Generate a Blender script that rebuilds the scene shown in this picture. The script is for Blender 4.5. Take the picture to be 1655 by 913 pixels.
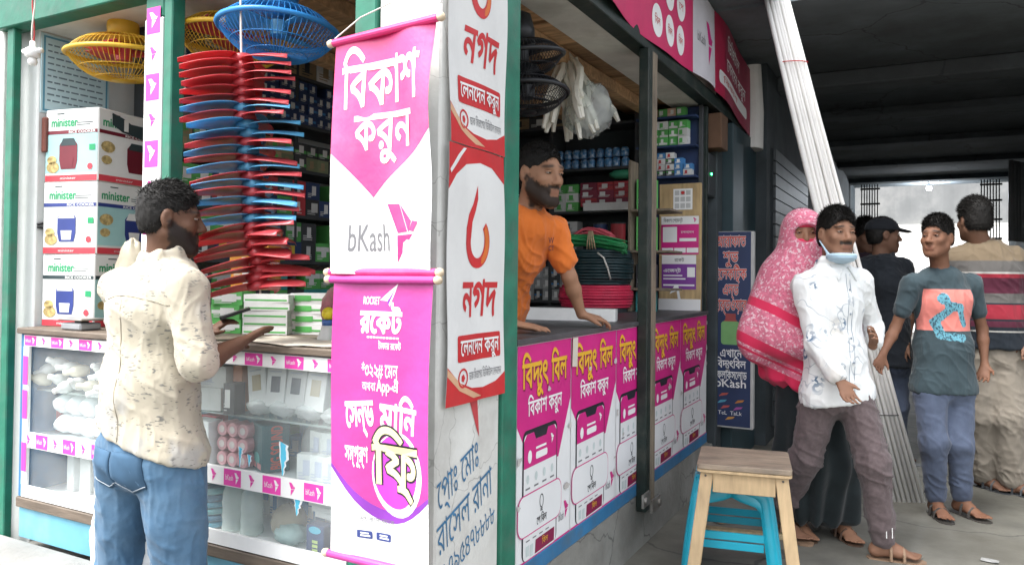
import bpy, bmesh, math, random
import numpy as np
from mathutils import Vector, Matrix, Euler
from mathutils.geometry import delaunay_2d_cdt

for o in list(bpy.data.objects): bpy.data.objects.remove(o)
random.seed(7); RNG = np.random.RandomState(5)
SC = bpy.context.scene; COL = SC.collection
RAD = math.radians

# ---------------------------------------------------------------- camera
cam = bpy.data.cameras.new('camera'); cam.sensor_width = 36; cam.lens = 27.04; cam.shift_y = -0.0206
cam.clip_start = 0.05; cam.clip_end = 400
CAM = bpy.data.objects.new('camera', cam); COL.objects.link(CAM); SC.camera = CAM
yaw, pit, rol = RAD(27.9), RAD(1.0), RAD(0.6)
Fw = Vector((-math.sin(yaw)*math.cos(pit), math.cos(yaw)*math.cos(pit), math.sin(pit)))
Rt = Vector((math.cos(yaw), math.sin(yaw), 0)); Up = Rt.cross(Fw)
R2 = Rt*math.cos(rol)+Up*math.sin(rol); U2 = Up*math.cos(rol)-Rt*math.sin(rol)
M3 = Matrix((R2, U2, -Fw)).transposed()
CAM.matrix_world = Matrix.Translation((1.155, -1.754, 1.27)) @ M3.to_4x4()
# ---------------------------------------------------------------- sky and sun (overcast day)
SUN_ELEV, SUN_AZ = RAD(58), RAD(215)     # azimuth clockwise from +Y: behind the camera, to its left
w = bpy.data.worlds.new('World'); SC.world = w; w.use_nodes = True
nt = w.node_tree; bg = nt.nodes['Background']
sky = nt.nodes.new('ShaderNodeTexSky'); sky.sky_type = 'NISHITA'; sky.sun_disc = False
sky.sun_elevation = SUN_ELEV; sky.sun_rotation = SUN_AZ; sky.dust_density = 4.0; sky.air_density = 1.0; sky.ozone_density = 1.0
hs = nt.nodes.new('ShaderNodeHueSaturation'); hs.inputs['Saturation'].default_value = 0.25
nt.links.new(sky.outputs[0], hs.inputs['Color']); nt.links.new(hs.outputs[0], bg.inputs['Color'])
bg.inputs['Strength'].default_value = 0.15
sl = bpy.data.lights.new('sun', 'SUN'); sl.energy = 0.95; sl.angle = RAD(25); sl.color = (1.0, 0.985, 0.95)
SUN = bpy.data.objects.new('sun', sl); COL.objects.link(SUN)
sd = Vector((math.sin(SUN_AZ)*math.cos(SUN_ELEV), math.cos(SUN_AZ)*math.cos(SUN_ELEV), math.sin(SUN_ELEV)))
SUN.rotation_euler = (-sd).to_track_quat('-Z', 'Y').to_euler(); SUN.location = (0, -6, 8)
SC.view_settings.view_transform = 'Standard'; SC.view_settings.look = 'None'
SC.view_settings.exposure = 1.95; SC.view_settings.gamma = 1.0; SC.view_settings.use_curve_mapping = False
SC.render.engine = 'CYCLES'; SC.cycles.max_bounces = 8; SC.cycles.transparent_max_bounces = 12
SC.cycles.use_denoising = True; SC.cycles.sample_clamp_indirect = 6.0; SC.cycles.caustics_refractive = False; SC.cycles.caustics_reflective = False

# ---------------------------------------------------------------- materials
MATS = {}
def mat(name, col, rough=0.6, var=0.12, scale=9.0, bump=0.0, bscale=60.0, metal=0.0, dirt=None, spec=0.4, rnd=0.0, sheen=0.0, stretch=None, coat=0.0):
    """procedural Principled: base colour with soft noise variation, optional dirt (colour, amount, scale), bump, per-object change"""
    if name in MATS: return MATS[name]
    m = bpy.data.materials.new(name); m.use_nodes = True; MATS[name] = m
    nt = m.node_tree; N = nt.nodes; L = nt.links; b = N['Principled BSDF']
    tc = N.new('ShaderNodeTexCoord'); mp = N.new('ShaderNodeMapping'); L.new(tc.outputs['Object'], mp.inputs[0])
    if stretch: mp.inputs['Scale'].default_value = stretch
    no = N.new('ShaderNodeTexNoise'); no.inputs['Scale'].default_value = scale; no.inputs['Detail'].default_value = 5
    L.new(mp.outputs[0], no.inputs['Vector'])
    mx = N.new('ShaderNodeMix'); mx.data_type = 'RGBA'
    mx.inputs[6].default_value = (*[max(0, c*(1-var)) for c in col], 1); mx.inputs[7].default_value = (*[min(1, c*(1+var)) for c in col], 1)
    rp = N.new('ShaderNodeMapRange'); rp.inputs[1].default_value = 0.3; rp.inputs[2].default_value = 0.7
    L.new(no.outputs[0], rp.inputs[0]); L.new(rp.outputs[0], mx.inputs[0])
    out = mx.outputs[2]
    if dirt:
        dc, da, ds = dirt
        n2 = N.new('ShaderNodeTexNoise'); n2.inputs['Scale'].default_value = ds; n2.inputs['Detail'].default_value = 8; n2.inputs['Roughness'].default_value = 0.65
        L.new(tc.outputs['Object'], n2.inputs['Vector'])
        r2 = N.new('ShaderNodeMapRange'); r2.inputs[1].default_value = 0.48; r2.inputs[2].default_value = 0.72; r2.inputs[4].default_value = da
        L.new(n2.outputs[0], r2.inputs[0])
        m2 = N.new('ShaderNodeMix'); m2.data_type = 'RGBA'; m2.inputs[7].default_value = (*dc, 1)
        L.new(out, m2.inputs[6]); L.new(r2.outputs[0], m2.inputs[0]); out = m2.outputs[2]
    if rnd:
        oi = N.new('ShaderNodeObjectInfo'); hv = N.new('ShaderNodeHueSaturation')
        r3 = N.new('ShaderNodeMapRange'); r3.inputs[3].default_value = 1-rnd; r3.inputs[4].default_value = 1+rnd
        L.new(oi.outputs['Random'], r3.inputs[0]); L.new(r3.outputs[0], hv.inputs['Value'])
        L.new(out, hv.inputs['Color']); out = hv.outputs[0]
    L.new(out, b.inputs['Base Color'])
    b.inputs['Roughness'].default_value = rough; b.inputs['Metallic'].default_value = metal
    b.inputs['Specular IOR Level'].default_value = spec
    if sheen: b.inputs['Sheen Weight'].default_value = sheen
    if coat: b.inputs['Coat Weight'].default_value = coat; b.inputs['Coat Roughness'].default_value = 0.15
    if bump:
        n3 = N.new('ShaderNodeTexNoise'); n3.inputs['Scale'].default_value = bscale; n3.inputs['Detail'].default_value = 6
        L.new(mp.outputs[0], n3.inputs['Vector'])
        bp = N.new('ShaderNodeBump'); bp.inputs['Strength'].default_value = bump; bp.inputs['Distance'].default_value = 0.01
        L.new(n3.outputs[0], bp.inputs['Height']); L.new(bp.outputs[0], b.inputs['Normal'])
    return m
def nodes_of(m): return m.node_tree.nodes, m.node_tree.links, m.node_tree.nodes['Principled BSDF']
def glass(name, col=(1, 1, 1), alpha=0.12, rough=0.05):
    if name in MATS: return MATS[name]
    m = bpy.data.materials.new(name); m.use_nodes = True; MATS[name] = m
    nt = m.node_tree; N = nt.nodes; L = nt.links; N.clear()
    o = N.new('ShaderNodeOutputMaterial'); t = N.new('ShaderNodeBsdfTransparent'); t.inputs[0].default_value = (*col, 1)
    g = N.new('ShaderNodeBsdfPrincipled'); g.inputs['Base Color'].default_value = (*col, 1); g.inputs['Roughness'].default_value = rough
    mx = N.new('ShaderNodeMixShader'); 
    tc = N.new('ShaderNodeTexCoord'); no = N.new('ShaderNodeTexNoise'); no.inputs['Scale'].default_value = 5; no.inputs['Detail'].default_value = 6
    L.new(tc.outputs['Object'], no.inputs['Vector'])
    r = N.new('ShaderNodeMapRange'); r.inputs[1].default_value = 0.3; r.inputs[2].default_value = 0.75; r.inputs[3].default_value = alpha*0.6; r.inputs[4].default_value = alpha*1.6
    L.new(no.outputs[0], r.inputs[0]); L.new(r.outputs[0], mx.inputs[0]); L.new(t.outputs[0], mx.inputs[1]); L.new(g.outputs[0], mx.inputs[2]); L.new(mx.outputs[0], o.inputs[0])
    return m

# ---------------------------------------------------------------- objects
def tag(o, label=None, cat=None, group=None, kind=None):
    if label: o['label'] = label
    if cat: o['category'] = cat
    if group: o['group'] = group
    if kind: o['kind'] = kind
    return o
def empty(name, loc, label, cat, group=None, rz=0.0):
    o = bpy.data.objects.new(name, None); COL.objects.link(o); o.location = loc; o.rotation_euler = (0, 0, rz); o.empty_display_size = 0.1
    return tag(o, label, cat, group)
def link(name, me, parent=None, loc=None, rot=None):
    o = bpy.data.objects.new(name, me); COL.objects.link(o)
    if parent: o.parent = parent
    if loc is not None: o.location = loc
    if rot is not None: o.rotation_euler = rot
    return o
def base_of(parent):
    v = Vector((0, 0, 0))
    while parent: v += parent.location; parent = parent.parent
    return v
def copy_tree(o, parent=None):
    c = o.copy(); COL.objects.link(c); c.parent = parent
    for ch in o.children: copy_tree(ch, c)
    return c
class MB:
    """mesh builder; several materials per mesh through the slot index"""
    def __init__(s): s.v = []; s.f = []; s.m = []; s.slot = 0
    def add(s, vs, fs):
        n = len(s.v); s.v += [tuple(v) for v in vs]
        for f in fs: s.f.append(tuple(i+n for i in f)); s.m.append(s.slot)
        return s
    def box(s, a, b, rz=0.0, piv=None):
        (x0, y0, z0), (x1, y1, z1) = a, b
        vs = [Vector(p) for p in ((x0,y0,z0),(x1,y0,z0),(x1,y1,z0),(x0,y1,z0),(x0,y0,z1),(x1,y0,z1),(x1,y1,z1),(x0,y1,z1))]
        if rz:
            pv = Vector(piv) if piv else Vector(((x0+x1)/2, (y0+y1)/2, 0)); R = Matrix.Rotation(rz, 3, 'Z'); vs = [R@(v-pv)+pv for v in vs]
        return s.add(vs, [(0,3,2,1),(4,5,6,7),(0,1,5,4),(1,2,6,5),(2,3,7,6),(3,0,4,7)])
    def obox(s, a, b, w, d, up=(0, 0, 1)):
        """bar from a to b with section w x d"""
        a, b = Vector(a), Vector(b); t = (b-a).normalized(); u = Vector(up)
        if abs(t.dot(u)) > 0.95: u = Vector((0, 1, 0)) if abs(t.y) < 0.9 else Vector((1, 0, 0))
        x = t.cross(u).normalized()*w/2; y = x.cross(t).normalized()*d/2
        return s.add([a-x-y, a+x-y, a+x+y, a-x+y, b-x-y, b+x-y, b+x+y, b-x+y], [(0,3,2,1),(4,5,6,7),(0,1,5,4),(1,2,6,5),(2,3,7,6),(3,0,4,7)])
    def tube(s, path, r, n=8, cap=True):
        P = [Vector(p) for p in path]; rs = r if isinstance(r, (list, tuple)) else [r]*len(P); rings = []
        up = Vector((0, 0, 1)); prev = None
        for i, p in enumerate(P):
            t = (P[min(i+1, len(P)-1)]-P[max(i-1, 0)]).normalized()
            x = prev - t*prev.dot(t) if prev else t.cross(up if abs(t.z) < 0.9 else Vector((1, 0, 0)))
            x.normalize(); prev = x; y = t.cross(x)
            rings.append([p+(x*math.cos(a)+y*math.sin(a))*rs[i] for a in [2*math.pi*k/n for k in range(n)]])
        vs = [v for q in rings for v in q]; fs = []
        for i in range(len(P)-1):
            for k in range(n): k2 = (k+1) % n; fs.append((i*n+k, i*n+k2, (i+1)*n+k2, (i+1)*n+k))
        if cap: fs.append(tuple(range(n-1, -1, -1))); fs.append(tuple((len(P)-1)*n+k for k in range(n)))
        return s.add(vs, fs)
    def ring(s, c, R, r, n=48, m=6, axis=(0, 0, 1)):
        q = Vector((0, 0, 1)).rotation_difference(Vector(axis)); c = Vector(c); vs = []; fs = []
        for i in range(n):
            a = 2*math.pi*i/n
            for j in range(m):
                b = 2*math.pi*j/m; vs.append(c+q@Vector(((R+r*math.cos(b))*math.cos(a), (R+r*math.cos(b))*math.sin(a), r*math.sin(b))))
        for i in range(n):
            for j in range(m): fs.append((i*m+j, ((i+1)%n)*m+j, ((i+1)%n)*m+(j+1)%m, i*m+(j+1)%m))
        return s.add(vs, fs)
    def lathe(s, prof, c=(0, 0, 0), n=24, axis=(0, 0, 1)):
        q = Vector((0, 0, 1)).rotation_difference(Vector(axis).normalized()); c = Vector(c); vs = []; fs = []; k = len(prof)
        for i in range(n):
            a = 2*math.pi*i/n
            for r, z in prof: vs.append(c+q@Vector((r*math.cos(a), r*math.sin(a), z)))
        for i in range(n):
            for j in range(k-1): fs.append((i*k+j, ((i+1)%n)*k+j, ((i+1)%n)*k+j+1, i*k+j+1))
        return s.add(vs, fs)
    def grid(s, P, thick=None):
        """P[i][j] points; optional thickness vector makes it a closed sheet"""
        a, b = len(P), len(P[0]); vs = [Vector(p) for r in P for p in r]; fs = []
        for i in range(a-1):
            for j in range(b-1): fs.append((i*b+j, (i+1)*b+j, (i+1)*b+j+1, i*b+j+1))
        if thick is not None:
            n = len(vs); th = Vector(thick); vs2 = [v+th for v in vs]; f2 = [tuple(x+n for x in f[::-1]) for f in fs]
            per = [(0, j) for j in range(b)]+[(i, b-1) for i in range(1, a)]+[(a-1, j) for j in range(b-2, -1, -1)]+[(i, 0) for i in range(a-2, 0, -1)]
            ids = [i*b+j for i, j in per]; sd = []
            for q in range(len(ids)): x, y = ids[q], ids[(q+1) % len(ids)]; sd.append((x, y, y+n, x+n))
            return s.add(vs+vs2, fs+f2+sd)
        return s.add(vs, fs)
    def prism(s, poly, h, fn):
        """poly 2-D, fn(u, v, off) -> xyz; extruded from off 0 to h"""
        n = len(poly); return s.add([fn(u, v, 0) for u, v in poly]+[fn(u, v, h) for u, v in poly],
            [tuple(range(n))[::-1], tuple(range(n, 2*n))]+[(i, (i+1) % n, n+(i+1) % n, n+i) for i in range(n)])
    def mesh(s, name, mats, smooth=False, bevel=0.0, off=None, seg=1):
        me = bpy.data.meshes.new(name); vs = s.v
        if off is not None: vs = [(v[0]-off[0], v[1]-off[1], v[2]-off[2]) for v in vs]
        me.from_pydata(vs, [], s.f)
        for m in (mats if isinstance(mats, (list, tuple)) else [mats]): me.materials.append(m)
        me.polygons.foreach_set('material_index', s.m)
        if bevel:
            bm = bmesh.new(); bm.from_mesh(me); bmesh.ops.recalc_face_normals(bm, faces=bm.faces)
            bmesh.ops.bevel(bm, geom=bm.edges[:], offset=bevel, segments=seg, affect='EDGES', clamp_overlap=True); bm.to_mesh(me); bm.free()
        if smooth: me.polygons.foreach_set('use_smooth', [True]*len(me.polygons))
        me.update(); return me
    def build(s, name, mats, parent=None, smooth=False, bevel=0.0, local=False, seg=1):
        off = (0, 0, 0) if (local or parent is None) else base_of(parent)
        return link(name, s.mesh(name, mats, smooth, bevel, off, seg), parent)
def top(name, mb, mats, label, cat, group=None, base=None, **kw):
    """one-mesh thing, origin at its base"""
    v = np.array([tuple(x) for x in mb.v])
    if base is None: base = ((v[:, 0].min()+v[:, 0].max())/2, (v[:, 1].min()+v[:, 1].max())/2, v[:, 2].min())
    o = link(name, mb.mesh(name, mats, off=base, **kw)); o.location = base
    return tag(o, label, cat, group)
def struct(name, mb, mats, **kw):
    o = link(name, mb.mesh(name, mats, **kw)); return tag(o, kind='structure')

# ---------------------------------------------------------------- lettering: glyph outlines -> filled faces
CH = 'অআইঈউএওকখগঘঙচছজঝটঠডঢণতথদধনপফবভমযরলশষসহড়য়ািীুূেৈঃংৎ্০১২৩৪৫৬৭৮৯'
LAT = 'ABCDEFGHIJKLMNOPQRSTUVWXYZabcdefghijklmnopqrstuvwxyz0123456789#*-.:+"/'
GLY = {}
ALL = list(dict.fromkeys(CH+LAT))
def prefetch():
    objs = []
    for ch in ALL:
        for k, body in ((0, ch), (1, ch+'বব')):
            c = bpy.data.curves.new('tmp_glyph', 'FONT'); c.body = body; c.size = 1; c.fill_mode = 'NONE'; c.resolution_u = 3
            o = bpy.data.objects.new('tmp_glyph', c); COL.objects.link(o); objs.append((ch, k, o))
    c = bpy.data.curves.new('tmp_glyph', 'FONT'); c.body = 'বব'; c.size = 1; c.fill_mode = 'NONE'
    o = bpy.data.objects.new('tmp_glyph', c); COL.objects.link(o); objs.append(('|', 0, o))
    bpy.context.view_layer.update(); dg = bpy.context.evaluated_depsgraph_get(); xm = {}
    for ch, k, o in objs:
        ev = o.evaluated_get(dg); me = ev.to_mesh(); n = len(me.vertices)
        v = np.empty(n*3, np.float32); me.vertices.foreach_get('co', v); v = v.reshape(-1, 3)[:, :2].astype(float)
        e = np.empty(len(me.edges)*2, np.int32); me.edges.foreach_get('vertices', e); e = e.reshape(-1, 2)
        xm[ch, k] = v[:, 0].max() if n else 0
        if k == 0 and n:
            nb = [[] for _ in range(n)]
            for a, b in e: nb[a].append(b); nb[b].append(a)
            seen = [False]*n; loops = []
            for i in range(n):
                if seen[i]: continue
                lp = [i]; seen[i] = True; cur = i+1 if (i+1 < n and (i+1) in nb[i]) else (nb[i][0] if nb[i] else None)
                while cur is not None and not seen[cur]:
                    lp.append(cur); seen[cur] = True
                    cur = next((q for q in nb[cur] if not seen[q]), None)
                if len(lp) > 2: loops.append(v[lp])
            GLY[ch] = loops
        ev.to_mesh_clear()
    for ch in ALL: GLY[ch] = (GLY.get(ch, []), xm[ch, 1]-xm['|', 0])
    for _, _, o in objs:
        c = o.data; bpy.data.objects.remove(o); bpy.data.curves.remove(c)
prefetch()
def stroke(pts, wd):
    """ribbon outline of a polyline as one contour"""
    P = np.array(pts, float); T = np.gradient(P, axis=0); T /= np.linalg.norm(T, axis=1)[:, None]+1e-9
    Nn = np.stack([-T[:, 1], T[:, 0]], 1)*(np.array(wd)/2 if np.ndim(wd) == 0 else (np.array(wd)/2)[:, None])
    return np.concatenate([P+Nn, (P-Nn)[::-1]])[::-1]
GLY['~y'] = ([stroke([(-.02,.60),(.13,.60),(.19,.53),(.16,.43),(.06,.35),(.03,.29),(.08,.24),(.17,.17),(.2,.08),(.15,.0),(.05,.0),(.0,.04)], .075)], .24)   # ya-phala
GLY['~r'] = ([stroke([(-.5,-.03),(-.38,-.02),(-.26,-.07),(-.12,-.2)], [.06,.09,.08,.05])], 0.0)                                                                # ra-phala
GLY['~f'] = ([stroke([(-.52,.72),(-.4,.84),(-.25,.86),(-.1,.78),(-.02,.62)], .07)], 0.0)
def _signed(c): x, y = c[:, 0], c[:, 1]; return 0.5*np.sum(x*np.roll(y, -1)-y*np.roll(x, -1))
def thicken(c, wd):
    if not wd: return c
    T = np.roll(c, -1, 0)-np.roll(c, 1, 0); T /= np.linalg.norm(T, axis=1)[:, None]+1e-9
    return c+np.stack([T[:, 1], -T[:, 0]], 1)*wd
def fill(contours, step=None):
    """non-zero fill of closed contours -> (verts Nx2, tris); step adds inner grid points so a big area can follow a curved sheet"""
    V = []; E = []
    for c in contours:
        n0 = len(V); k = len(c); pts = [tuple(p) for p in c]
        if step:
            q = []
            for i in range(k):
                a, b = np.array(pts[i]), np.array(pts[(i+1) % k]); m = max(1, int(np.linalg.norm(b-a)/step))
                q += [tuple(a+(b-a)*t/m) for t in range(m)]
            pts = q; k = len(pts)
        V += pts; E += [(n0+i, n0+(i+1) % k) for i in range(k)]
    A = np.concatenate([np.array(c, float) for c in contours])
    if step:
        lo, hi = A.min(0), A.max(0)
        for x in np.arange(lo[0]+step*.5, hi[0], step):
            for y in np.arange(lo[1]+step*.5, hi[1], step): V.append((x, y))
    r = delaunay_2d_cdt([Vector(p) for p in V], E, [], 0, 1e-6)
    v = np.array([tuple(p) for p in r[0]]); t = np.array([f for f in r[2] if len(f) == 3], int)
    if len(t) == 0: return v, t
    cen = v[t].mean(1); wn = np.zeros(len(t))
    for c in contours:
        c = np.array(c, float); x1, y1 = c[:, 0], c[:, 1]; x2, y2 = np.roll(x1, -1), np.roll(y1, -1)
        px, py = cen[:, 0:1], cen[:, 1:2]; cr = (x2-x1)*(py-y1)-(px-x1)*(y2-y1)
        wn += ((y1 <= py) & (y2 > py) & (cr > 0)).sum(1); wn -= ((y1 > py) & (y2 <= py) & (cr < 0)).sum(1)
    return v, t[np.abs(wn) > 0.5]
_GC = {}
def glyph(ch, bold):
    k = (ch, round(bold, 4))
    if k not in _GC:
        cs = [thicken(c, 0) for c in GLY[ch][0]]
        if cs and bold:
            sg = np.sign(sum(_signed(c) for c in cs)); cs = [thicken(c, bold*sg) for c in cs]
        _GC[k] = fill(cs) if cs else (np.zeros((0, 2)), np.zeros((0, 3), int))
    return _GC[k]
CONS = set('কখগঘঙচছজঝটঠডঢণতথদধনপফবভমযরলশষসহড়য়')
def shape(s):
    """Bengali in visual order: vowel signs that stand before their consonant cluster are moved in front of it; ~y ~r are joined forms"""
    toks = []; i = 0
    while i < len(s):
        if s[i] == '~': toks.append({'য': '~y', 'র': '~r'}.get(s[i+1], s[i:i+2])); i += 2
        else: toks.append(s[i]); i += 1
    out = []; i = 0
    while i < len(toks):
        if toks[i] in CONS:
            j = i+1
            while j < len(toks) and (toks[j] in ('~y', '~r', '~f') or (toks[j] == '্') or (toks[j-1] == '্' and toks[j] in CONS)): j += 1
            cl = toks[i:j]
            if j < len(toks) and toks[j] in 'িেৈ': out += [toks[j]]+cl; i = j+1
            elif j < len(toks) and toks[j] == 'ো': out += ['ে']+cl+['া']; i = j+1
            else: out += cl; i = j
        else: out.append(toks[i]); i += 1
    return out
def layout(s, bold=0.0, gap=0.0):
    """-> list of (verts, tris) in em units and the width"""
    x = 0; res = []
    for ch in shape(s):
        if ch == ' ': x += 0.27; continue
        if ch not in GLY: continue
        v, t = glyph(ch, bold)
        if len(t): res.append((v+np.array([x, 0]), t))
        x += GLY[ch][1]+(gap if GLY[ch][1] > 0.05 else 0)
    return res, x
class Print:
    """flat print on a sheet given by fn(u, v, off) -> world xyz; each element becomes one thin part"""
    def __init__(s, fn, parent): s.fn = fn; s.par = parent; s.lay = 0.0006
    def _emit(s, name, pieces, m, off):
        mb = MB()
        for i, (v, t) in enumerate(pieces):
            d = off+(i % 3)*0.00012
            mb.add([s.fn(a, b, d) for a, b in v], [tuple(f) for f in t])
        return mb.build(name, m, s.par) if mb.f else None
    def text(s, body, u, v, size, m, off=None, width=None, bold=0.0, rot=0.0, shear=0.0, center=False, name='lettering', arc=0.0, gap=0.0):
        P, wd = layout(body, bold, gap)
        if not P: return
        sx = (width/wd) if width else size
        q = []
        for a, t in P:
            a = a.copy(); a[:, 0] = a[:, 0]*sx; a[:, 1] *= size
            if center: a[:, 0] -= sx*wd/2
            if arc: a[:, 1] += arc*(1-((a[:, 0]-(0 if center else sx*wd/2))/(sx*wd/2))**2)
            a[:, 0] += a[:, 1]*shear
            c, sn = math.cos(rot), math.sin(rot); a = np.stack([a[:, 0]*c-a[:, 1]*sn+u, a[:, 0]*sn+a[:, 1]*c+v], 1); q.append((a, t))
        return s._emit(name, q, m, off or s.lay*3)
    def poly(s, contours, m, off=None, name='graphic', step=0.04):
        if np.ndim(contours[0][0]) == 0: contours = [contours]
        return s._emit(name, [fill([np.array(c, float) for c in contours], step)], m, off or s.lay)
    def many(s, lst, m, off=None, name='graphic', step=0.06):
        o = s._emit(name, [fill([np.array(c, float)], step) for c in lst], m, off or s.lay*2)
        if len(lst) > 1 and name != 'logo': o['kind'] = 'stuff'
        return o
def ell(cx, cy, rx, ry, n=28, a0=0, a1=2*math.pi): return [(cx+rx*math.cos(a0+(a1-a0)*i/n), cy+ry*math.sin(a0+(a1-a0)*i/n)) for i in range(n)]
def rect(x0, y0, x1, y1): return [(x0, y0), (x1, y0), (x1, y1), (x0, y1)]
def rrect(x0, y0, x1, y1, r, n=5):
    P = []
    for cx, cy, a in ((x1-r, y1-r, 0), (x0+r, y1-r, 90), (x0+r, y0+r, 180), (x1-r, y0+r, 270)):
        P += [(cx+r*math.cos(RAD(a+90*i/n)), cy+r*math.sin(RAD(a+90*i/n))) for i in range(n+1)]
    return P
def frame(P, k, inner=None):
    """contour plus reversed inner contour"""
    return [P, (inner or [(x, y) for x, y in P])[::-1]]
BIRD = [[(0,1),(.40,.99),(.66,.52),(.34,.50)], [(.70,.50),(.43,.98),(.78,.70)], [(.72,.54),(.82,.70),(1,.68),(.86,.52)], [(.32,.46),(.84,.48),(.30,0)]]
def bird(x, y, wd, h): return [[(x+a*wd, y+b*h) for a, b in p] for p in BIRD]
# ================================================================ palette
GREY = (.16, .15, .13)
plaster = mat('plaster', (.74, .73, .70), .85, .08, 5, .25, 25, dirt=((.38, .36, .33), .55, 3.5))
plaster_in = mat('plaster_inside', (.66, .68, .67), .85, .08, 4, .15, 25, dirt=((.42, .42, .40), .5, 4))
pillar_m = mat('pillar_whitewash', (.70, .70, .67), .85, .07, 6, .35, 22, dirt=((.40, .38, .35), .7, 5))
green_m = mat('green_paint', (.020, .165, .105), .45, .2, 12, .12, 40, dirt=((.09, .12, .10), .6, 9))
dkgreen = mat('dark_green_paint', (.007, .016, .013), .5, .25, 10, .1, 40, dirt=((.06, .06, .05), .6, 8))
oldwood = mat('weathered_wood', (.185, .15, .11), .8, .3, 8, .3, 40, stretch=(6, 6, .6), dirt=((.07, .06, .05), .6, 6))
concrete = mat('concrete', (.27, .27, .25), .9, .2, 3, .4, 30, dirt=((.13, .125, .115), .75, 2.2))
conc_lt = mat('concrete_light', (.25, .25, .24), .9, .15, 4, .4, 30, dirt=((.22, .21, .19), .7, 3))
slab_m = mat('slab_concrete', (.15, .175, .19), .95, .25, 2, .35, 14, dirt=((.08, .085, .085), .8, 1.1))
floor_m = mat('floor_cement', (.200, .195, .168), .62, .22, 2.2, .25, 18, dirt=((.085, .086, .08), .8, 1.6))
def cracks(m, scale, col, wid, stain, samt):
    """hairline cracks and broad stains in the cement"""
    N, L, b = nodes_of(m); src = b.inputs['Base Color'].links[0].from_socket; tc = N.new('ShaderNodeTexCoord')
    n0 = N.new('ShaderNodeTexNoise'); n0.inputs['Scale'].default_value = 2.5; n0.inputs['Detail'].default_value = 5; L.new(tc.outputs['Object'], n0.inputs['Vector'])
    ad = N.new('ShaderNodeVectorMath'); ad.operation = 'MULTIPLY_ADD'; ad.inputs[1].default_value = (.5, .5, .5); L.new(n0.outputs['Color'], ad.inputs[0]); L.new(tc.outputs['Object'], ad.inputs[2])
    v = N.new('ShaderNodeTexVoronoi'); v.feature = 'DISTANCE_TO_EDGE'; v.inputs['Scale'].default_value = scale; L.new(ad.outputs[0], v.inputs['Vector'])
    r = N.new('ShaderNodeMapRange'); r.inputs[1].default_value = wid; r.inputs[2].default_value = wid*.3; r.inputs[4].default_value = .75; L.new(v.outputs['Distance'], r.inputs[0])
    n1 = N.new('ShaderNodeTexNoise'); n1.inputs['Scale'].default_value = .9; n1.inputs['Detail'].default_value = 9; n1.inputs['Roughness'].default_value = .7; L.new(tc.outputs['Object'], n1.inputs['Vector'])
    r1 = N.new('ShaderNodeMapRange'); r1.inputs[1].default_value = .42; r1.inputs[2].default_value = .66; r1.inputs[4].default_value = samt; L.new(n1.outputs['Fac'], r1.inputs[0])
    for c, f in ((stain, r1.outputs[0]), (col, r.outputs[0])):
        mx = N.new('ShaderNodeMix'); mx.data_type = 'RGBA'; mx.inputs[7].default_value = (*c, 1); L.new(src, mx.inputs[6]); L.new(f, mx.inputs[0]); src = mx.outputs[2]
    L.new(src, b.inputs['Base Color'])
cracks(floor_m, .9, (.06, .06, .055), .012, (.095, .09, .072), .85); cracks(concrete, 1.6, (.09, .09, .085), .008, (.15, .145, .13), .7); cracks(slab_m, .7, (.07, .075, .08), .008, (.09, .10, .105), .8); cracks(pillar_m, 3.0, (.35, .34, .32), .006, (.52, .51, .48), .6)
street_m = mat('street_asphalt', (.10, .10, .095), .9, .2, 5, .5, 40, dirt=((.20, .18, .15), .6, 1.5))
blue_m = mat('blue_paint', (.035, .16, .33), .5, .15, 8, .1, 30, dirt=((.10, .14, .17), .6, 7))
sky_blue = mat('light_blue_paint', (.13, .35, .46), .5, .12, 8, .1, 30, dirt=((.25, .38, .42), .5, 6))
brownwood = mat('brown_wood', (.135, .105, .08), .6, .3, 7, .2, 40, stretch=(1, 6, 6), dirt=((.09, .07, .05), .5, 7))
plank_m = mat('loft_plank', (.46, .29, .155), .75, .3, 6, .2, 40, stretch=(1, 7, 7), rnd=.3, dirt=((.13, .09, .06), .6, 4))
lintel_m = mat('lintel_white', (.66, .65, .60), .8, .1, 6, .1, 30, dirt=((.40, .38, .33), .5, 5))
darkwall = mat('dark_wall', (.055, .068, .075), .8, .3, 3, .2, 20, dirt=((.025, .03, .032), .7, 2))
darkshelf = mat('dark_shelf', (.05, .055, .06), .6, .3, 6, .1, 30)
blackwood = mat('counter_top_dark', (.06, .06, .065), .45, .25, 9, .1, 40, dirt=((.12, .12, .12), .4, 8))
white_p = mat('white_paper', (.78, .78, .77), .55, .05, 9, dirt=((.60, .60, .60), .35, 6))
magenta = mat('magenta_print', (.60, .018, .215), .42, .10, 5, dirt=((.42, .05, .19), .4, 6))
pinkm = mat('pink_print', (.70, .06, .36), .5, .08, 5)
steel = mat('grimy_steel', (.32, .31, .29), .45, .2, 12, .1, 60, .7, dirt=((.16, .12, .09), .6, 10))
black_p = mat('black_plastic', (.012, .012, .014), .4, .2, 10)
grey_p = mat('grey_plastic', (.25, .26, .27), .5, .15, 10)
cordm = mat('cord_white', (.62, .60, .55), .7, .1, 20)

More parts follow.
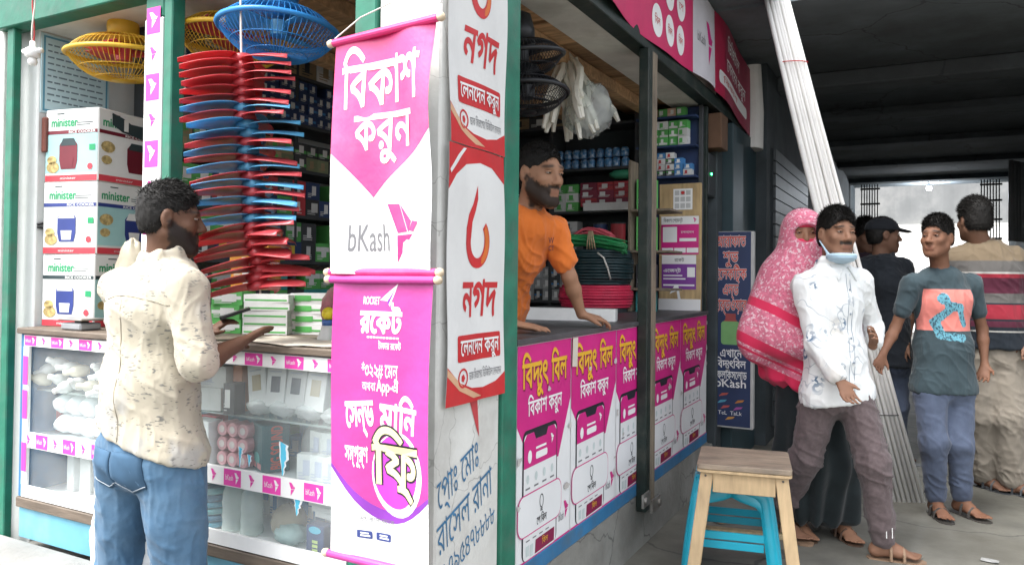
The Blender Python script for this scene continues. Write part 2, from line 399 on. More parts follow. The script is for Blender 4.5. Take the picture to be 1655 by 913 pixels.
# ================================================================ ground, market floor, hall
g = MB(); g.box((-120, -160, -.5), (120, 120, -.12)); struct('street_ground', g, street_m)
g = MB(); g.box((-.02, -.9, -.3), (6.0, 15.0, 0.0)); struct('pavement', g, floor_m, bevel=.012)
g = MB(); g.box((-2.6, 3.0, 2.9), (6.2, 13.4, 3.1)); struct('ceiling_slab', g, slab_m)
g = MB(); g.box((-2.6, -.3, 2.92), (.42, 2.998, 3.08)); struct('shop_roof_slab', g, slab_m)
for i, y in enumerate((4.75, 6.3, 8.1, 10.0, 12.0)):
    g = MB(); g.box((.13, y, 2.83 if i else 2.78), (2.47, y+.3, 2.898)); struct('ceiling_beam', g, slab_m, bevel=.01)
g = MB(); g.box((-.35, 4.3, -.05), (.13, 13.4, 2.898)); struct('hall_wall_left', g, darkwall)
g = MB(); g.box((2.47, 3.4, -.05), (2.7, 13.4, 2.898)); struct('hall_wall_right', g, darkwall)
# bright yard past the far end of the hall: a pale shed wall over an open gap, a white house behind, added for the blown-out brightness
shed = empty('yard_shed', (1.3, 16.6, 0), 'pale corrugated shed front above the bright far opening of the hall', 'shed')
g = MB(); n = 70
P = [[(-2.2+7*i/n, 16.6+.006*math.sin(i*1.6), z) for z in (2.42, 5.0)] for i in range(n+1)]
g.grid(P, (0, .03, 0)); g.build('corrugated_sheet', mat('pale_sheet', (.17, .175, .175), .6, .1, 3, dirt=((.35, .34, .32), .4, 1.5)), shed)
for x in (-1.9, 4.5):
    g = MB(); g.box((x, 16.66, -.12), (x+.12, 16.78, 2.6)); g.build('post', steel, shed)
g = MB(); g.box((-2.2, 16.5, 2.36), (4.8, 16.58, 2.42)); g.build('eave_rail', lintel_m, shed)
g = MB(); g.box((-9, 21, -.12), (13, 21.4, 7)); hs_ = top('white_house', g, mat('house_white', (.82, .82, .80), .85, .04, 2), 'white rendered house wall added for the blown-out white in the far opening of the hall', 'house')
g = MB(); g.box((1.9, 20.93, .9), (2.7, 20.998, 2.0)); g.build('window', mat('house_window', (.45, .50, .52), .3), hs_)

# ================================================================ the shop building
shop = empty('shop_building', (-1.0, 1.5, -.12), 'corner shop with whitewashed pillar and green posts', 'shop')
def part(name, a, b, m, par=None, bevel=.004, **kw):
    g = MB(); g.box(a, b, **kw); return g.build(name, m, par or shop, bevel=bevel)
part('corner_pillar', (-.212, 0, -.1), (0, .352, 2.90), pillar_m, bevel=.006)
part('post', (-.06, .354, -.1), (.012, .45, 2.325), green_m)
part('post', (-.292, -.012, .0), (-.214, .06, 2.215), green_m)
part('post', (-2.045, -.012, -.1), (-1.998, .02, 2.36), green_m)
part('post', (-1.128, -.004, 1.048), (-1.085, .05, 2.215), green_m)
part('white_board', (-1.222, -.008, 1.048), (-1.130, .045, 2.14), white_p)
part('post', (-1.222, -.004, 2.142), (-1.130, .05, 2.215), green_m)
part('header_beam', (-2.1, -.03, 2.222), (-.214, .05, 2.36), green_m)
part('lintel', (-1.99, .052, 2.226), (-.214, .22, 2.36), lintel_m)
part('upper_wall', (-2.1, -.02, 2.362), (-.214, .22, 2.918), plaster)
part('header_beam', (-.05, .354, 2.33), (.03, 4.2, 2.41), dkgreen)
part('lintel', (-.24, .45, 2.34), (-.052, 3.2, 2.42), lintel_m)
part('upper_wall', (-.24, .354, 2.422), (-.01, 4.2, 2.898), lintel_m)
part('side_wall', (-2.08, .062, -.1), (-1.955, 3.4, 2.9), plaster_in)
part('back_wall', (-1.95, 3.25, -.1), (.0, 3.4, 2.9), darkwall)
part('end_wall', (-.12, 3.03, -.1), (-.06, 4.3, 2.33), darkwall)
part('neighbour_pier', (-2.8, .0, -.1), (-2.085, .3, 3.0), plaster)
part('raised_floor', (-1.95, .0, -.1), (-.02, 3.25, .2), concrete)
part('plinth', (-.018, .452, -.1), (.004, 3.02, .258), concrete, bevel=.004)
part('ledge', (-2.4, -.30, -.3), (-.2, -.002, .242), conc_lt, bevel=.02)
part('ledge', (-.2, -.12, -.3), (.03, -.002, .12), conc_lt, bevel=.02)
# middle post of the right opening: dark iron face and weathered wooden face
part('post', (0.004, 1.66, .19), (.052, 1.72, 2.328), dkgreen)
part('post', (-.01, 1.722, .21), (.050, 1.80, 2.328), oldwood)
for z, s in ((.245, 1), (.19, -1)):
    g = MB(); g.box((.052, 1.60 if s > 0 else 1.73, z-.02), (.062, 1.70 if s > 0 else 1.86, z+.04)); g.tube([(.05, 1.625 if s > 0 else 1.83, z+.01), (.072, 1.625 if s > 0 else 1.83, z+.01)], .016, 12)
    g.build('bracket', steel, shop)
part('end_post', (-.055, 2.995, .0), (-.004, 3.03, 2.328), dkgreen)
# loft: boards on joists under the roof
for i in range(9):
    y = .25+i*.335
    part('plank', (-1.66, y, 2.365+.004*(i % 3)), (-.26, y+.315, 2.387+.004*(i % 3)), plank_m, bevel=.003)
for x in (-1.5, -.95, -.42): part('joist', (x, .24, 2.30), (x+.07, 2.97, 2.363), plank_m)
# next-door shop to the left, shut
nbr = empty('neighbour_shop', (-5.5, .5, -.12), 'whitewashed neighbouring shop wall at the left edge with closed shutter', 'shop')
part('wall', (-3.4, .02, -.1), (-2.81, .32, 3.6), plaster, nbr); part('wall', (-9.0, .02, -.1), (-5.6, .32, 3.6), plaster, nbr); part('wall', (-5.6, .02, 2.5), (-3.4, .32, 3.6), plaster, nbr)
part('plinth', (-9.0, -.25, -.3), (-2.42, .018, .18), conc_lt, nbr, .02)
shm = mat('shutter_grey', (.22, .27, .29), .5, .15, 5, .1, 30, .3, dirt=((.14, .10, .07), .5, 3))
for k in range(22): part('slat', (-5.6, .10, .18+k*.105), (-3.4, .13, .275+k*.105), shm, nbr, .012)
# logo squares down the white board of the left opening
pr = Print(lambda u, v, o: (-1.222+u, -.008-o, 1.048+v), shop)
for i in range(9):
    v = 1.092-.115*(i+1)+.06
    if i % 2 == 0: pr.poly(rect(.012, v, .082, v+.092), pinkm, name='sticker', step=None); pr.many(bird(.027, v+.02, .042, .055), white_p, .0015, name='logo', step=None)
    else: pr.many(bird(.03, v+.02, .036, .05), pinkm, name='logo', step=None)
# cables on the side wall, poster, switch box
g = MB(); g.tube([(-1.948, .065, 1.45), (-1.94, .12, 1.47), (-1.93, .2, 1.49), (-1.94, .35, 1.46)], .006, 6); g.tube([(-1.948, .065, 1.44), (-1.935, .16, 1.43), (-1.93, .3, 1.45)], .005, 6)
g.build('cable', black_p, shop, smooth=True)
wp = top('wall_notice', MB().box((-1.953, .068, 1.90), (-1.949, .36, 2.22)), mat('notice_blue', (.50, .66, .70), .6, .08, 8), 'pale blue printed notice on white wall left of rice cooker cartons', 'poster')
pr = Print(lambda u, v, o: (-1.949+o, .068+u, 1.90+v), wp)
nb = mat('notice_border', (.10, .30, .42), .6); nk = mat('notice_ink', (.14, .20, .24), .7)
pr.poly([rect(.008, .008, .284, .312), rect(.016, .016, .276, .304)[::-1]], nb, name='border', step=None)
rr = random.Random(3)
for i in range(10):
    v = .275-.025*i; u = .025; L = []
    while u < .25:
        k = rr.uniform(.012, .035); L.append(rect(u, v, min(u+k, .262), v+.006)); u += k+.007
    pr.many(L, nk, name='print_line', step=None)
sb = empty('switch_box', (-1.93, .11, 1.70), 'brown wooden switch board with white switch on the left side wall', 'switch')
MB().box((-1.953, .075, 1.74), (-1.925, .19, 1.88)).build('board', mat('switch_wood', (.16, .05, .035), .5), sb, bevel=.004)
MB().box((-1.924, .13, 1.75), (-1.905, .185, 1.855)).build('switch', white_p, sb, bevel=.004)

# ================================================================ right counter
ctr = empty('service_counter', (-.23, 1.7, .2), 'long shop counter covered with magenta payment posters', 'counter')
MB().box((-.45, .462, .224), (-.012, 2.99, 1.038)).build('body', darkwall, ctr)
MB().box((-.47, .455, 1.040), (.012, 2.992, 1.060)).build('counter_top', blackwood, ctr, bevel=.003)
MB().box((-.011, .462, .260), (.006, 2.99, .318)).build('kick_strip', blue_m, ctr, bevel=.002)
MB().box((-.011, .462, .32), (.0, 2.99, 1.038)).build('front_panel', white_p, ctr)

# ================================================================ left showcase
case = empty('glass_showcase', (-1.1, .22, .2), 'glass fronted showcase counter with pink logo strips facing the street', 'showcase')
X0, X1, Yb = -1.915, -.296, .46
MB().box((X0-.01, -.02, 1.024), (X1+.002, Yb+.02, 1.047)).build('counter_top', brownwood, case, bevel=.004)
MB().box((X0, Yb, .4), (X1, Yb+.015, 1.022)).build('back_panel', mat('case_back', (.22, .36, .46), .6), case)
MB().box((X0, .004, .4), (X0+.012, Yb, 1.022)).build('side_panel', blue_m, case)
MB().box((X1-.012, .004, .4), (X1, Yb, 1.022)).build('side_panel', blue_m, case)
MB().box((X0-.006, -.012, .36), (X1, .03, .398)).build('bottom_rail', brownwood, case, bevel=.003)
MB().box((X0, .0, .244), (X1, .012, .358)).build('base_panel', sky_blue, case)
MB().box((X0, -.006, .4), (X0+.02, .002, 1.022)).build('frame_edge', blue_m, case, bevel=.002)
MB().box((X0+.012, .004, .400), (X1-.012, Yb, .41)).build('shelf', white_p, case)
MB().box((X0+.012, .02, .622), (X1-.012, Yb, .63)).build('shelf', mat('case_shelf', (.50, .55, .56), .5), case)
MB().box((X0+.012, .05, .80), (X1-.012, Yb, .806)).build('shelf', glass('shelf_glass', (.75, .85, .82), .35), case)
for a, b in ((X0+.02, -1.10), (-1.094, X1-.004)):
    MB().box((a, .004, .402), (b, .009, 1.02)).build('pane', glass('case_glass', (.97, .99, .99), .08, .03), case)
MB().box((-1.12, -.004, .402), (-1.08, .003, 1.02)).build('upright', white_p, case)
pr = Print(lambda u, v, o: (u, -.008-o, v), case)
def strip(name, x0, x1, z0, z1, n, phase=0):
    MB().box((x0, -.008, z0), (x1, .002, z1)).build(name, white_p, case)
    k = (x1-x0)/n; h = z1-z0
    for i in range(n):
        a = x0+i*k
        if (i+phase) % 2 == 0:
            pr.poly(rect(a+k*.05, z0+h*.05, a+k*.95, z1-h*.05), pinkm, name='sticker', step=None)
            pr.text('bKash', a+k*.14, z0+h*.36, h*.42, white_p, .0014, width=k*.42, name='lettering'); pr.many(bird(a+k*.62, z0+h*.18, k*.24, h*.62), white_p, .0014, name='logo', step=None)
        else: pr.many(bird(a+k*.35, z0+h*.15, k*.3, h*.68), pinkm, name='logo', step=None)
strip('trim_strip', X0+.022, X1-.002, .978, 1.020, 19)
strip('trim_strip', X0+.022, X1-.002, .592, .650, 19, 1)
MB().box((X0+.022, -.008, .402), (X1-.002, .002, .446)).build('trim_strip', white_p, case)
MB().box((X0+.022, -.009, .448), (X0+.056, .001, .976)).build('trim_strip', white_p, case)
for i, z in enumerate((.83, .70, .50)): pr.poly(rect(X0+.024, z, X0+.054, z+.11), pinkm, .003, name='sticker', step=None)
# torn blue and white stickers on the pane
tw = mat('torn_white', (.80, .82, .82), .6); tb = mat('torn_blue', (.10, .50, .70), .6)
for cx, z0, z1, wd in ((-.56, .652, .755, .045), (-.74, .655, .72, .018), (-.70, .66, .70, .02), (-.50, .54, .592, .03)):
    rr = random.Random(int(cx*100)); n = 9
    L = [(cx-wd*(.3+.2*rr.random())*(i/n), z0+(z1-z0)*i/n) for i in range(n+1)]; Rr = [(cx+wd*(.1+.7*i/n)*(.6+.7*rr.random()), z0+(z1-z0)*i/n*.9) for i in range(n+1)]
    pp = Print(lambda u, v, o: (u, .003-o, v), case)
    pp.poly(L+Rr[::-1], tw, .0006, name='torn_sticker', step=None); pp.poly([(x*.55+cx*.45, y) for x, y in L]+[(x*.6+cx*.4, y) for x, y in Rr[::-1]], tb, .0012, name='torn_sticker', step=None)
# ================================================================ banners on the corner
txt_w = mat('ink_white', (.82, .82, .82), .5, .03); ink_y = mat('ink_yellow', (.75, .42, .03), .5, .08); ink_k = mat('ink_black', (.02, .02, .025), .5)
ink_g = mat('ink_grey', (.17, .17, .18), .5); ink_r = mat('ink_red', (.55, .025, .03), .45, .1, dirt=((.40, .05, .05), .4, 8)); ink_o = mat('ink_orange', (.65, .16, .03), .5)
rodm = mat('rod_cap', (.62, .50, .36), .6)
b_pink = mat('banner_pink', (.66, .045, .20), .34, .12, 4, .35, 11, dirt=((.74, .24, .40), .55, 2.2), spec=.5)
b_purp = mat('banner_purple', (.45, .05, .25), .36, .08, 4, .35, 9, dirt=((.60, .10, .50), .4, 2.5))
b_purp2 = mat('banner_violet', (.22, .045, .36), .4)
b_white = mat('banner_white', (.76, .76, .76), .42, .04, 4, .3, 10, dirt=((.62, .61, .60), .35, 3))
def sheet(parent, fn, w, h, m, nu=26, nv=40, name='cloth'):
    P = [[fn(w*i/nu, h*j/nv, 0) for j in range(nv+1)] for i in range(nu+1)]; Q = MB(); Q.grid(P)
    n = len(Q.v); back = [fn(w*i/nu, h*j/nv, -.0015) for i in range(nu+1) for j in range(nv+1)]
    Q2 = MB(); Q2.add(Q.v+back, Q.f+[tuple(x+n for x in f[::-1]) for f in Q.f]); return Q2.build(name, m, parent, smooth=True)
# --- upper pink payment banner
def f1(u, v, o):
    y = -.078-.008*math.sin(u*17+1.0+v*2)*(1-v/.66*.3)-.005*math.sin(u*29+v*9)-.012*math.sin(v*4.6+.4)-.006*math.sin((u*1.2+v)*16)*(u/.36)
    return (-.300+u*.925+.004*math.sin(v*9), y-o, 1.268+v+.02*(u/.36)*(v/.66))
bn = empty('payment_banner', (-.145, -.075, 1.26), 'pink and white hanging banner with folded bird logo, upper one on the corner', 'banner', 'hanging roll banners')
sheet(bn, f1, .36, .645, b_white); W_, H_ = .36, .645
pr = Print(f1, bn)
pr.poly([(0, H_), (0, .335), (.15, .205), (.36, .37), (.36, H_)], b_pink, .0006, name='pink_field', step=.018)
pr.text('বিকাশ', .035, .455, .185, txt_w, .0018, width=.285, bold=.018); pr.text('করুন', .085, .335, .150, txt_w, .0018, width=.20, bold=.018)
pr.text('bKash', .065, .062, .105, ink_g, .0012, width=.145, bold=.004); pr.many(bird(.205, .03, .11, .155), b_pink, .0012, name='logo')
def rod(par, fa, fb, m, r=.011, cap=True):
    MB().tube([fa, fb], r, 12).build('rod', m, par, smooth=False)
    if cap:
        d = (Vector(fb)-Vector(fa)).normalized()
        for p, s in ((fa, -1), (fb, 1)): MB().lathe([(0, 0), (.010, .001), (.0125, .008), (.010, .018), (0, .021)], p, 12, d*s).build('rod_cap', rodm, par, smooth=True)
rod(bn, (-.309, -.08, 1.918), (.042, -.08, 1.940), b_pink); rod(bn, (-.309, -.08, 1.272), (.047, -.08, 1.274), b_pink)
g = MB(); g.tube([(-.305, -.08, 1.93), (-.24, -.05, 1.99), (-.15, -.02, 2.03), (-.05, -.05, 1.985), (.035, -.08, 1.95)], .0022, 5); g.build('cord', cordm, bn)
# --- lower purple banner
def f2(u, v, o):
    y = -.08-.005*math.sin(u*15+2)-.004*math.sin(u*25-v*5)-.012*math.sin(v*3.9+.2)
    return (-.288+u*.91+.003*math.sin(v*8), y-o, .492+v)
bn = empty('money_banner', (-.14, -.08, .48), 'purple hanging banner with paper plane mark and white foot, lower one on the corner', 'banner', 'hanging roll banners')
sheet(bn, f2, .36, .77, b_white); pr = Print(f2, bn); H_ = .77
sw = [(0, .255+0)]+[(.36*t, .255-.17*math.sin(t*1.9)*.95+.10*t*t) for t in [i/12 for i in range(1, 13)]]
pr.poly([(0, H_)]+sw+[(.36, H_)], b_purp, .0006, name='purple_field', step=.018)
pr.poly(sw+[(x, y-.012-.02*math.sin(3.1*x/.36)) for x, y in sw[::-1]], b_purp2, .0007, name='swoosh', step=.02)
pr.poly([(.210, .690), (.238, .752), (.172, .706), (.198, .704)], txt_w, .0012, name='paper_plane'); pr.poly([(.203, .690), (.2, .703), (.228, .738)], b_purp2, .0016, name='paper_plane')
pr.text('ROCKET', .108, .694, .030, txt_w, .0018, width=.065, bold=.02); pr.text('রকেট', .10, .618, .088, txt_w, .0018, width=.155, bold=.035)
pr.many([rect(.13+i*.012, .603, .139+i*.012, .608) for i in range(10)], txt_w, .0018, name='print_line', step=None); pr.text('টাকার রকেট', .175, .575, .026, txt_w, .0018, width=.08, bold=.01)
pr.text('*৩২২# মেনু', .115, .500, .052, txt_w, .0018, width=.13, bold=.012); pr.text('অথবা', .118, .462, .034, txt_w, .0018, width=.05); pr.text('App-এ', .172, .462, .045, txt_w, .0018, width=.075, bold=.02)
pr.text('সেন্ড', .06, .358, .105, txt_w, .0018, width=.105, bold=.03, rot=.10); pr.text('মানি', .18, .362, .105, txt_w, .0018, width=.13, bold=.03, rot=-.06)
pr.text('সম্পূর্ণ', .055, .268, .062, txt_w, .0018, width=.085, bold=.02)
pr.poly([ell(.245, .245, .092, .112), ell(.238, .252, .080, .098)[::-1]], txt_w, .0012, name='oval_ring', step=.02); pr.poly(ell(.238, .252, .079, .097), mat('violet_mid', (.42, .05, .42), .4), .0010, name='oval', step=.02)
pr.text('ফ~রি', .158, .215, .165, ink_k, .0020, width=.16, bold=.055); pr.text('ফ~রি', .158, .215, .165, mat('ink_cream', (.78, .68, .34), .5), .0026, width=.16, bold=.022)
pr.text('ডাচ্ বাংলা ব্যাংক', .11, .108, .02, ink_g, .0012, width=.12)
for u in (.10, .165): pr.poly(rrect(u, .062, u+.052, .083, .004), mat('badge_navy', (.04, .06, .20), .5), .0012, name='badge', step=None); pr.many([rect(u+.012, .067, u+.045, .071), rect(u+.012, .074, u+.04, .078)], txt_w, .0018, name='print_line', step=None)
pr.poly(rect(.235, .03, .285, .09), mat('faded_square', (.60, .60, .62), .6), .0012, name='faded_square', step=None)
rod(bn, (-.302, -.085, 1.252), (.046, -.085, 1.254), b_purp); rod(bn, (-.297, -.085, .492), (.04, -.085, .49), b_purp)

# --- the two cloth banners wrapped on the pillar's right face
n_white = mat('cloth_white', (.72, .72, .71), .7, .05, 5, .1, 60, dirt=((.55, .54, .53), .4, 4))
def nagad(z0, h, label, k):
    def fn(u, v, o):
        return (.008+.006*abs(math.sin(u*14+k+v*2.2))+.004*math.sin(v*11+u*5+k)+.004+o, .018+u+.004*math.sin(v*6+k), z0+v)
    b = empty('pillar_banner', (.01, .18, z0), label, 'banner', 'cloth banners on the pillar'); w_ = .328
    sheet(b, fn, w_, h, n_white, 22, 44); pr = Print(fn, b)
    pr.poly([(0, h), (0, h-.13), (.04, h-.085), (.10, h-.05), (.17, h-.038), (.24, h-.045), (w_, h-.085), (w_, h)], ink_r, .0006, name='red_swoosh', step=.018)
    pr.poly([(.01, h-.085), (.07, h-.03), (.10, h-.005), (.085, h-.005), (.05, h-.03), (.005, h-.075)], n_white, .0012, name='white_stripe', step=.03)
    pr.poly([(0, .0), (0, .110), (.06, .062), (.13, .040), (.20, .034), (.27, .045), (w_, .068), (w_, 0)], ink_r, .0006, name='red_swoosh', step=.018)
    pr.poly([(0, .085), (.06, .04), (.14, .01), (.19, .01), (.08, .05), (0, .105)], mat('swoosh_tan', (.60, .36, .22), .6), .0012, name='tan_stripe', step=.03)
    # flame ring
    cx, cy = .165, h-.27; O = [(cx+.062*math.cos(RAD(a)), cy+.075*math.sin(RAD(a))) for a in range(52, -184, -12)]
    O += [(cx-.060, cy+.040), (cx-.048, cy+.078), (cx-.028, cy+.112), (cx-.008, cy+.165), (cx-.006, cy+.125), (cx-.016, cy+.092), (cx-.030, cy+.058)]
    I = [(cx+.034*math.cos(RAD(a)), cy+.004+.050*math.sin(RAD(a))) for a in range(46, -196, -12)]
    pr.poly(O+I[::-1], ink_r, .0012, name='flame_ring', step=.03); pr.poly([(cx+.02, cy-.062)]+[(cx+.058*math.cos(RAD(a)), cy+.07*math.sin(RAD(a))) for a in range(-60, 50, 12)]+[(cx+.038*math.cos(RAD(a)), cy+.054*math.sin(RAD(a))) for a in range(40, -60, -12)], ink_o, .0016, name='flame_ring', step=.03)
    pr.text('নগদ', .075, h-.485, .155, ink_r, .0012, width=.195, bold=.022, shear=.12)
    pr.poly(rrect(.048, h-.610, .30, h-.535, .008), ink_r, .0012, name='red_plate', step=.03); pr.text('লেনদেন করুন', .062, h-.592, .066, txt_w, .0026, width=.225, bold=.014)
    pr.poly([ell(.078, h-.655, .026, .028), ell(.078, h-.655, .020, .022)[::-1]], ink_r, .0012, name='seal', step=None); pr.poly(ell(.078, h-.655, .010, .012, 5), ink_r, .0012, name='seal', step=None)
    pr.text('ডাক বিভাগের ডিজিটাল লেনদেন', .112, h-.664, .034, ink_g, .0012, width=.19)
    return b
nagad(.905, .728, 'white cloth pillar banner with red swooshes, lower of two', 0.3)
nagad(1.636, .728, 'white cloth pillar banner with red swooshes, upper of two', 1.7)
# writing painted on the pillar
pr = Print(lambda u, v, o: (.0008+o, u, v), shop); blue_ink = mat('brush_blue', (.05, .16, .30), .7, .25, 20); red_br = mat('brush_red', (.50, .06, .07), .7)
pr.poly([(.17, .905), (.215, .905), (.228, .79), (.215, .81)], red_br, name='painted_stroke', step=None)
pr.text('প~রোঃ মোঃ', .012, .625, .115, blue_ink, .0008, width=.235, rot=.36, shear=.25, bold=-.004, name='painted_lettering')
pr.text('রাসেল রানা', .014, .500, .125, blue_ink, .0008, width=.315, rot=.34, shear=.25, bold=-.004, name='painted_lettering')
pr.text('০১৭৯৫৪৭৮৮৮৮', .014, .405, .090, blue_ink, .0008, width=.335, rot=.33, shear=.2, bold=-.006, name='painted_lettering')

# ================================================================ posters on the right counter
m_dk = mat('print_maroon', (.22, .01, .06), .5); ph_b = mat('phone_black', (.02, .02, .03), .4); ph_w = mat('phone_white', (.76, .77, .78), .45, .03); pale = mat('icon_pale', (.55, .62, .62), .5)
pw, ph = .476, .718; scuff = mat('torn_paper', (.50, .48, .46), .8, .2, 30)
def poster(y0, wd, idx, label, w_off, fade):
    b = empty('counter_poster', (.002, y0+wd/2, .32), label, 'poster', 'payment posters along the counter')
    sx = wd/pw
    fn = lambda u, v, o: (.002+.0003*math.sin(u*9+idx)+o*1.2, y0+u*sx, .318+v)
    sheet(b, fn, pw, ph, ph_w, 14, 20, 'paper'); pr = Print(fn, b)
    pr.poly([(0, ph), (0, .455), (.13, .30), (.36, .30), (.476, .50), (.476, ph)], magenta, .0006, name='magenta_field', step=.04)
    for m_, off, dx, bo in ((m_dk, .0016, .006, .03), (ink_y, .0022, 0, .022)): pr.text('বিদ~যুৎ', .035+dx, .575-dx, .128, m_, off, width=.215, bold=bo); pr.text('বিল', .285+dx, .575-dx, .128, m_, off, width=.145, bold=bo)
    pr.text('বিকাশ করুন', .085, .480, .076, txt_w, .0016, width=.30, bold=.016)
    pr.poly(rrect(.045, -.0+.004, .345, .435, .03), ph_b, .0012, name='phone', step=None); pr.poly(rrect(.054, .005, .336, .422, .022), ph_w, .0018, name='phone_screen', step=None)
    pr.poly([(.054, .31), (.336, .31), (.336, .40), (.314, .422), (.076, .422), (.054, .40)], magenta, .0022, name='phone_header', step=None); pr.poly([(.13, .428), (.26, .428), (.24, .398), (.15, .398)], ph_b, .0026, name='notch', step=None)
    pr.many([rrect(.15, .328, .25, .352, .008)]+[rect(.15, .362, .24, .370)], txt_w, .0028, name='button', step=None); pr.poly(ell(.10, .345, .016, .022), txt_w, .0028, name='button', step=None); pr.many(bird(.28, .36, .03, .035), txt_w, .0028, name='logo', step=None)
    pr.many([ell(.085+i*.07, .272, .012, .016, 8) for i in range(4)], pale, .0026, name='icon', step=None); pr.many([rect(.068+i*.07, .238, .104+i*.07, .244) for i in range(4)], ink_g, .0026, name='print_line', step=None)
    pr.poly(rrect(.004, .085, .385, .225, .045), magenta, .0030, name='bubble_edge', step=None); pr.poly(rrect(.008, .089, .381, .221, .042), ph_w, .0034, name='bubble', step=None)
    pr.poly([ell(.20, .178, .017, .024), ell(.20, .178, .013, .020)[::-1]], ink_k, .0040, name='bulb_icon', step=None); pr.many([rect(.191, .144, .209, .148), rect(.191, .150, .209, .153)], ink_k, .0040, name='bulb_icon', step=None)
    pr.text('পে বিল', .16, .104, .038, ink_k, .0040, width=.085, bold=.012)
    pr.many([rect(.075+i*.055, .066, .105+i*.055, .070) for i in range(4)], ink_g, .0026, name='print_line', step=None); pr.poly([(.15, .01), (.318, .012), (.322, .058), (.155, .056)], m_dk, .0026, name='bill_card', step=None); pr.text('বিল', .21, .026, .03, ink_y, .0030, width=.05)
    pr.many([rect(.075, .018, .10, .052), rect(.108, .012, .135, .05)], pale, .0026, name='picture', step=None)
    pr.text('bKash', .365, .062, .045, ink_g, .0012, width=.052); pr.many(bird(.415, .06, .046, .066), magenta, .0012, name='logo', step=None)
    pr.poly(rect(0, 0, pw, .006), magenta, .0012, name='edge_line', step=None)
    rt = random.Random(idx*7+1)      # torn spots and scuffs where the print has come off
    for q in range(5):
        cx, cy, rr0 = rt.choice([0.01, pw-.01, rt.uniform(0, pw)]), rt.uniform(.02, ph-.02), rt.uniform(.006, .022); k0 = rt.uniform(.4, 2.2)
        T = [(min(pw, max(0, cx+rr0*rt.uniform(.5, 1.2)*math.cos(a)*k0)), min(ph, max(0, cy+rr0*rt.uniform(.5, 1.2)*math.sin(a)))) for a in [2*math.pi*i/11 for i in range(11)]]
        pr.poly(T, scuff, .0046, name='torn_spot', step=None)
bounds = (.466, .905, 1.39, 1.87, 2.40, 2.985)
plab = ('magenta counter poster nearest the green corner post', 'magenta counter poster with torn top edge, second from the corner', 'magenta counter poster partly behind the middle post', 'magenta counter poster just past the middle post', 'magenta counter poster at the far end of the counter')
for i in range(5): poster(bounds[i]+.003, bounds[i+1]-bounds[i]-.006, i, plab[i], 0, 0)
g = MB(); g.tube([(0.013, .915, .985+.045*0), (.013, .925, 1.02), (.010, .93, 1.045)], .012, 4); top('masking_tape', MB().grid([[(.0095, .90, .93), (.0095, .905, 1.036)], [(.010, .945, .925), (.010, .95, 1.036)]], (.001, 0, 0)), mat('tape', (.60, .56, .48), .7), 'strip of pale tape at the top joint between two magenta posters', 'tape')

# ================================================================ overhead sign banners on the right
def overhead():
    b = empty('overhead_banner', (.04, 1.9, 2.39), 'magenta overhead banner with white ovals above the counter opening', 'banner')
    fn = lambda u, v, o: (.045+.012*math.sin(u*4.0+.6)+.012*(1-v/.5)*math.sin(u*7)+o, .80+u, 2.392+v-.02*math.sin(u*2.2)*(1-v/.5))
    Ls = 2.14; sheet(b, fn, Ls, .50, mat('banner_red', (.58, .02, .12), .45, .1, 4, dirt=((.42, .03, .10), .5, 3)), 60, 8); pr = Print(fn, b)
    pr.poly([(1.66, 0), (2.14, 0), (2.14, .5), (1.62, .5)], mat('banner_pale', (.58, .56, .60), .5, .05), .0008, name='pale_panel', step=.03)
    for i, (u, v) in enumerate(((1.02, .30), (1.02, .12), (1.22, .30), (1.22, .12), (1.42, .30), (1.42, .12), (.78, .30))):
        pr.poly(ell(u, v, .075, .078), txt_w, .0016, name='white_oval', step=.03); pr.text('বিল' if i % 2 else 'পে', u, v-.02, .055, ink_r, .0024, width=.075, center=True)
    pr.text('সকল', .22, .22, .17, ink_y, .0016, width=.32, bold=.015); pr.text('bKash', 1.72, .20, .085, ink_g, .0018, width=.16); pr.many(bird(1.90, .10, .15, .26), magenta, .0018, name='logo')
    b = empty('red_sign', (.045, 3.5, 2.39), 'dark red sign with white lines hanging past the magenta overhead banner', 'sign')
    fn = lambda u, v, o: (.05+.01*math.sin(u*6)+o, 2.945+u, 2.405-.10*(u/1.1)**2+v)
    sheet(b, fn, 1.10, .49, mat('sign_red', (.42, .02, .07), .45, .12), 26, 8); pr = Print(fn, b)
    pr.poly(rect(.25, 0, 1.1, .49), mat('sign_maroon', (.30, .035, .075), .5), .0008, name='maroon_field', step=.05); pr.poly(rrect(.10, .08, 1.0, .16, .03), txt_w, .0016, name='white_plate', step=.05)
    pr.text('ডিজিটাল', .32, .33, .12, txt_w, .0016, width=.45, bold=.01); pr.text('লেনদেন করুন', .30, .20, .12, txt_w, .0016, width=.66, bold=.01); pr.text('বিকাশ', .2, .10, .05, ink_r, .0024, width=.5)
    g = MB(); n = 18
    P = [[(.05+.07*math.cos(RAD(a))-.03, 4.05+.26*j/6, 2.30+.58*i/n*1.0+.02*math.sin(j)) for j in range(7)] for i, a in [(i, 200*i/n) for i in range(n+1)]]
    top('rolled_sheet', MB().tube([(.05, 4.12, 2.22), (.06, 4.14, 2.5), (.05, 4.1, 2.84)], [.085, .075, .07], 14), mat('roll_white', (.66, .65, .62), .6, .05), 'white rolled sheet hanging at the end of the overhead signs', 'banner')
overhead()

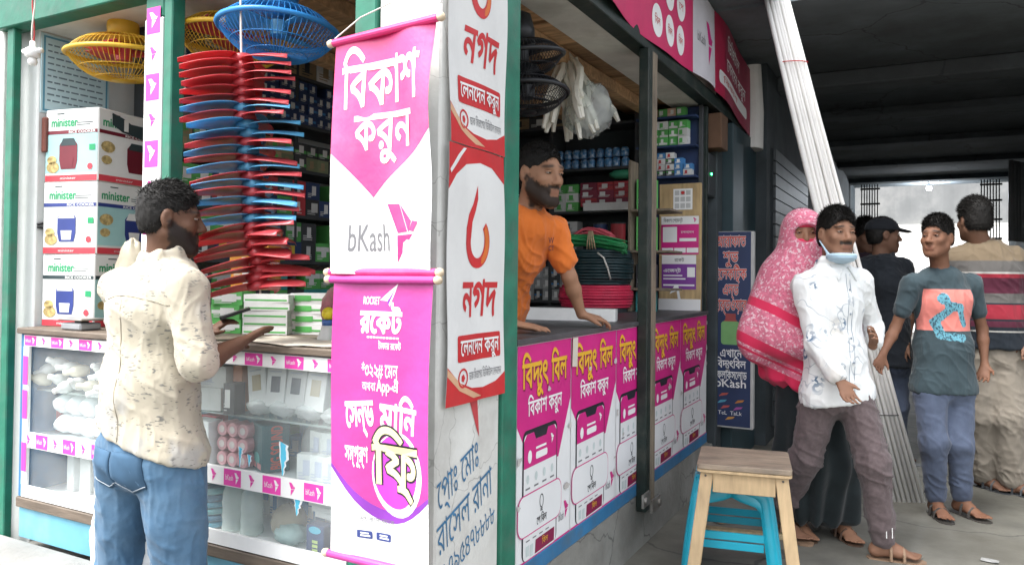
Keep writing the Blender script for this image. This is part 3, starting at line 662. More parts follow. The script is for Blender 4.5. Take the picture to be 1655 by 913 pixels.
# ================================================================ electrical shop sign board
sg = empty('sign_board', (.09, 3.3, .31), 'tall navy sign board with red lettering and gas cylinder picture', 'sign')
navy = mat('sign_navy', (.028, .045, .115), .5, .15, 6)
MB().box((-.052, 3.30, .30), (.222, 3.36, 1.565)).build('frame', mat('sign_frame', (.50, .50, .49), .6), sg, bevel=.004)
fn = lambda u, v, o: (-.052+u, 3.298-o, .30+v)
pr = Print(fn, sg); pr.poly(rect(.004, .012, .258, 1.262), navy, .0004, name='face', step=None)
red_t = mat('sign_red_ink', (.55, .09, .07), .5)
for t, v, wd in (('আরাফাত', 1.165, .19), ('শুভ', 1.065, .095), ('ইলেকট~রিক', .955, .20), ('এন্ড', .855, .10), ('হার্ডওয়ার', .755, .20)):
    pr.text(t, .131, v, .105, txt_w, .0010, width=wd, bold=.045, center=True); pr.text(t, .131, v, .105, red_t, .0016, width=wd, bold=.018, center=True)
for t, v, wd, s in (('এখানে', .455, .14, .075), ('বিদ~যুৎবিল', .385, .19, .075), ('ফ্লেক্সিলোড', .315, .20, .075), ('bKash', .262, .20, .075)): pr.text(t, .135, v, s, txt_w, .0010, width=wd, bold=.014, center=True)
pr.poly([(.085, .68), (.10, .70), (.10, .735), (.165, .735), (.165, .70), (.18, .68)], mat('cyl_red', (.35, .07, .07), .5), .0010, name='cylinder_picture', step=None); pr.poly(rrect(.072, .535, .192, .685, .02), mat('cyl_green', (.20, .42, .16), .5), .0012, name='cylinder_picture', step=None)
for (u, v, c) in ((.06, .20, (.45, .10, .08)), (.05, .155, (.10, .35, .5)), (.16, .16, (.5, .2, .05)), (.07, .12, (.5, .1, .1)), (.15, .115, (.35, .08, .3)), (.10, .05, (.6, .3, .08))):
    pr.poly([(u, v), (u+.05, v+.012), (u+.062, v+.026), (u+.02, v+.022)], mat('chip_%d%d' % (u*100, v*100), c, .5), .0010, name='picture', step=None)
pr.text('TeL  TaLk', .13, .085, .035, txt_w, .0010, width=.15, center=True)
# ================================================================ hanging fans
def fan(loc, R, m, mblade, label, tilt=(0, 0), flat=.48, motor_h=.10, drop=.25, motor_r=.055):
    f = empty('hanging_fan', loc, label, 'fan', 'hanging fans'); f.rotation_euler = (tilt[0], tilt[1], random.uniform(0, 3))
    prof = lambda t, s: (R*t, s*R*flat*(1-t**3.2) if s < 0 else R*flat*.75*(1-t**4))
    for s, nm in ((-1, 'lower_cage'), (1, 'upper_cage')):
        g = MB(); nw = 64
        for k in range(nw):
            a = 2*math.pi*k/nw; pts = []
            for j in range(8):
                t = .22+.78*j/7; r, z = prof(t, s); pts.append((r*math.cos(a), r*math.sin(a), z))
            g.tube(pts, .0015, 4, False)
        for t in (.22, .5, .78): r, z = prof(t, s); g.ring((0, 0, z), r, .0018, 40, 4)
        g.build(nm, m, f, smooth=True, local=True)
    MB().ring((0, 0, 0), R, .009, 48, 8).build('rim', m, f, smooth=True, local=True)
    r0, z0 = prof(.22, -1)
    MB().lathe([(0, z0-.006), (R*.2, z0-.004), (R*.235, z0+.003), (0, z0+.006)], n=24).build('badge', m, f, smooth=True, local=True)
    zt = prof(.22, 1)[1]
    MB().lathe([(0, zt-.02), (motor_r, zt-.015), (motor_r*1.05, zt+motor_h*.4), (motor_r*.85, zt+motor_h), (.02, zt+motor_h+.015), (0, zt+motor_h+.016)], n=24).build('motor', m, f, smooth=True, local=True)
    g = MB()
    for k in range(3):
        a0 = k*2*math.pi/3; P = []
        for i in range(7):
            r = .03+(R*.86-.03)*i/6; wd = .35+.55*math.sin(min(1, i/6*1.15)*2.4)
            P.append([(r*math.cos(a0+wd*(j/5-.5)), r*math.sin(a0+wd*(j/5-.5)), .012+.03*(j/5-.5)) for j in range(6)])
        g.grid(P, (0, 0, .003))
    g.lathe([(0, -.02), (.028, -.018), (.03, .03), (0, .032)], n=16); g.build('blade', mblade, f, smooth=False, local=True)
    MB().tube([(0, 0, zt+motor_h), (0, 0, zt+motor_h+drop)], .007, 8).build('down_rod', m, f, local=True)
    return f
yel = mat('fan_yellow', (.66, .40, .035), .4, .1, 8); blu = mat('fan_blue', (.035, .25, .62), .35, .1, 8); blk = mat('fan_black', (.014, .015, .018), .4)
redb = mat('blade_red', (.64, .085, .10), .38, .12, 6, rnd=.10, coat=.3, spec=.5); blub = mat('blade_blue', (.12, .42, .66), .38, .12, 6, rnd=.10, coat=.3)
def thin_plastic(m, k):      # light comes through the thin moulded blades
    N, L, b = nodes_of(m); out = [n for n in N if n.type == 'OUTPUT_MATERIAL'][0]; t = N.new('ShaderNodeBsdfTranslucent'); L.new(b.inputs['Base Color'].links[0].from_socket, t.inputs[0]); mx = N.new('ShaderNodeMixShader'); mx.inputs[0].default_value = k; L.new(b.outputs[0], mx.inputs[1]); L.new(t.outputs[0], mx.inputs[2]); L.new(mx.outputs[0], out.inputs[0])
thin_plastic(redb, .4); thin_plastic(blub, .4)
fan((-1.57, .16, 2.10), .20, yel, redb, 'yellow caged fan hanging above the rice cooker cartons', (RAD(3), RAD(-2)))
fan((-1.08, .26, 2.125), .20, yel, redb, 'yellow caged fan hanging right of the logo board', (RAD(-3), RAD(2)))
fan((-.735, .135, 2.075), .195, blu, blub, 'blue caged fan hanging above the string of loose blades', (RAD(2), RAD(3)), motor_h=.11)
fan((-.23, .93, 2.13), .165, blk, blk, 'black caged fan hanging inside the right opening, upper one', (RAD(6), RAD(-4)), drop=.15)
fan((-.215, .95, 1.985), .16, blk, blk, 'black caged fan hanging inside the right opening, lower one', (RAD(-4), RAD(4)), drop=.03, motor_h=.05)
# ---------------------------------------------------------------- string of fan blades
def blade_mesh(m, nm):
    g = MB(); R = .188
    for k in range(3):
        a0 = k*2*math.pi/3; F = []; n, q = 15, 9
        for i in range(n):
            t = i/(n-1); r = .022+(R-.022)*t; hw = .049*(.50+.50*math.sin(math.pi*t**.8)**.8)*max(.004, 1-t**3.2)**.62
            row_ = []
            for j in range(q):
                e = 2*j/(q-1)-1; x = r*math.cos(hw*e/max(r, .05)*.6); y = hw*e
                row_.append((x*math.cos(a0)-y*math.sin(a0), x*math.sin(a0)+y*math.cos(a0), .010*e*(1-.45*t)+.006-.022*t*t+.005*(1-e*e)))
            F.append(row_)
        g.grid(F, (0, 0, .0022))
    g.lathe([(.006, -.008), (.031, -.007), (.035, .004), (.029, .018), (.006, .021), (.006, -.008)], n=18)
    return g.mesh(nm, m, smooth=True)
mr, mbu = blade_mesh(redb, 'fan_blade_red'), blade_mesh(blub, 'fan_blade_blue')
seq = 'RRRRRRBRBBRBRBRBRBRBRRRRRRRR'; nth = {'R': 0, 'B': 0}; rb = random.Random(11)
ORD = ['first', 'second', 'third', 'fourth', 'fifth', 'sixth', 'seventh', 'eighth', 'ninth', 'tenth', 'eleventh', 'twelfth', 'thirteenth', 'fourteenth', 'fifteenth', 'sixteenth', 'seventeenth', 'eighteenth', 'nineteenth', 'twentieth']
tp, bt = Vector((-.712, -.045, 1.928)), Vector((-.655, -.005, 1.222)); ang = 2.06
for i, c in enumerate(seq):
    t = i/(len(seq)-1); p = tp.lerp(bt, t)+Vector((.006*math.sin(i*.9), .004*math.cos(i*1.3), 0))
    ang = 2.10+.12*math.sin(i*.55)+rb.uniform(-.07, .07)+(.35 if i in (8, 9) else 0)
    qq = Matrix.Rotation(RAD(rb.uniform(-7, 0)-(3 if i > 18 else 0)), 3, Vector((Fw.x, Fw.y, 0)).normalized()) @ Matrix.Rotation(rb.uniform(-.05, .05), 3, Rt) @ Matrix.Rotation(ang+(rb.choice([0, 0, .25, -.3]) if i > 18 else 0), 3, 'Z')
    o = link('fan_blade', mr if c == 'R' else mbu, None, p, qq.to_euler())
    tag(o, '%s three-winged plastic fan blade, %s %s from the top of the hanging string' % (('red' if c == 'R' else 'blue'), ORD[nth[c]], 'red one' if c == 'R' else 'blue one'), 'fan blade', 'fan blades strung on a cord'); nth[c] += 1
top('blade_string', MB().tube([tp+Vector((-.01, 0, .28)), tp+Vector((0, 0, .03)), tp.lerp(bt, .5), bt+Vector((0, 0, -.02))], .0035, 6), cordm, 'white cord holding the string of red and blue fan blades', 'cord')
# ---------------------------------------------------------------- bare bulb holder on a twisted wire
hb = empty('hanging_bulb', (-1.735, -.09, 2.03), 'white bulb holder hanging on a red and white wire at the top left', 'lamp')
wp_ = mat('holder_white', (.80, .80, .78), .35)
for k, m_ in ((0, mat('wire_red', (.5, .06, .06), .5)), (1, cordm)): MB().tube([(-1.735+.004*math.cos(j*.9+k*3.14), -.09+.004*math.sin(j*.9+k*3.14), 2.10+.035*j) for j in range(15)], .003, 5).build('wire', m_, hb, smooth=True)
MB().lathe([(0, .095), (.010, .09), (.012, .07), (.024, .062), (.026, .035), (.018, .03), (0, .03)], (-1.735, -.09, 2.02), 18).build('holder', wp_, hb, smooth=True)
MB().tube([(-1.775, -.10, 2.075), (-1.695, -.08, 2.075)], .010, 10).build('side_outlet', wp_, hb, smooth=True)
MB().lathe([(0, .0), (.012, .003), (.017, .014), (.013, .03), (0, .03)], (-1.735, -.09, 2.02), 16).build('bulb', mat('bulb_glass', (.85, .85, .82), .15), hb, smooth=True)

# ================================================================ rice cooker cartons
carton_w = mat('carton_white', (.74, .75, .73), .55, .05, 6, dirt=((.58, .57, .53), .4, 5)); c_aqua = mat('print_aqua', (.34, .58, .58), .55, .08, 8); c_green = mat('print_green', (.02, .30, .12), .5); c_red = mat('print_red', (.58, .05, .07), .5); c_maroon = mat('print_cooker_maroon', (.16, .012, .025), .35); c_navy = mat('print_cooker_navy', (.03, .05, .22), .35); c_food = mat('print_food', (.45, .34, .14), .7, .5, 60); c_blk = mat('print_charcoal', (.03, .05, .055), .5)
def cooker(z, dim, rz, c, pot, band, label, dx=0, shop_tape=False):
    b = empty('rice_cooker_carton', (c[0], c[1], z), label, 'carton', 'stacked rice cooker cartons', rz); w_, d_, h_ = dim
    MB().box((-w_/2, -d_/2, 0), (w_/2, d_/2, h_)).build('box', carton_w, b, bevel=.004, local=True)
    for side in (0, 1):      # two printed faces: front (-Y) and right (+X)
        L = w_ if side == 0 else d_
        fn = (lambda u, v, o: (-w_/2+u, -d_/2-o, v)) if side == 0 else (lambda u, v, o: (w_/2+o, -d_/2+u, v))
        class P2(Print):
            def _emit(s, name, pieces, m, off):
                mb = MB()
                for i, (v, t) in enumerate(pieces): mb.add([s.fn(a, bb, off+(i % 3)*.00012) for a, bb in v], [tuple(f) for f in t])
                return mb.build(name, m, s.par, local=True) if mb.f else None
        pr = P2(fn, b)
        aq = (side == 0) == (pot is c_maroon)
        if aq: pr.poly(rect(.004, h_*.12, L-.004, h_*.66), c_aqua, .0006, name='aqua_field', step=None)
        pr.text('minister', .03 if side == 0 else .02, h_*.76, h_*.17, c_green, .0010, width=L*.5, bold=.03); pr.many([rect(L*.22, h_*.93, L*.36, h_*.945), rect(L*.6, h_*.80, L*.9, h_*.81), rect(L*.6, h_*.77, L*.85, h_*.78)], c_blk, .0010, name='print_line', step=None)
        pr.poly(rect(.004, h_*.655, L-.004, h_*.705), band, .0012, name='title_band', step=None); pr.text('RICE COOKER', L*.45, h_*.662, h_*.05, carton_w, .0018, width=L*.5, bold=.02)
        pr.poly(rect(.004, h_*.005, L-.004, h_*.09), c_red, .0012, name='red_band', step=None); pr.text('minister', L*.3, h_*.03, h_*.05, carton_w, .0018, width=L*.3)
        cx = L*(.45 if side == 0 else .66); ww = L*.17; y0, y1 = h_*.17, h_*.56
        pr.poly([(cx-ww*.8, y0), (cx+ww*.8, y0), (cx+ww, y0+(y1-y0)*.3), (cx+ww, y1*.9), (cx+ww*.7, y1), (cx-ww*.7, y1), (cx-ww, y1*.9), (cx-ww, y0+(y1-y0)*.3)], pot, .0018, name='cooker_picture', step=None)
        pr.poly([(cx-ww*.9, y1*.88), (cx+ww*.9, y1*.88), (cx+ww*.6, y1*1.06), (cx-ww*.6, y1*1.06)], c_blk if pot is c_maroon else carton_w, .0024, name='cooker_picture', step=None)
        pr.poly([(cx-ww*.5, y0*1.15), (cx+ww*.5, y0*1.15), (cx+ww*.6, y0*1.9), (cx-ww*.6, y0*1.9)], c_maroon if pot is c_maroon else carton_w, .0026, name='cooker_picture', step=None)
        pr.poly(ell(L*.16, h_*(.48 if side else .2), L*.12, h_*.08, 12), c_food, .0020, name='food_picture', step=None); pr.poly(ell(L*.14, h_*.3, L*.09, h_*.06, 12), c_food, .0020, name='food_picture', step=None)
        pr.poly(ell(L*.86, h_*.2, L*.05, h_*.045, 12), c_red, .0022, name='seal', step=None); pr.poly(rect(L*.84, h_*.42, L*.95, h_*.50), c_green, .0022, name='seal', step=None)
        if shop_tape and side == 1: pr.poly([(L*.22, h_*.80), (L*.22, h_*.96), (L*.40, h_*.92), (L*.55, h_*.86), (L*.80, h_*.86), (L*.80, h_*.66), (L*.58, h_*.70), (L*.40, h_*.72)], c_blk, .0030, name='dark_tape', step=None); pr.poly(rect(L*.42, h_*.74, L*.50, h_*.90), carton_w, .0036, name='dark_tape_gap', step=None)
    return b
cooker(1.048, (.27, .29, .285), RAD(9), (-1.832, .250), c_navy, c_blk, 'white rice cooker carton at the bottom of the stack on the showcase')
cooker(1.334, (.268, .288, .285), RAD(11), (-1.834, .248), c_navy, c_navy, 'rice cooker carton showing a navy pot, middle of the stack')
cooker(1.620, (.270, .292, .288), RAD(10), (-1.832, .252), c_maroon, c_maroon, 'rice cooker carton showing a maroon pot, topmost of the stack', shop_tape=True)
# ================================================================ small goods
def lump(name, c, r, m, label, cat, group=None, seed=0, amp=.25, n=14):
    """crumpled bag: noisy closed surface"""
    rr = np.random.RandomState(seed); ph = rr.uniform(0, 6, (6, 3)); fr = rr.uniform(2, 6, (6, 3)); g = MB(); V = []; F = []
    for i in range(n+1):
        th = math.pi*i/n
        for j in range(2*n):
            p = 2*math.pi*j/(2*n); d = np.array([math.sin(th)*math.cos(p), math.sin(th)*math.sin(p), math.cos(th)])
            k = 1+amp*sum(abs(math.sin(fr[q]@d*1.5+ph[q, 0])) - .6 for q in range(6))/3
            V.append((c[0]+r[0]*d[0]*k, c[1]+r[1]*d[1]*k, c[2]+r[2]+r[2]*d[2]*k))
    for i in range(n):
        for j in range(2*n): F.append((i*2*n+j, (i+1)*2*n+j, (i+1)*2*n+(j+1) % (2*n), i*2*n+(j+1) % (2*n)))
    zmin = min(v[2] for v in V); V = [(x, y, z-zmin+c[2]) for x, y, z in V]
    g.add(V, F); return top(name, g, m, label, cat, group, smooth=True)
poly_bag = glass('poly_bag', (.86, .88, .86), .5, .25); clear_bag = glass('clear_bag', (.92, .95, .94), .3, .2); beige_bag = mat('beige_bag', (.48, .44, .34), .4, .2, 9, .3, 20)
BOXM = {}
def box_mesh(key, dim, base, label_c=None, stripe=None, face='Y', seed=0):
    """carton with printed label and stripe on the face that is seen; cached"""
    if key in BOXM: return BOXM[key]
    w_, d_, h_ = dim; g = MB(); g.box((-w_/2, -d_/2, 0), (w_/2, d_/2, h_)); bm_ = [base]; o = .0007
    def quad(u0, v0, u1, v1, lay):
        q = o*lay
        if face == 'Y': g.add([(-w_/2+w_*u0, -d_/2-q, h_*v0), (-w_/2+w_*u1, -d_/2-q, h_*v0), (-w_/2+w_*u1, -d_/2-q, h_*v1), (-w_/2+w_*u0, -d_/2-q, h_*v1)], [(0, 1, 2, 3)])
        else: g.add([(w_/2+q, -d_/2+d_*u0, h_*v0), (w_/2+q, -d_/2+d_*u1, h_*v0), (w_/2+q, -d_/2+d_*u1, h_*v1), (w_/2+q, -d_/2+d_*u0, h_*v1)], [(0, 1, 2, 3)])
    rr = random.Random(seed)
    if stripe: g.slot = len(bm_); bm_.append(stripe); v = rr.uniform(.05, .6); quad(.03, v, .97, v+rr.uniform(.12, .3), 1)
    if label_c:
        g.slot = len(bm_); bm_.append(label_c); u = rr.uniform(.08, .4); quad(u, .25, u+rr.uniform(.25, .5), .8, 2)
        for k in range(3): quad(.1, .12+.05*k*2, .1+rr.uniform(.2, .7), .12+.05*k*2+.04, 3)
    g.slot = 0; BOXM[key] = g.mesh(key, bm_); return BOXM[key]
def put(me, loc, name, label, cat, group, rz=0.0): o = link(name, me, None, loc, (0, 0, rz)); return tag(o, label, cat, group)
C = lambda n, c, r=.5, rnd=.18: mat('box_'+n, c, r, .08, 10, rnd=rnd, dirt=((c[0]*.6, c[1]*.6, c[2]*.6), .35, 8))
cW, cG, cB, cN, cR, cO, cY, cK, cM, cT, cP = C('white', (.68, .69, .68)), C('green', (.10, .40, .10)), C('blue', (.06, .22, .48)), C('navy', (.03, .055, .14)), C('red', (.45, .05, .06)), C('orange', (.62, .25, .03)), C('yellow', (.62, .45, .06)), C('dark', (.05, .055, .06)), C('maroon', (.22, .03, .06)), C('kraft', (.33, .25, .15)), C('teal', (.05, .30, .30))
LOW = ('lowest', 'second from the bottom', 'third from the bottom', 'fourth from the bottom', 'fifth from the bottom')
def lvl(k, n): return 'topmost' if k == n-1 else LOW[k]
# ---------------------------------------------------------------- cartons on the showcase top
rr = random.Random(4)
me = box_mesh('green_white_carton', (.17, .11, .028), cW, None, cG, 'Y', 3)
for k in range(5): put(me, (-.93+rr.uniform(-.004, .004), .32, 1.048+k*.0285), 'tube_light_carton', 'flat white carton with green band beside the reaching hand, %s of five' % lvl(k, 5), 'carton', 'green banded flat cartons', RAD(20+rr.uniform(-2, 2)))
me = box_mesh('green_carton', (.12, .10, .05), cG, cW, cW, 'Y', 5)
for k in range(3): put(me, (-1.08+rr.uniform(-.006, .006), .28, 1.048+k*.051), 'green_carton', 'green carton piled behind the forearm, %s of three' % lvl(k, 3), 'carton', 'green cartons behind the forearm', RAD(15+rr.uniform(-4, 4)))
me = box_mesh('orange_carton', (.15, .10, .042), cO, cW, None, 'Y', 6)
for k in range(4): put(me, (-1.06+rr.uniform(-.006, .006), .36, 1.205+k*.043), 'orange_carton', 'flat orange carton behind the lower fan blades, %s of the pile' % lvl(k, 4), 'carton', 'orange cartons behind the blades', RAD(14+rr.uniform(-5, 5)))
me = box_mesh('pale_green_carton', (.14, .10, .036), cW, cG, cG, 'Y', 9)
for k in range(4): put(me, (-.80+rr.uniform(-.006, .006), .40, 1.048+k*.037), 'white_carton', 'white carton with green print right of the flat cartons, %s' % lvl(k, 4), 'carton', 'white cartons with green print', RAD(18+rr.uniform(-5, 5)))
paper = MB(); P = [[(-.80+.055*i, -.005+.05*j+.02*math.sin(i), 1.0485+.004*abs(math.sin(i*1.3+j))) for j in range(5)] for i in range(9)]; paper.grid(P, (0, 0, .0012)); top('newspaper', paper, mat('newsprint', (.60, .55, .46), .8, .12, 30), 'spread newspaper sheet on the showcase top under the hand', 'newspaper')
ty = empty('desk_bell', (-.56, .20, 1.048), 'small white stand with a yellow ball on the showcase top', 'ornament')
MB().lathe([(0, 0), (.034, 0), (.036, .008), (.026, .03), (.02, .05), (0, .05)], (-.56, .20, 1.048), 18).build('base', cW, ty, smooth=True)
MB().lathe([(0, .05), (.020, .05), (.021, .068), (0, .068)], (-.56, .20, 1.048), 18).build('collar', mat('bell_blue', (.05, .12, .35), .4), ty, smooth=True)
MB().lathe([(.0, .066)]+[(.022*math.sin(math.pi*k/10), .088-.022*math.cos(math.pi*k/10)) for k in range(1, 10)]+[(0, .11)], (-.56, .20, 1.048), 18).build('ball', mat('ball_yellow', (.75, .60, .03), .35), ty, smooth=True)
pb = lump('plaid_bag', (-.66, .36, 1.048), (.06, .05, .085), mat('plaid', (.14, .04, .05), .8, .4, 30, dirt=((.02, .10, .06), .8, 14)), 'dark red and green plaid bag on the showcase top beside the pink banner', 'bag', None, 4, .15)
put(box_mesh('yellow_tin', (.06, .06, .05), cY, None, None), (-.60, .42, 1.048), 'yellow_tin', 'small yellow box behind the yellow ball stand', 'box', None)
put(box_mesh('yellow_tin', (.06, .06, .05), cY, None, None), (-.52, .30, 1.16), 'yellow_pouch', 'yellow packet on carton beside the pink banner edge', 'packet', None)
put(box_mesh('dark_carton_a', (.12, .12, .11), cK, cW, None), (-.53, .34, 1.048), 'dark_carton', 'dark carton under the yellow packet beside the pink banner', 'carton', None)
lump('plastic_jar_bag', (-1.43, .115, 1.048), (.068, .06, .165), glass('beige_film', (.72, .66, .52), .62, .3), 'beige plastic bag standing behind the customer\'s shoulder', 'bag', None, 8, .18)
sc_ = empty('weighing_scale', (-1.62, .05, 1.048), 'grey weighing scale beside the rice cooker cartons', 'scale')
MB().box((-1.68, .0, 1.048), (-1.56, .085, 1.075)).build('body', grey_p, sc_, bevel=.006); MB().box((-1.69, -.005, 1.083), (-1.55, .09, 1.091)).build('pan', steel, sc_, bevel=.003); MB().box((-1.64, .03, 1.074), (-1.60, .06, 1.085)).build('pillar', black_p, sc_)
# ---------------------------------------------------------------- goods inside the showcase
def in_case(nm, dim, x, y, z, mats3, label, cat, group, rz=0, seed=0): put(box_mesh(nm, dim, *mats3, 'Y', seed), (x, y, z), nm, label, cat, group, rz)
rr = random.Random(9)
capm = mat('bulb_pack', (.74, .74, .72), .35, .08, 9, rnd=.1); capk = mat('bulb_pack_beige', (.55, .50, .40), .4, rnd=.2)
bulb_me = MB().lathe([(0, 0), (.014, .002), (.022, .018), (.024, .04), (.018, .06), (.011, .068), (.011, .09), (0, .092)], n=14).mesh('led_bulb', capm, smooth=True)
bulb_me2 = MB().lathe([(0, 0), (.014, .002), (.022, .018), (.024, .04), (.018, .06), (.011, .068), (.011, .09), (0, .092)], n=14).mesh('led_bulb_beige', capk, smooth=True)
for k in range(18):
    x = -1.86+.042*(k % 9)*1.7+rr.uniform(-.01, .01); r_ = k//9
    o = link('packed_bulb', bulb_me if k % 4 else bulb_me2, None, (x, .09+.02*r_+rr.uniform(-.02, .02), .832+.06*r_), (RAD(90+rr.uniform(-25, 25)), rr.uniform(-.3, .3), rr.uniform(-.5, .5)))
    tag(o, 'white bulb lying in the heap on the upper shelf of the left case', 'bulb', 'loose bulbs in the showcase')
for k in range(8): lump('plastic_pack', (-1.80+.085*(k % 4)+rr.uniform(-.01, .01), .12, .632+.075*(k//4)), (.045, .06, .04), mat('pack_white', (.72, .74, .75), .3, .06, 9, rnd=.08), 'white plastic wrapped pack heaped behind the left pane', 'pack', 'white wrapped packs in the showcase', 20+k, .16, 10)
for k in range(4): in_case('blue_carton', (.07, .07, .042), -1.42, .10, .632+k*.043, (cB, cW, cW), 'small blue carton in the column behind the left pane, %s' % lvl(k, 4), 'carton', 'blue carton column in the showcase', seed=2)
for k in range(4): in_case('white_tall_carton', (.055, .06, .15), -1.77+.085*k, .14, .412, (cW, None, None), 'tall white carton on the bottom shelf of the left case, %s from the left' % ORD[k], 'carton', 'tall white cartons on the bottom shelf', rr.uniform(-.2, .2), 7)
for k in range(2): in_case('teal_carton', (.09, .07, .072), -1.46, .12, .412+k*.073, (cW, cP, cB), 'white carton with teal label on the bottom shelf, %s' % ('lower' if k == 0 else 'upper'), 'carton', 'teal labelled cartons on the bottom shelf', 0, 4)
in_case('red_carton', (.03, .05, .10), -1.865, .14, .632, (cR, None, None), 'narrow red carton at the left end of the middle shelf', 'carton', None)
pale_w = C('offwhite', (.66, .68, .66), .45, .06); pr_b = C('paleprint', (.50, .53, .62), .5, .06)
in_case('flat_white_carton', (.20, .05, .075), -.985, .06, .81, (pale_w, pr_b, None), 'flat white carton with pale print, lower of two behind the pane', 'carton', None, RAD(8), 3)
in_case('flat_white_carton_b', (.20, .05, .07), -.970, .07, .886, (pale_w, pr_b, None), 'flat white carton with pale print, upper of two behind the pane', 'carton', None, RAD(6), 5)
in_case('orange_small_carton', (.04, .05, .15), -.835, .10, .81, (C('salmon', (.60, .26, .15)), None, None), 'narrow salmon carton beside the flat white cartons', 'carton', None)
in_case('black_small_carton', (.045, .05, .10), -.815, .045, .81, (cK, cW, None), 'small black carton with white print on the glass shelf', 'carton', None, RAD(5), 8)
win = mat('window_gold', (.40, .34, .20), .3); winb = mat('window_dark', (.10, .12, .14), .3)
for k, (x, rt, wm, lb) in enumerate(((-.715, -.2, win, 'leaning'), (-.645, -.03, winb, 'second'), (-.565, .03, winb, 'third'), (-.485, .05, win, 'fourth'))):
    b = empty('adapter_carton', (x, .06, .845), 'white carton with a square window on the upper shelf, %s from the left' % ('first, leaning' if k == 0 else lb), 'carton', 'white window cartons in the showcase')
    b.rotation_euler = (RAD(-8), rt, RAD(6)); MB().box((-.036, -.012, 0), (.036, .03, .13)).build('box', cW, b, bevel=.002, local=True); MB().box((-.017, -.0135, .045), (.017, -.011, .095)).build('window', wm, b, local=True); MB().box((-.025, -.0135, .108), (.02, -.0115, .112)).build('print_line', pr_b, b, local=True)
for k in range(4): lump('clear_bag', (-.72+.105*k, .07, .81), (.055, .04, .026), clear_bag, 'crumpled clear bag under the window cartons, %s from the left' % ORD[k], 'bag', 'clear bags on the upper shelf', 40+k, .3, 10)
b = empty('gadget_carton', (-.965, .06, .632), 'white carton with a black round lens print behind the pane', 'carton'); MB().box((-1.005, .03, .632), (-.915, .09, .775)).build('box', cW, b, bevel=.002); MB().lathe([(0, 0), (.026, 0), (.026, .002), (0, .002)], (-.985, .0295, .70), 20, (0, -1, 0)).build('lens_print', ink_k, b); MB().box((-.995, .0285, .755), (-.965, .0298, .763)).build('print_line', ink_k, b)
rollm = mat('pink_roll', (.52, .26, .28), .35, .12, 12, rnd=.12); rollc = mat('roll_core', (.56, .50, .48), .4, .2, 30)
for k in range(9):
    b = empty('tape_roll', (-.875+.047*(k % 3), .08, .634+.048*(k//3)), 'pink wrapped tape roll behind the pane, %s row, %s column of the block' % (('bottom', 'middle', 'top')[k//3], ('left', 'middle', 'right')[k % 3]), 'roll', 'block of nine pink tape rolls')
    MB().lathe([(.006, -.03), (.022, -.03), (.0235, -.026), (.0235, .03), (.006, .03), (.006, -.03)], (-.875+.047*(k % 3), .08, .658+.048*(k//3)), 20, (0, 1, 0)).build('wrap', rollm, b, smooth=False); MB().lathe([(0, -.031), (.012, -.031), (.012, -.028), (0, -.028)], (-.875+.047*(k % 3), .08, .658+.048*(k//3)), 14, (0, 1, 0)).build('core', rollc, b)
b = empty('speaker_carton', (-.70, .10, .632), 'dark teal speaker carton with big red letters on its side', 'carton', rz=RAD(-28)); MB().box((-.065, -.045, 0), (.045, .045, .15)).build('box', C('deepteal', (.03, .10, .11)), b, bevel=.003, local=True)
class LP(Print):
    def _emit(s, name, pieces, m, off):
        mb = MB()
        for i, (v, t) in enumerate(pieces): mb.add([s.fn(a, bb, off+(i % 3)*.00012) for a, bb in v], [tuple(f) for f in t])
        return mb.build(name, m, s.par, local=True) if mb.f else None
LP(lambda u, v, o: (.045+o, -.04+u, .005+v), b).text('BIG SOUND', .058, .004, .052, mat('ink_brick', (.50, .09, .06), .5), .001, width=.14, rot=RAD(90), bold=.03)
LP(lambda u, v, o: (-.06+u, -.045-o, .01+v), b).poly(ell(.05, .03, .03, .02), mat('teal_glow', (.08, .32, .30), .4), .001, name='picture', step=None)
LP(lambda u, v, o: (-.06+u, -.045-o, .01+v), b).many([rect(.005, .0, .045, .018), rect(.055, .0, .095, .018)], mat('ink_rose', (.5, .2, .2), .5), .001, name='picture', step=None)
for k in range(5): in_case('charger_pack', (.06, .03, .085), -.50+.05*(k % 3), .05+.05*(k//3), .632+.06*(k//3), (pale_w, pr_b, None), 'white charger pack leaning at the right end of the middle shelf', 'pack', 'charger packs on the middle shelf', rr.uniform(-.4, .4), k % 2)
for k in range(3): lump('grey_bag', (-.60+.06*k, .20, .632), (.05, .05, .07), poly_bag, 'translucent bag standing behind the charger packs, %s from the left' % ORD[k], 'bag', 'translucent bags on the middle shelf', 60+k, .25, 10)
for k in range(6):
    g = MB(); g.ring((-.99, .12, .424+.022*k), .075, .011, 40, 8); top('hose_coil', g, mat('hose_%d' % (k % 3), ((.05, .22, .30), (.04, .14, .22), (.12, .30, .32))[k % 3], .35), 'blue green plastic ring stacked in the right case, %s of six' % ('topmost' if k == 5 else LOW[k]), 'coil', 'stack of plastic rings in the showcase', smooth=True)
for k, x in enumerate((-.87, -.785)):
    b = empty('plastic_bottle', (x, .10, .412), 'empty clear plastic bottle on the bottom shelf, %s of the pair' % ('left' if k == 0 else 'right'), 'bottle', 'clear bottles in the showcase')
    MB().lathe([(0, 0), (.036, .002), (.038, .01), (.035, .03), (.038, .05), (.035, .07), (.038, .09), (.036, .11), (.034, .13), (.022, .155), (.012, .165), (.012, .172), (0, .172)], (x, .10, .412), 20).build('body', glass('bottle_pet', (.80, .86, .83), .38, .15), b, smooth=True); MB().lathe([(0, .172), (.014, .172), (.014, .188), (0, .189)], (x, .10, .412), 14).build('cap', cW, b, smooth=True)
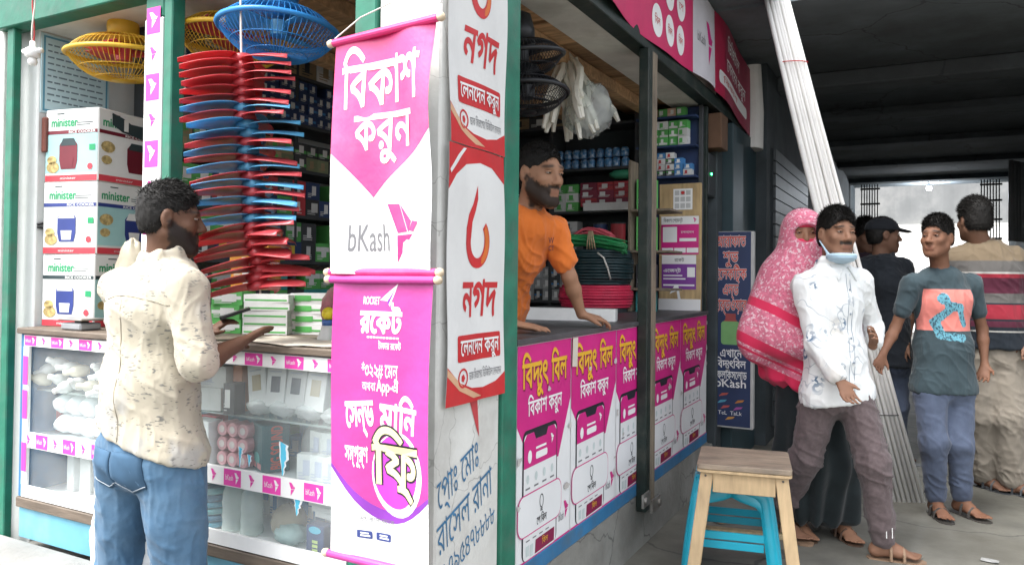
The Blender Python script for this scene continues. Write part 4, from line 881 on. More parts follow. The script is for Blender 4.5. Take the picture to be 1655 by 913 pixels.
lump('cardboard_pack', (-.64, .12, .412), (.06, .05, .055), mat('torn_card', (.33, .29, .22), .7, .2, 12), 'torn brown card pack in clear film on the bottom shelf', 'pack', None, 71, .2); lump('green_bottle_bag', (-.60, .09, .412), (.055, .05, .032), glass('green_film', (.55, .72, .70), .55, .2), 'greenish film bag in front of the torn card pack', 'bag', None, 72, .2)
b = empty('headlamp_carton', (-.455, .07, .412), 'dark blue carton with a light blue oval on the bottom shelf', 'carton'); MB().box((-.495, .04, .412), (-.425, .09, .505)).build('box', cN, b, bevel=.002)
pq = Print(lambda u, v, o: (-.495+u, .04-o, .412+v), b); pq.poly(ell(.035, .08, .024, .011), mat('oval_cyan', (.10, .45, .60), .4), .001, name='oval_print', step=None); pq.many([rect(.025, .015+.013*i, .047, .024+.013*i) for i in range(3)], mat('label_lime', (.45, .55, .20), .5), .001, name='label_print', step=None)
for k in range(3): in_case('flat_pack', (.16, .06, .016), -.43-.01*k, .12, .51+.018*k, (pale_w, None, None), 'flat grey white pack above the dark blue carton, %s of three' % lvl(k, 3), 'pack', 'flat packs on the bottom shelf', RAD(-6+5*k), 1)
in_case('rust_carton', (.08, .05, .05), -.35, .06, .412, (C('rust', (.40, .14, .10)), cW, None), 'rust red carton in the bottom right corner of the case', 'carton', None, 0, 2)
for (x, sd) in ((-1.14, 5), (-1.02, 7)): pass
# mixed small stock crowding the back of the case
rk = random.Random(77); stock = [('st_a', cW, cB, None), ('st_b', cB, cW, None), ('st_c', cR, cW, None), ('st_d', cK, cW, cR), ('st_e', cG, cW, None), ('st_f', cO, cW, None), ('st_g', pale_w, pr_b, cB), ('st_h', cP, cW, None), ('st_i', cT, cK, None)]
for z, hmax, sname in ((.412, .15, 'bottom'), (.632, .12, 'middle'), (.81, .12, 'upper')):
    x = X0+.05
    while x < X1-.07:
        key, bs, lb, stp_ = rk.choice(stock); vi = rk.randrange(3); dm = ((.055, .05, .07), (.075, .06, .05), (.045, .05, .09))[vi]; hh = 0
        while hh+dm[2] < hmax:
            put(box_mesh('%s_%d' % (key, vi), dm, bs, lb, stp_, 'Y', vi), (x+dm[0]/2, .31+rk.uniform(-.02, .02), z+hh), 'stock_carton', '%s carton at the back of the showcase on the %s shelf, %s side' % ({'dark': 'black', 'kraft': 'brown', 'offwhite': 'white'}.get(bs.name[4:], bs.name[4:]), sname, 'left' if x < -1.1 else 'right'), 'carton', 'mixed cartons at the back of the showcase', rk.uniform(-.12, .12)); hh += dm[2]*1.01
        x += dm[0]+rk.uniform(.004, .03)
# white sacks on the ledge behind the customer's legs
for k, (x, y) in enumerate(((-1.12, -.15), (-.93, -.16))): lump('plastic_sack', (x, y, .243), (.085, .07, .15), glass('sack_film', (.86, .88, .88), .75, .3), 'white plastic sack on the ledge between the customer\'s legs, %s one' % ('left' if k == 0 else 'right'), 'sack', None, 80+k, .22)

# ================================================================ shelves inside the shop
def shelf_unit(name, label, boards, uprights, back=None, m=darkshelf):
    a = np.array([b[0] for b in boards]); s = empty(name, (float(a[:, 0].mean()), float(a[:, 1].mean()), .2), label, 'shelf')
    for p, q in boards: MB().box(p, q).build('shelf_board', m, s, bevel=.002)
    for p, q in uprights: MB().box(p, q).build('upright', m, s, bevel=.002)
    if back: MB().box(*back).build('back_panel', darkwall, s)
    return s
LV = [1.08, 1.33, 1.57, 1.81, 2.05, 2.30]
shelf_unit('side_shelf', 'dark shelving along the left wall full of small cartons', [((-1.95, .50, z-.018), (-1.71, 3.0, z)) for z in LV], [((-1.95, y, .2), (-1.72, y+.02, 2.44)) for y in (.48, 1.25, 2.1)])
rs = random.Random(21)
CW = {'dark': 'black', 'kraft': 'brown', 'offwhite': 'white', 'deepteal': 'teal'}
def cname(m): n = m.name.replace('box_', '').split('.')[0]; return CW.get(n, n)
def lname(L, n): return 'bottom' if L == 0 else ('top' if L == n-1 else ('second' if L == 1 else 'third'))
def row(z, y0, y1, dim, kinds, label, cat, group, layers=1, gap=.002, jit=.004):
    d = dim[1]; n = int((y1-y0)/(d+gap))
    for L in range(layers):
        for i in range(n):
            if L and rs.random() < .06: continue
            key, bs, lb, st = kinds[rs.randrange(len(kinds))]
            put(box_mesh(key+'_s', dim, bs, lb, st, 'X', sum(map(ord, key))), (-1.715-dim[0]/2-rs.uniform(0, jit*3), y0+(i+.5)*(d+gap), z+L*dim[2]*1.01), 'small_carton', label.format(c=cname(bs), l=lname(L, layers)), cat, group, rs.uniform(-.03, .03))
row(2.05, .52, 2.0, (.07, .066, .056), [('bulbbox_a', cN, cW, None), ('bulbbox_b', cN, cW, cB)], 'small navy bulb carton, {l} row of four on the left wall shelf', 'carton', 'navy bulb cartons on the left wall', 4)
row(2.30, .55, 1.9, (.12, .12, .13), [('topbox_a', cK, cW, None), ('topbox_b', cW, cT, None), ('topbox_c', cT, cK, None)], 'larger {c} carton on the top board of the left wall shelf', 'carton', 'large cartons on the left top shelf', 1)
row(1.81, .52, 2.0, (.10, .088, .07), [('kraft_a', cT, cG, None), ('kraft_b', C('olive', (.20, .24, .14)), cT, None), ('kraft_c', cK, cW, cG)], '{c} carton, {l} row on the left wall shelf below the navy rows', 'carton', 'olive and brown cartons on the left wall', 2)
row(1.57, .52, 2.0, (.10, .10, .09), [('mix_a', cN, cW, None), ('mix_b', cK, cW, None), ('mix_c', cG, cW, None), ('mix_d', cR, cW, None)], '{c} carton, {l} row on the left wall shelf behind the middle blades', 'carton', 'mixed cartons behind the middle blades', 2)
row(1.33, .52, 2.0, (.11, .11, .10), [('low_a', cK, cW, None), ('low_b', cG, cW, cW), ('low_c', cN, cY, None)], '{c} carton, {l} row on the left wall shelf behind the lower blades', 'carton', 'mixed cartons behind the lower blades', 2)
row(1.08, .60, 2.2, (.12, .12, .10), [('bot_a', cK, cW, None), ('bot_b', cG, cW, cW), ('bot_c', cP, cW, None)], '{c} carton, {l} row on the lowest board of the left wall shelf', 'carton', 'cartons on the lowest left shelf', 2)
# ---- back shelf behind the shopkeeper
BV = [1.10, 1.42, 1.70, 1.985, 2.28]
shelf_unit('back_shelf', 'dark shelving on the back wall behind the shopkeeper', [((-1.70, 2.99, z-.018), (-.46, 3.22, z)) for z in BV], [((x, 2.995, .2), (x+.025, 3.22, 2.30)) for x in (-1.72, -1.08, -.47)])
def brow(z, x0, x1, dim, kinds, label, cat, group, layers=1, gap=.003, name='small_carton', y=2.99):
    n = int((x1-x0)/(dim[0]+gap))
    for L in range(layers):
        for i in range(n):
            if L and rs.random() < .05: continue
            key, bs, lb, st = kinds[rs.randrange(len(kinds))]
            put(box_mesh(key+'_b', dim, bs, lb, st, 'Y', sum(map(ord, key))), (x0+(i+.5)*(dim[0]+gap), y+dim[1]/2+rs.uniform(.002, .02), z+L*dim[2]*1.01), name, label.format(c=cname(bs), l=lname(L, layers)), cat, group, rs.uniform(-.06, .06))
shrink = mat('shrink_blue', (.07, .22, .44), .2, .3, 25, .2, 60, rnd=.25, coat=.5, dirt=((.55, .62, .68), .9, 45))  # pale flecks: white print and highlights painted into the wrap colour
for L in range(2):
    for i in range(15):
        x = -1.36+.058*i; g = MB(); g.lathe([(0, 0), (.026, .001), (.028, .01), (.028, .05), (.020, .062), (0, .064)], n=12)
        if 'pk' not in BOXM: BOXM['pk'] = g.mesh('bulb_shrink_pack', [shrink, cW], smooth=True)
        put(BOXM['pk'], (x+rs.uniform(-.004, .004), 3.03, 1.986+L*.066), 'blue_bulb_pack', 'blue shrink wrapped bulb pack, %s row on the shelf above the shopkeeper' % ('lower', 'upper')[L], 'bulb pack', 'blue bulb packs above the shopkeeper', rs.uniform(0, 6))
brow(1.70, -1.45, -1.07, (.08, .08, .11), [('bk_a', cK, cW, None), ('bk_b', cG, cW, None), ('bk_c', cN, cW, None)], '{c} packet, {l} row on the back shelf beside the shopkeeper\'s head', 'packet', 'packets behind the shopkeeper\'s head', 2)
brow(1.70, -1.04, -.86, (.085, .08, .06), [('bk_d', cG, cW, None), ('bk_e', cW, cG, None)], '{c} carton, {l} row on the back shelf left of the red packets', 'carton', 'pale green cartons on the back shelf', 3)
brow(1.73, -.85, -.49, (.115, .09, .052), [('bk_f', cR, cW, cM), ('bk_g', cM, cW, None)], '{c} packet, {l} row of the red pile on the back shelf', 'packet', 'red packets on the back shelf', 3)
lump('green_pack', (-.56, 3.04, 1.90), (.10, .05, .035), mat('pack_green', (.05, .28, .16), .3, .2), 'green soft pack lying on top of the red packets', 'pack', None, 90, .15)
brow(1.42, -1.40, -.74, (.13, .1, .07), [('bk_h', cK, cR, None), ('bk_i', cW, cK, None), ('bk_j', C('grey', (.30, .31, .31)), cW, None)], '{c} carton, {l} row on the back shelf above the green wire', 'carton', 'grey cartons on the back shelf', 3)
brow(1.10, -1.25, -.90, (.06, .06, .075), [('bk_k', cK, cW, cB), ('bk_l', C('grey', (.30, .31, .31)), cW, None)], '{c} packet, {l} row stacked behind the shopkeeper\'s arm', 'packet', 'silver packets behind the arm', 3)
brow(2.28, -1.40, -.50, (.16, .14, .075), [('bk_m', cK, cW, None), ('bk_n', cT, cK, None)], '{c} carton on the top board of the back shelf', 'carton', 'dark cartons on the back top shelf', 1)
put(box_mesh('white_tray', (.34, .14, .05), cW, None, None), (-.60, 2.93, 1.688), 'white_tray', 'long white tray sticking out of the back shelf', 'tray', None)
for k, (x, m_, lb) in enumerate(((-.665, cN, 'navy'), (-.545, cR, 'red'))):
    b = empty('wire_spool', (x, 2.90, 1.42), '%s wire spool under the white tray' % lb, 'spool', 'wire spools')
    MB().lathe([(0, 0), (.05, 0), (.05, .008), (0, .008)], (x, 2.90, 1.42), 20).build('flange', cK, b); MB().lathe([(0, .008), (.046, .008), (.047, .18), (0, .18)], (x, 2.90, 1.42), 24).build('winding', m_, b, smooth=False); MB().lathe([(0, .18), (.05, .18), (.05, .188), (0, .188)], (x, 2.90, 1.42), 20).build('flange', cK, b)
MB_ = MB().box((-.73, 2.84, 1.40), (-.47, 2.99, 1.418)); top('bracket_board', MB_, oldwood, 'small wooden board carrying the two wire spools', 'board')
# hanging bundle of white packets
hang = mat('packet_cream', (.70, .68, .60), .30, .12, 9, .25, 18, rnd=.12)
hk = Vector((-.37, 1.70, 2.36))
for k in range(26):
    ln = rs.uniform(.26, .40); sp = rs.uniform(-1, 1); sy = rs.uniform(-1, 1)
    g = MB(); d = Vector((sp*.42+.20, sy*.38, -1)).normalized(); p0 = hk+Vector((sp*.03, sy*.04, rs.uniform(-.06, .0))); bx = Vector((rs.uniform(-.03, .03), rs.uniform(-.03, .03), 0)); pts = [p0+d*ln*t/6+bx*math.sin(t*.9) for t in range(7)]; q_ = rs.uniform(.8, 1.25)
    g.tube(pts, [.007*q_, .012*q_, .017*q_, .016*q_, .019*q_, .016*q_, .010], 6); top('hanging_packet', g, hang, 'cream plastic packet in the bunch hanging inside the right opening', 'packet', 'bunch of hanging cream packets', smooth=False)
lump('hanging_bag', (-.27, 1.72, 1.93), (.115, .09, .13), clear_bag, 'clear plastic bag wrapped round the hanging cream packets', 'bag', None, 33, .3)
top('hook', MB().tube([hk+Vector((0, 0, .12)), hk, hk+Vector((.02, 0, -.02))], .004, 6), steel, 'wire hook carrying the bunch of cream packets', 'hook')
# boxes in the loft seen through the right opening
put(box_mesh('purple_carton', (.16, .2, .16), C('purple', (.28, .08, .32)), cW, None), (-.915, 1.95, 2.139), 'purple_carton', 'purple and white carton hung high behind the black fans', 'carton', None, RAD(15))
# ---- wire coils on a block behind the counter
top('coil_block', MB().box((-.86, 2.30, .2), (-.36, 2.78, 1.085)), cK, 'dark block carrying the stacked wire coils', 'stand')
def coil(cx, cy, z0, z1, R, r, m, label, rows):
    g = MB()
    for i in range(rows):
        z = z0+(z1-z0)*(i+.5)/rows; bul = 1-.10*(2*(i+.5)/rows-1)**2
        for j in range(2): g.ring((cx+rs.uniform(-.004, .004), cy+rs.uniform(-.004, .004), z+rs.uniform(-.002, .002)), (R-j*.022)*bul, (z1-z0)/rows*.62, 44, 6)
    g.lathe([(R*.55, z0-.0), (R*.86, z0+.002), (R*.90, (z0+z1)/2), (R*.86, z1-.004), (R*.55, z1-.004), (R*.55, z0)], (cx, cy, 0), 32)
    return top('wire_coil', g, m, label, 'wire coil', 'stacked wire coils', smooth=True)
rd = mat('wire_coil_red', (.55, .03, .08), .35, .15, 20); bk = mat('wire_coil_black', (.012, .03, .035), .3, .3, 20); gr = mat('wire_coil_green', (.02, .22, .07), .35, .2, 20)
coil(-.545, 2.53, 1.086, 1.215, .215, .01, rd, 'red wire coil at the bottom of the stack', 8)
coil(-.535, 2.53, 1.217, 1.42, .205, .01, bk, 'thick black wire coil in the middle of the stack', 12)
def bundle(c, L, m, label, n, seed, dirv, rr_=.05):
    q = random.Random(seed); g = MB(); d = Vector(dirv).normalized(); s = Vector((-d.y, d.x, 0))
    for k in range(n):
        a = q.uniform(0, 6.28); r = rr_*math.sqrt(q.random()); pts = []
        for t in range(9):
            u = t/8*2-1; w_ = .45+.85*abs(u)**1.2
            pts.append(Vector(c)+d*u*L*(1-.1*q.random())+s*(math.cos(a)*r*w_*1.5)+Vector((0, 0, math.sin(a)*r*w_*.7+.012*math.sin(u*3+a)-.04*u*u)))
        g.tube(pts, .0045, 5)
    return top('wire_bundle', g, m, label, 'wire bundle', None, smooth=True)
bundle((-.58, 2.40, 1.475), .26, gr, 'green wire bundle tied with twine on top of the black coil', 70, 3, (1, .35, 0), .062)
bundle((-.56, 2.52, 1.535), .13, mat('wire_coil_pink', (.55, .09, .12), .35), 'red wire bundle lying on the green wire bundle', 16, 5, (1, .2, 0), .03)
g = MB()
for k in range(4): g.ring((-.545+.012*k, 2.40, 1.473), .054, .004, 24, 5, (1, .35, .1*(k-1)))
top('twine_tie', g, mat('twine', (.42, .32, .20), .8), 'brown twine tied round the middle of the green wire bundle', 'twine', smooth=True)
top('white_tie', MB().tube([(-.46, 2.335, 1.40), (-.42, 2.33, 1.37), (-.40, 2.34, 1.31), (-.39, 2.36, 1.25)], .005, 6), cordm, 'white string hanging down the black wire coil', 'string', smooth=True)
# white tray box and ledger on the counter, wall goods behind the elbow
put(box_mesh('long_white_box', (.44, .10, .055), cW, None, None), (-.30, 1.58, 1.0605), 'long_white_box', 'long white lamp box lying on the counter behind the hands', 'box', None, RAD(14)); put(box_mesh('black_pad', (.14, .10, .03), cK, None, None), (-.38, 1.03, 1.0605), 'black_pad', 'black pad lying on the dark counter beside the shopkeeper', 'pad', None, RAD(10))
# ---- end cabinet beside the middle post
cab = shelf_unit('end_cabinet', 'end cabinet at the far end of the counter, goods above and papers below', [((-.45, 2.995, z-.016), (-.025, 3.018, z)) for z in (1.90, 2.09, 2.27)], [((-.46, 2.96, 1.062), (-.43, 3.018, 2.33)), ((-.05, 2.97, 1.062), (-.025, 3.018, 2.33))])
MB().box((-.43, 3.005, 1.062), (-.05, 3.018, 2.33)).build('back_panel', cN, cab)
for z in (1.88, 2.07, 2.25): MB().box((-.43, 2.90, z), (-.05, 3.003, z+.012)).build('shelf_board', cN, cab)
for z, k, dim, ly, lb, gp in ((1.893, [('ec_a', cB, cW, None), ('ec_b', cW, cR, None), ('ec_c', cK, cW, cG)], (.052, .06, .036), 4, 'small {c} carton, {l} row on the lowest board of the end cabinet', 'end cabinet lowest cartons'), (2.083, [('ec_d', cG, cW, None), ('ec_e', cG, cW, cW), ('ec_f', cW, cG, None)], (.058, .06, .05), 3, '{c} carton, {l} row on the middle board of the end cabinet', 'end cabinet green cartons'), (2.263, [('ec_g', C('peach', (.55, .36, .26)), cW, None), ('ec_h', cG, cW, None)], (.055, .06, .05), 1, '{c} carton on the top board of the end cabinet', 'end cabinet top cartons')):
    brow(z, -.41, -.06, dim, k, lb, 'carton', gp, ly, .004, 'small_carton', 2.90)
pan = empty('wood_panel', (-.16, 2.93, 1.062), 'pale wooden panel pasted with payment papers beside the middle post', 'panel')
MB().box((-.285, 2.93, 1.062), (-.022, 2.955, 1.845)).build('board', mat('ply', (.46, .33, .17), .65, .25, 6, .1, 40, stretch=(6, 6, 1), dirt=((.30, .18, .08), .5, 5)), pan, bevel=.003)
pr = Print(lambda u, v, o: (-.285+u, 2.929-o, 1.062+v), pan)
pr.poly(rect(.09, .62, .21, .75), txt_w, .001, name='calendar_sheet', step=None); pr.many([rect(.10+.035*i, .63+.04*j, .128+.035*i, .66+.04*j) for i in range(3) for j in range(3)], mat('sheet_grey', (.5, .5, .5), .6), .0016, name='picture', step=None); pr.poly(ell(.15, .725, .012, .01), ink_r, .002, name='seal', step=None)
pr.poly(rect(.015, .345, .25, .58), magenta, .001, name='magenta_paper', step=None); pr.poly(rect(.015, .53, .25, .58), txt_w, .0016, name='white_band', step=None); pr.text('বিকাশ পেমেন্ট', .03, .545, .03, ink_k, .002, width=.12); pr.many(bird(.215, .54, .022, .03), magenta, .002, name='logo', step=None)
pr.poly(rect(.025, .42, .115, .515), txt_w, .0016, name='white_square', step=None); pr.poly(rect(.13, .425, .235, .445), txt_w, .0016, name='white_band', step=None); pr.many([rect(.02+.078*i, .355, .092+.078*i, .385) for i in range(3)], txt_w, .0016, name='number_box', step=None); pr.text('লেনদেন', .14, .475, .02, txt_w, .0016, width=.08)
pr.poly(rect(.02, .13, .235, .34), mat('paper_purple', (.20, .05, .30), .5), .001, name='purple_paper', step=None); pr.poly(rect(.02, .285, .235, .34), txt_w, .0016, name='white_band', step=None); pr.text('রকেট', .10, .30, .03, ink_k, .002, width=.06)
pr.poly(rect(.18, .205, .228, .265), txt_w, .0016, name='white_square', step=None); pr.text('এজেন্ট', .03, .235, .03, txt_w, .0016, width=.11, bold=.02); pr.many([rect(.03, .19, .17, .198), rect(.03, .21, .15, .218), rect(.03, .15, .225, .16)], txt_w, .0016, name='print_line', step=None)
pr.many([[(.07, .10), (.10, .15), (.125, .155), (.14, .07), (.125, .06), (.115, .12)]], txt_w, .0024, name='torn_paper', step=None); pr.poly(rect(0, .0, .263, .07), txt_w, .0012, name='white_band', step=None)
shelf_unit('side_rack', 'narrow green rack between the middle post and the wooden panel', [((-.34, 2.55, z-.014), (-.10, 2.80, z)) for z in (1.20, 1.42, 1.66)], [((-.36, 2.56, 1.062), (-.342, 2.8, 1.95))], None, oldwood)
for z, m_, h_ in ((1.0605, cP, .12), (1.421, cG, .2), (1.661, cG, .18), (1.201, cK, .14)): put(box_mesh('rack_%d' % int(z*1000), (.10, .1, h_), m_, cW, None), (-.275, 2.66, z), 'rack_carton', {1.0605: 'teal carton at the foot of the narrow rack', 1.421: 'green carton on the second board of the narrow rack', 1.661: 'green carton on the top board of the narrow rack', 1.201: 'black carton on the lowest board of the narrow rack'}[z], 'carton', None)

# ================================================================ dark wall past the counter
mt = empty('meter_box', (-.03, 3.2, 1.78), 'dark meter box with a small green light on the wall past the counter', 'meter')
MB().box((-.058, 3.06, 1.78), (-.01, 3.26, 2.05)).build('case', cK, mt, bevel=.006)
gl = mat('green_lamp', (.02, .6, .15), .3); gl.node_tree.nodes['Principled BSDF'].inputs['Emission Color'].default_value = (.05, 1, .25, 1); gl.node_tree.nodes['Principled BSDF'].inputs['Emission Strength'].default_value = 6
MB().lathe([(0, 0), (.007, 0), (.007, .004), (0, .005)], (-.009, 3.13, 1.92), 10, (1, 0, 0)).build('lamp', gl, mt)
top('brown_crate', MB().box((-.057, 3.10, 2.08), (.06, 3.28, 2.30)), mat('crate_brown', (.13, .07, .04), .7, .2), 'brown box fixed on the dark wall under the red sign', 'box', bevel=.004)
ds = empty('roller_shutter', (.14, 5.6, .0), 'dark roller shutter on the left side of the hall', 'shutter')
for k in range(22): MB().box((.131, 4.6, .1+k*.1), (.150, 6.6, .19+k*.1)).build('slat', mat('shutter_dark', (.07, .08, .085), .5, .2, 5), ds)
g_ = MB(); g_.box((-.057, 3.45, .0), (.06, 4.25, 2.3)); top('steel_cabinet', g_, mat('cabinet_teal', (.03, .055, .065), .5, .3, 3), 'dark steel cabinet behind the navy sign board', 'cabinet', bevel=.006)
# lamp near the far end of the hall
lp = empty('hall_lamp', (1.30, 13.0, 2.80), 'small lit lamp at the far end of the hall', 'lamp')
MB().tube([(1.30, 13.0, 2.898), (1.30, 13.0, 2.84)], .012, 8).build('holder', cK, lp)
em = mat('lamp_glow', (1, 1, 1), .3); em.node_tree.nodes['Principled BSDF'].inputs['Emission Color'].default_value = (.85, .92, 1, 1); em.node_tree.nodes['Principled BSDF'].inputs['Emission Strength'].default_value = 60
MB().lathe([(0, -.06), (.03, -.05), (.045, -.02), (.03, .01), (0, .02)], (1.30, 13.0, 2.82), 14).build('bulb', em, lp, smooth=True)
pl = bpy.data.lights.new('hall_lamp_light', 'POINT'); pl.energy = 18; pl.shadow_soft_size = .06; pl.color = (.85, .92, 1); plo = bpy.data.objects.new('hall_lamp_light', pl); COL.objects.link(plo); plo.location = (1.30, 13.0, 2.70)
# iron grilles and hanging goods beside the far end
for x0, lb in ((.30, 'left'), (2.02, 'right')):
    gi = empty('iron_grille', (x0+.1, 12.4, 2.0), 'black iron grille with shelves at the %s of the far opening' % lb, 'grille')
    for k in range(7): MB().tube([(x0+.04*k, 12.4, .3), (x0+.04*k, 12.4, 2.85)], .010, 6).build('bar', blk, gi)
    for z in (1.9, 2.2, 2.5, 2.75): MB().box((x0-.02, 12.38, z), (x0+.28, 12.42, z+.03)).build('cross_bar', blk, gi)
for k in range(6):
    x = 2.16+.045*k; g = MB(); g.tube([(x, 9.5+.1*k, 2.75), (x, 9.5+.1*k, 1.75)], [.03, .035], 8); top('hanging_roll', g, mat('roll_grey', (.34, .35, .36), .35, .3, 5, rnd=.4, stretch=(1, 1, .1)), 'grey roll hanging along the right wall of the hall, %s from the left' % ORD[k], 'roll', 'rolls hanging on the right wall', smooth=True)
# ================================================================ pipes leaning on the roof edge
pvc = mat('pvc_white', (.78, .77, .74), .35, .06, 6, rnd=.08); pvc2 = mat('pvc_grey', (.68, .67, .65), .4, .06, 6, rnd=.1)
pb_, pt_ = Vector((1.08, 3.20, 0)), Vector((.405, 2.945, 2.96)); rp = random.Random(2); ax = Vector((.92, .38, 0))
k = 0
for j in range(2):
    for i in range(9 if j == 0 else 7):
        s = (i-4)*.0165+j*.008; sb_ = (i-4)*.027+j*.012
        a = pb_+ax*sb_+Vector((.0, .024*j, 0)); b_ = pt_+ax*s+Vector((0, .024*j-.0, rp.uniform(-.06, .0)))
        g = MB(); mid = a.lerp(b_, .5)+Vector((rp.uniform(-.006, .006), rp.uniform(-.006, .006), -.02)); g.tube([a, a.lerp(b_, .25)+Vector((0, 0, -.015)), mid, a.lerp(b_, .75)+Vector((0, 0, -.012)), b_], .0118, 10)
        top('plastic_pipe', g, pvc if k % 3 else pvc2, 'thin white plastic pipe in the leaning bundle behind the walking people', 'pipe', 'leaning bundle of white pipes', base=tuple(a), smooth=True); k += 1
for t, m_, lb in ((.86, ink_r, 'red tie round the upper part of the pipe bundle'), (.17, cK, 'dark tie round the lower part of the pipe bundle')):
    c = pb_.lerp(pt_, t); g = MB(); d = (pt_-pb_).normalized(); wd = .10 if t < .5 else .082
    s1 = ax.normalized(); s2 = d.cross(s1).normalized(); g.tube([c+s1*wd*math.cos(a)+s2*.035*math.sin(a)+Vector((0, .012, -.012)) for a in [2*math.pi*i/24 for i in range(25)]], .003, 5); top('pipe_tie', g, m_, lb, 'tie')
# ================================================================ stools
st = empty('wooden_stool', (.51, 1.55, 0), 'wooden stool with grey worn seat and pale legs in front of the counter', 'stool', rz=RAD(11))
seat_m = mat('stool_seat', (.27, .215, .16), .6, .3, 7, .15, 40, stretch=(1, 7, 7), dirt=((.10, .09, .08), .5, 6)); palew = mat('stool_pale_wood', (.52, .38, .22), .55, .18, 6, .1, 40, stretch=(7, 7, 1), dirt=((.36, .26, .16), .35, 5))
g = MB(); poly = rrect(-.182, -.172, .182, .172, .02, 4); g.prism(poly, .022, lambda u, v, o: (u, v, .498+o)); s_ = g.build('seat', [seat_m], st, bevel=.003, local=True)
g = MB(); g.prism([(x*.998, y*.998) for x, y in poly], .010, lambda u, v, o: (u, v, .487+o)); g.build('seat_edge', palew, st, local=True)
for sx in (-1, 1):
    for sy in (-1, 1):
        MB().obox((sx*.205, sy*.185, 0), (sx*.142, sy*.135, .487), .05, .030, (0, 1, 0)).build('leg', palew, st, bevel=.003, local=True)
for s in (-1, 1):
    MB().box((-.12, s*.140-.010, .405), (.12, s*.140+.010, .486)).build('apron', palew, st, bevel=.002, local=True); MB().box((s*.146-.010, -.115, .405), (s*.146+.010, .115, .486)).build('apron', palew, st, bevel=.002, local=True)
MB().obox((-.185, .155, .16), (.185, .155, .16), .04, .02).build('stretcher', palew, st, bevel=.002, local=True)
nail = mat('nail_head', (.10, .09, .08), .4, metal=.6)
for sx in (-1, 1):
    for dz in (.0, .045): MB().lathe([(0, .004), (.0045, .003), (.005, 0), (0, 0)], (sx*.148, -.151, .425+dz), 8, (0, -1, 0)).build('nail', nail, st, local=True)
# scraps of litter on the pavement
rl = random.Random(31); lit = ((1.25, 1.75, 'brown'), (1.45, 2.35, 'grey'), (.25, 2.3, 'brown'))
for i, (x, y, c) in enumerate(lit):
    g = MB(); s0 = rl.uniform(.015, .035); a0 = rl.uniform(0, 3); P = [[(x+s0*(math.cos(a0)*(u-1)-math.sin(a0)*(v-1)), y+s0*(math.sin(a0)*(u-1)+math.cos(a0)*(v-1)), .003+.006*rl.random()) for v in range(3)] for u in range(4)]
    g.grid(P, (0, 0, .0008)); top('paper_scrap', g, mat('scrap_'+c, {'white': (.60, .60, .58), 'brown': (.28, .20, .13), 'grey': (.33, .33, .32)}[c], .8), 'small %s paper scrap on the cement floor, %s from the camera' % (c, ORD[i]), 'litter', 'paper scraps on the floor')
cy = mat('stool_cyan', (.012, .36, .50), .3, .1, 6, spec=.5, coat=.2)
def plastic_stool(loc, rz, sc, label):
    p = empty('plastic_stool', loc, label, 'stool', 'stacked plastic stools', rz); H = .395*sc; ht, hb_ = .150, .200
    g = MB(); g.prism(rrect(-ht, -ht, ht, ht, .04, 5), .02, lambda u, v, o: (u, v, H-.02+o)); g.build('seat', cy, p, bevel=.004, local=True)
    def side(ax_):      # one side: arch-shaped opening between two legs, with a rung
        for s in (-1, 1):
            g = MB(); n = 24; O = []
            # panel outline from the seat edge down, opening cut as arch
            for i in range(n+1):
                t = i/n; z = (H-.01)*(1-t); hw = ht+(hb_-ht)*t; iw = hw-.046
                if t < .12: iw = 0
                elif t < .26: iw = (hw-.046)*max(0, 1-((.26-t)/.14)**3)**.5
                O.append((z, hw, iw))
            for q in (-1, 1):
                P = []
                for z, hw, iw in O:
                    dpt = hw+.004*math.sin(z*9); rowp = []
                    for k in range(6):
                        u = iw+(hw-iw)*k/5; bulge = .006*math.sin(math.pi*k/5)
                        rowp.append((q*u, s*(dpt+bulge), z) if ax_ == 0 else (s*(dpt+bulge), q*u, z))
                    P.append(rowp)
                g.grid(P, (0, -s*.006, 0) if ax_ == 0 else (-s*.006, 0, 0))
            g.build('leg_panel', cy, p, smooth=True, local=True)
            for zr in (.16*sc,):
                t = 1-zr/(H-.01); hw = ht+(hb_-ht)*t; a_ = (-hw+.05, s*(hw-.004), zr) if ax_ == 0 else (s*(hw-.004), -hw+.05, zr); b2 = (hw-.05, s*(hw-.004), zr) if ax_ == 0 else (s*(hw-.004), hw-.05, zr)
                MB().obox(a_, b2, .010, .032).build('rung', cy, p, local=True, bevel=.002)
    side(0); side(1); return p
plastic_stool((.435, 1.68, 0), RAD(11), 1.0, 'cyan plastic stool under the wooden stool, lower of the nested pair')
plastic_stool((.435, 1.68, .04), RAD(11.4), .99, 'cyan plastic stool under the wooden stool, upper of the nested pair')
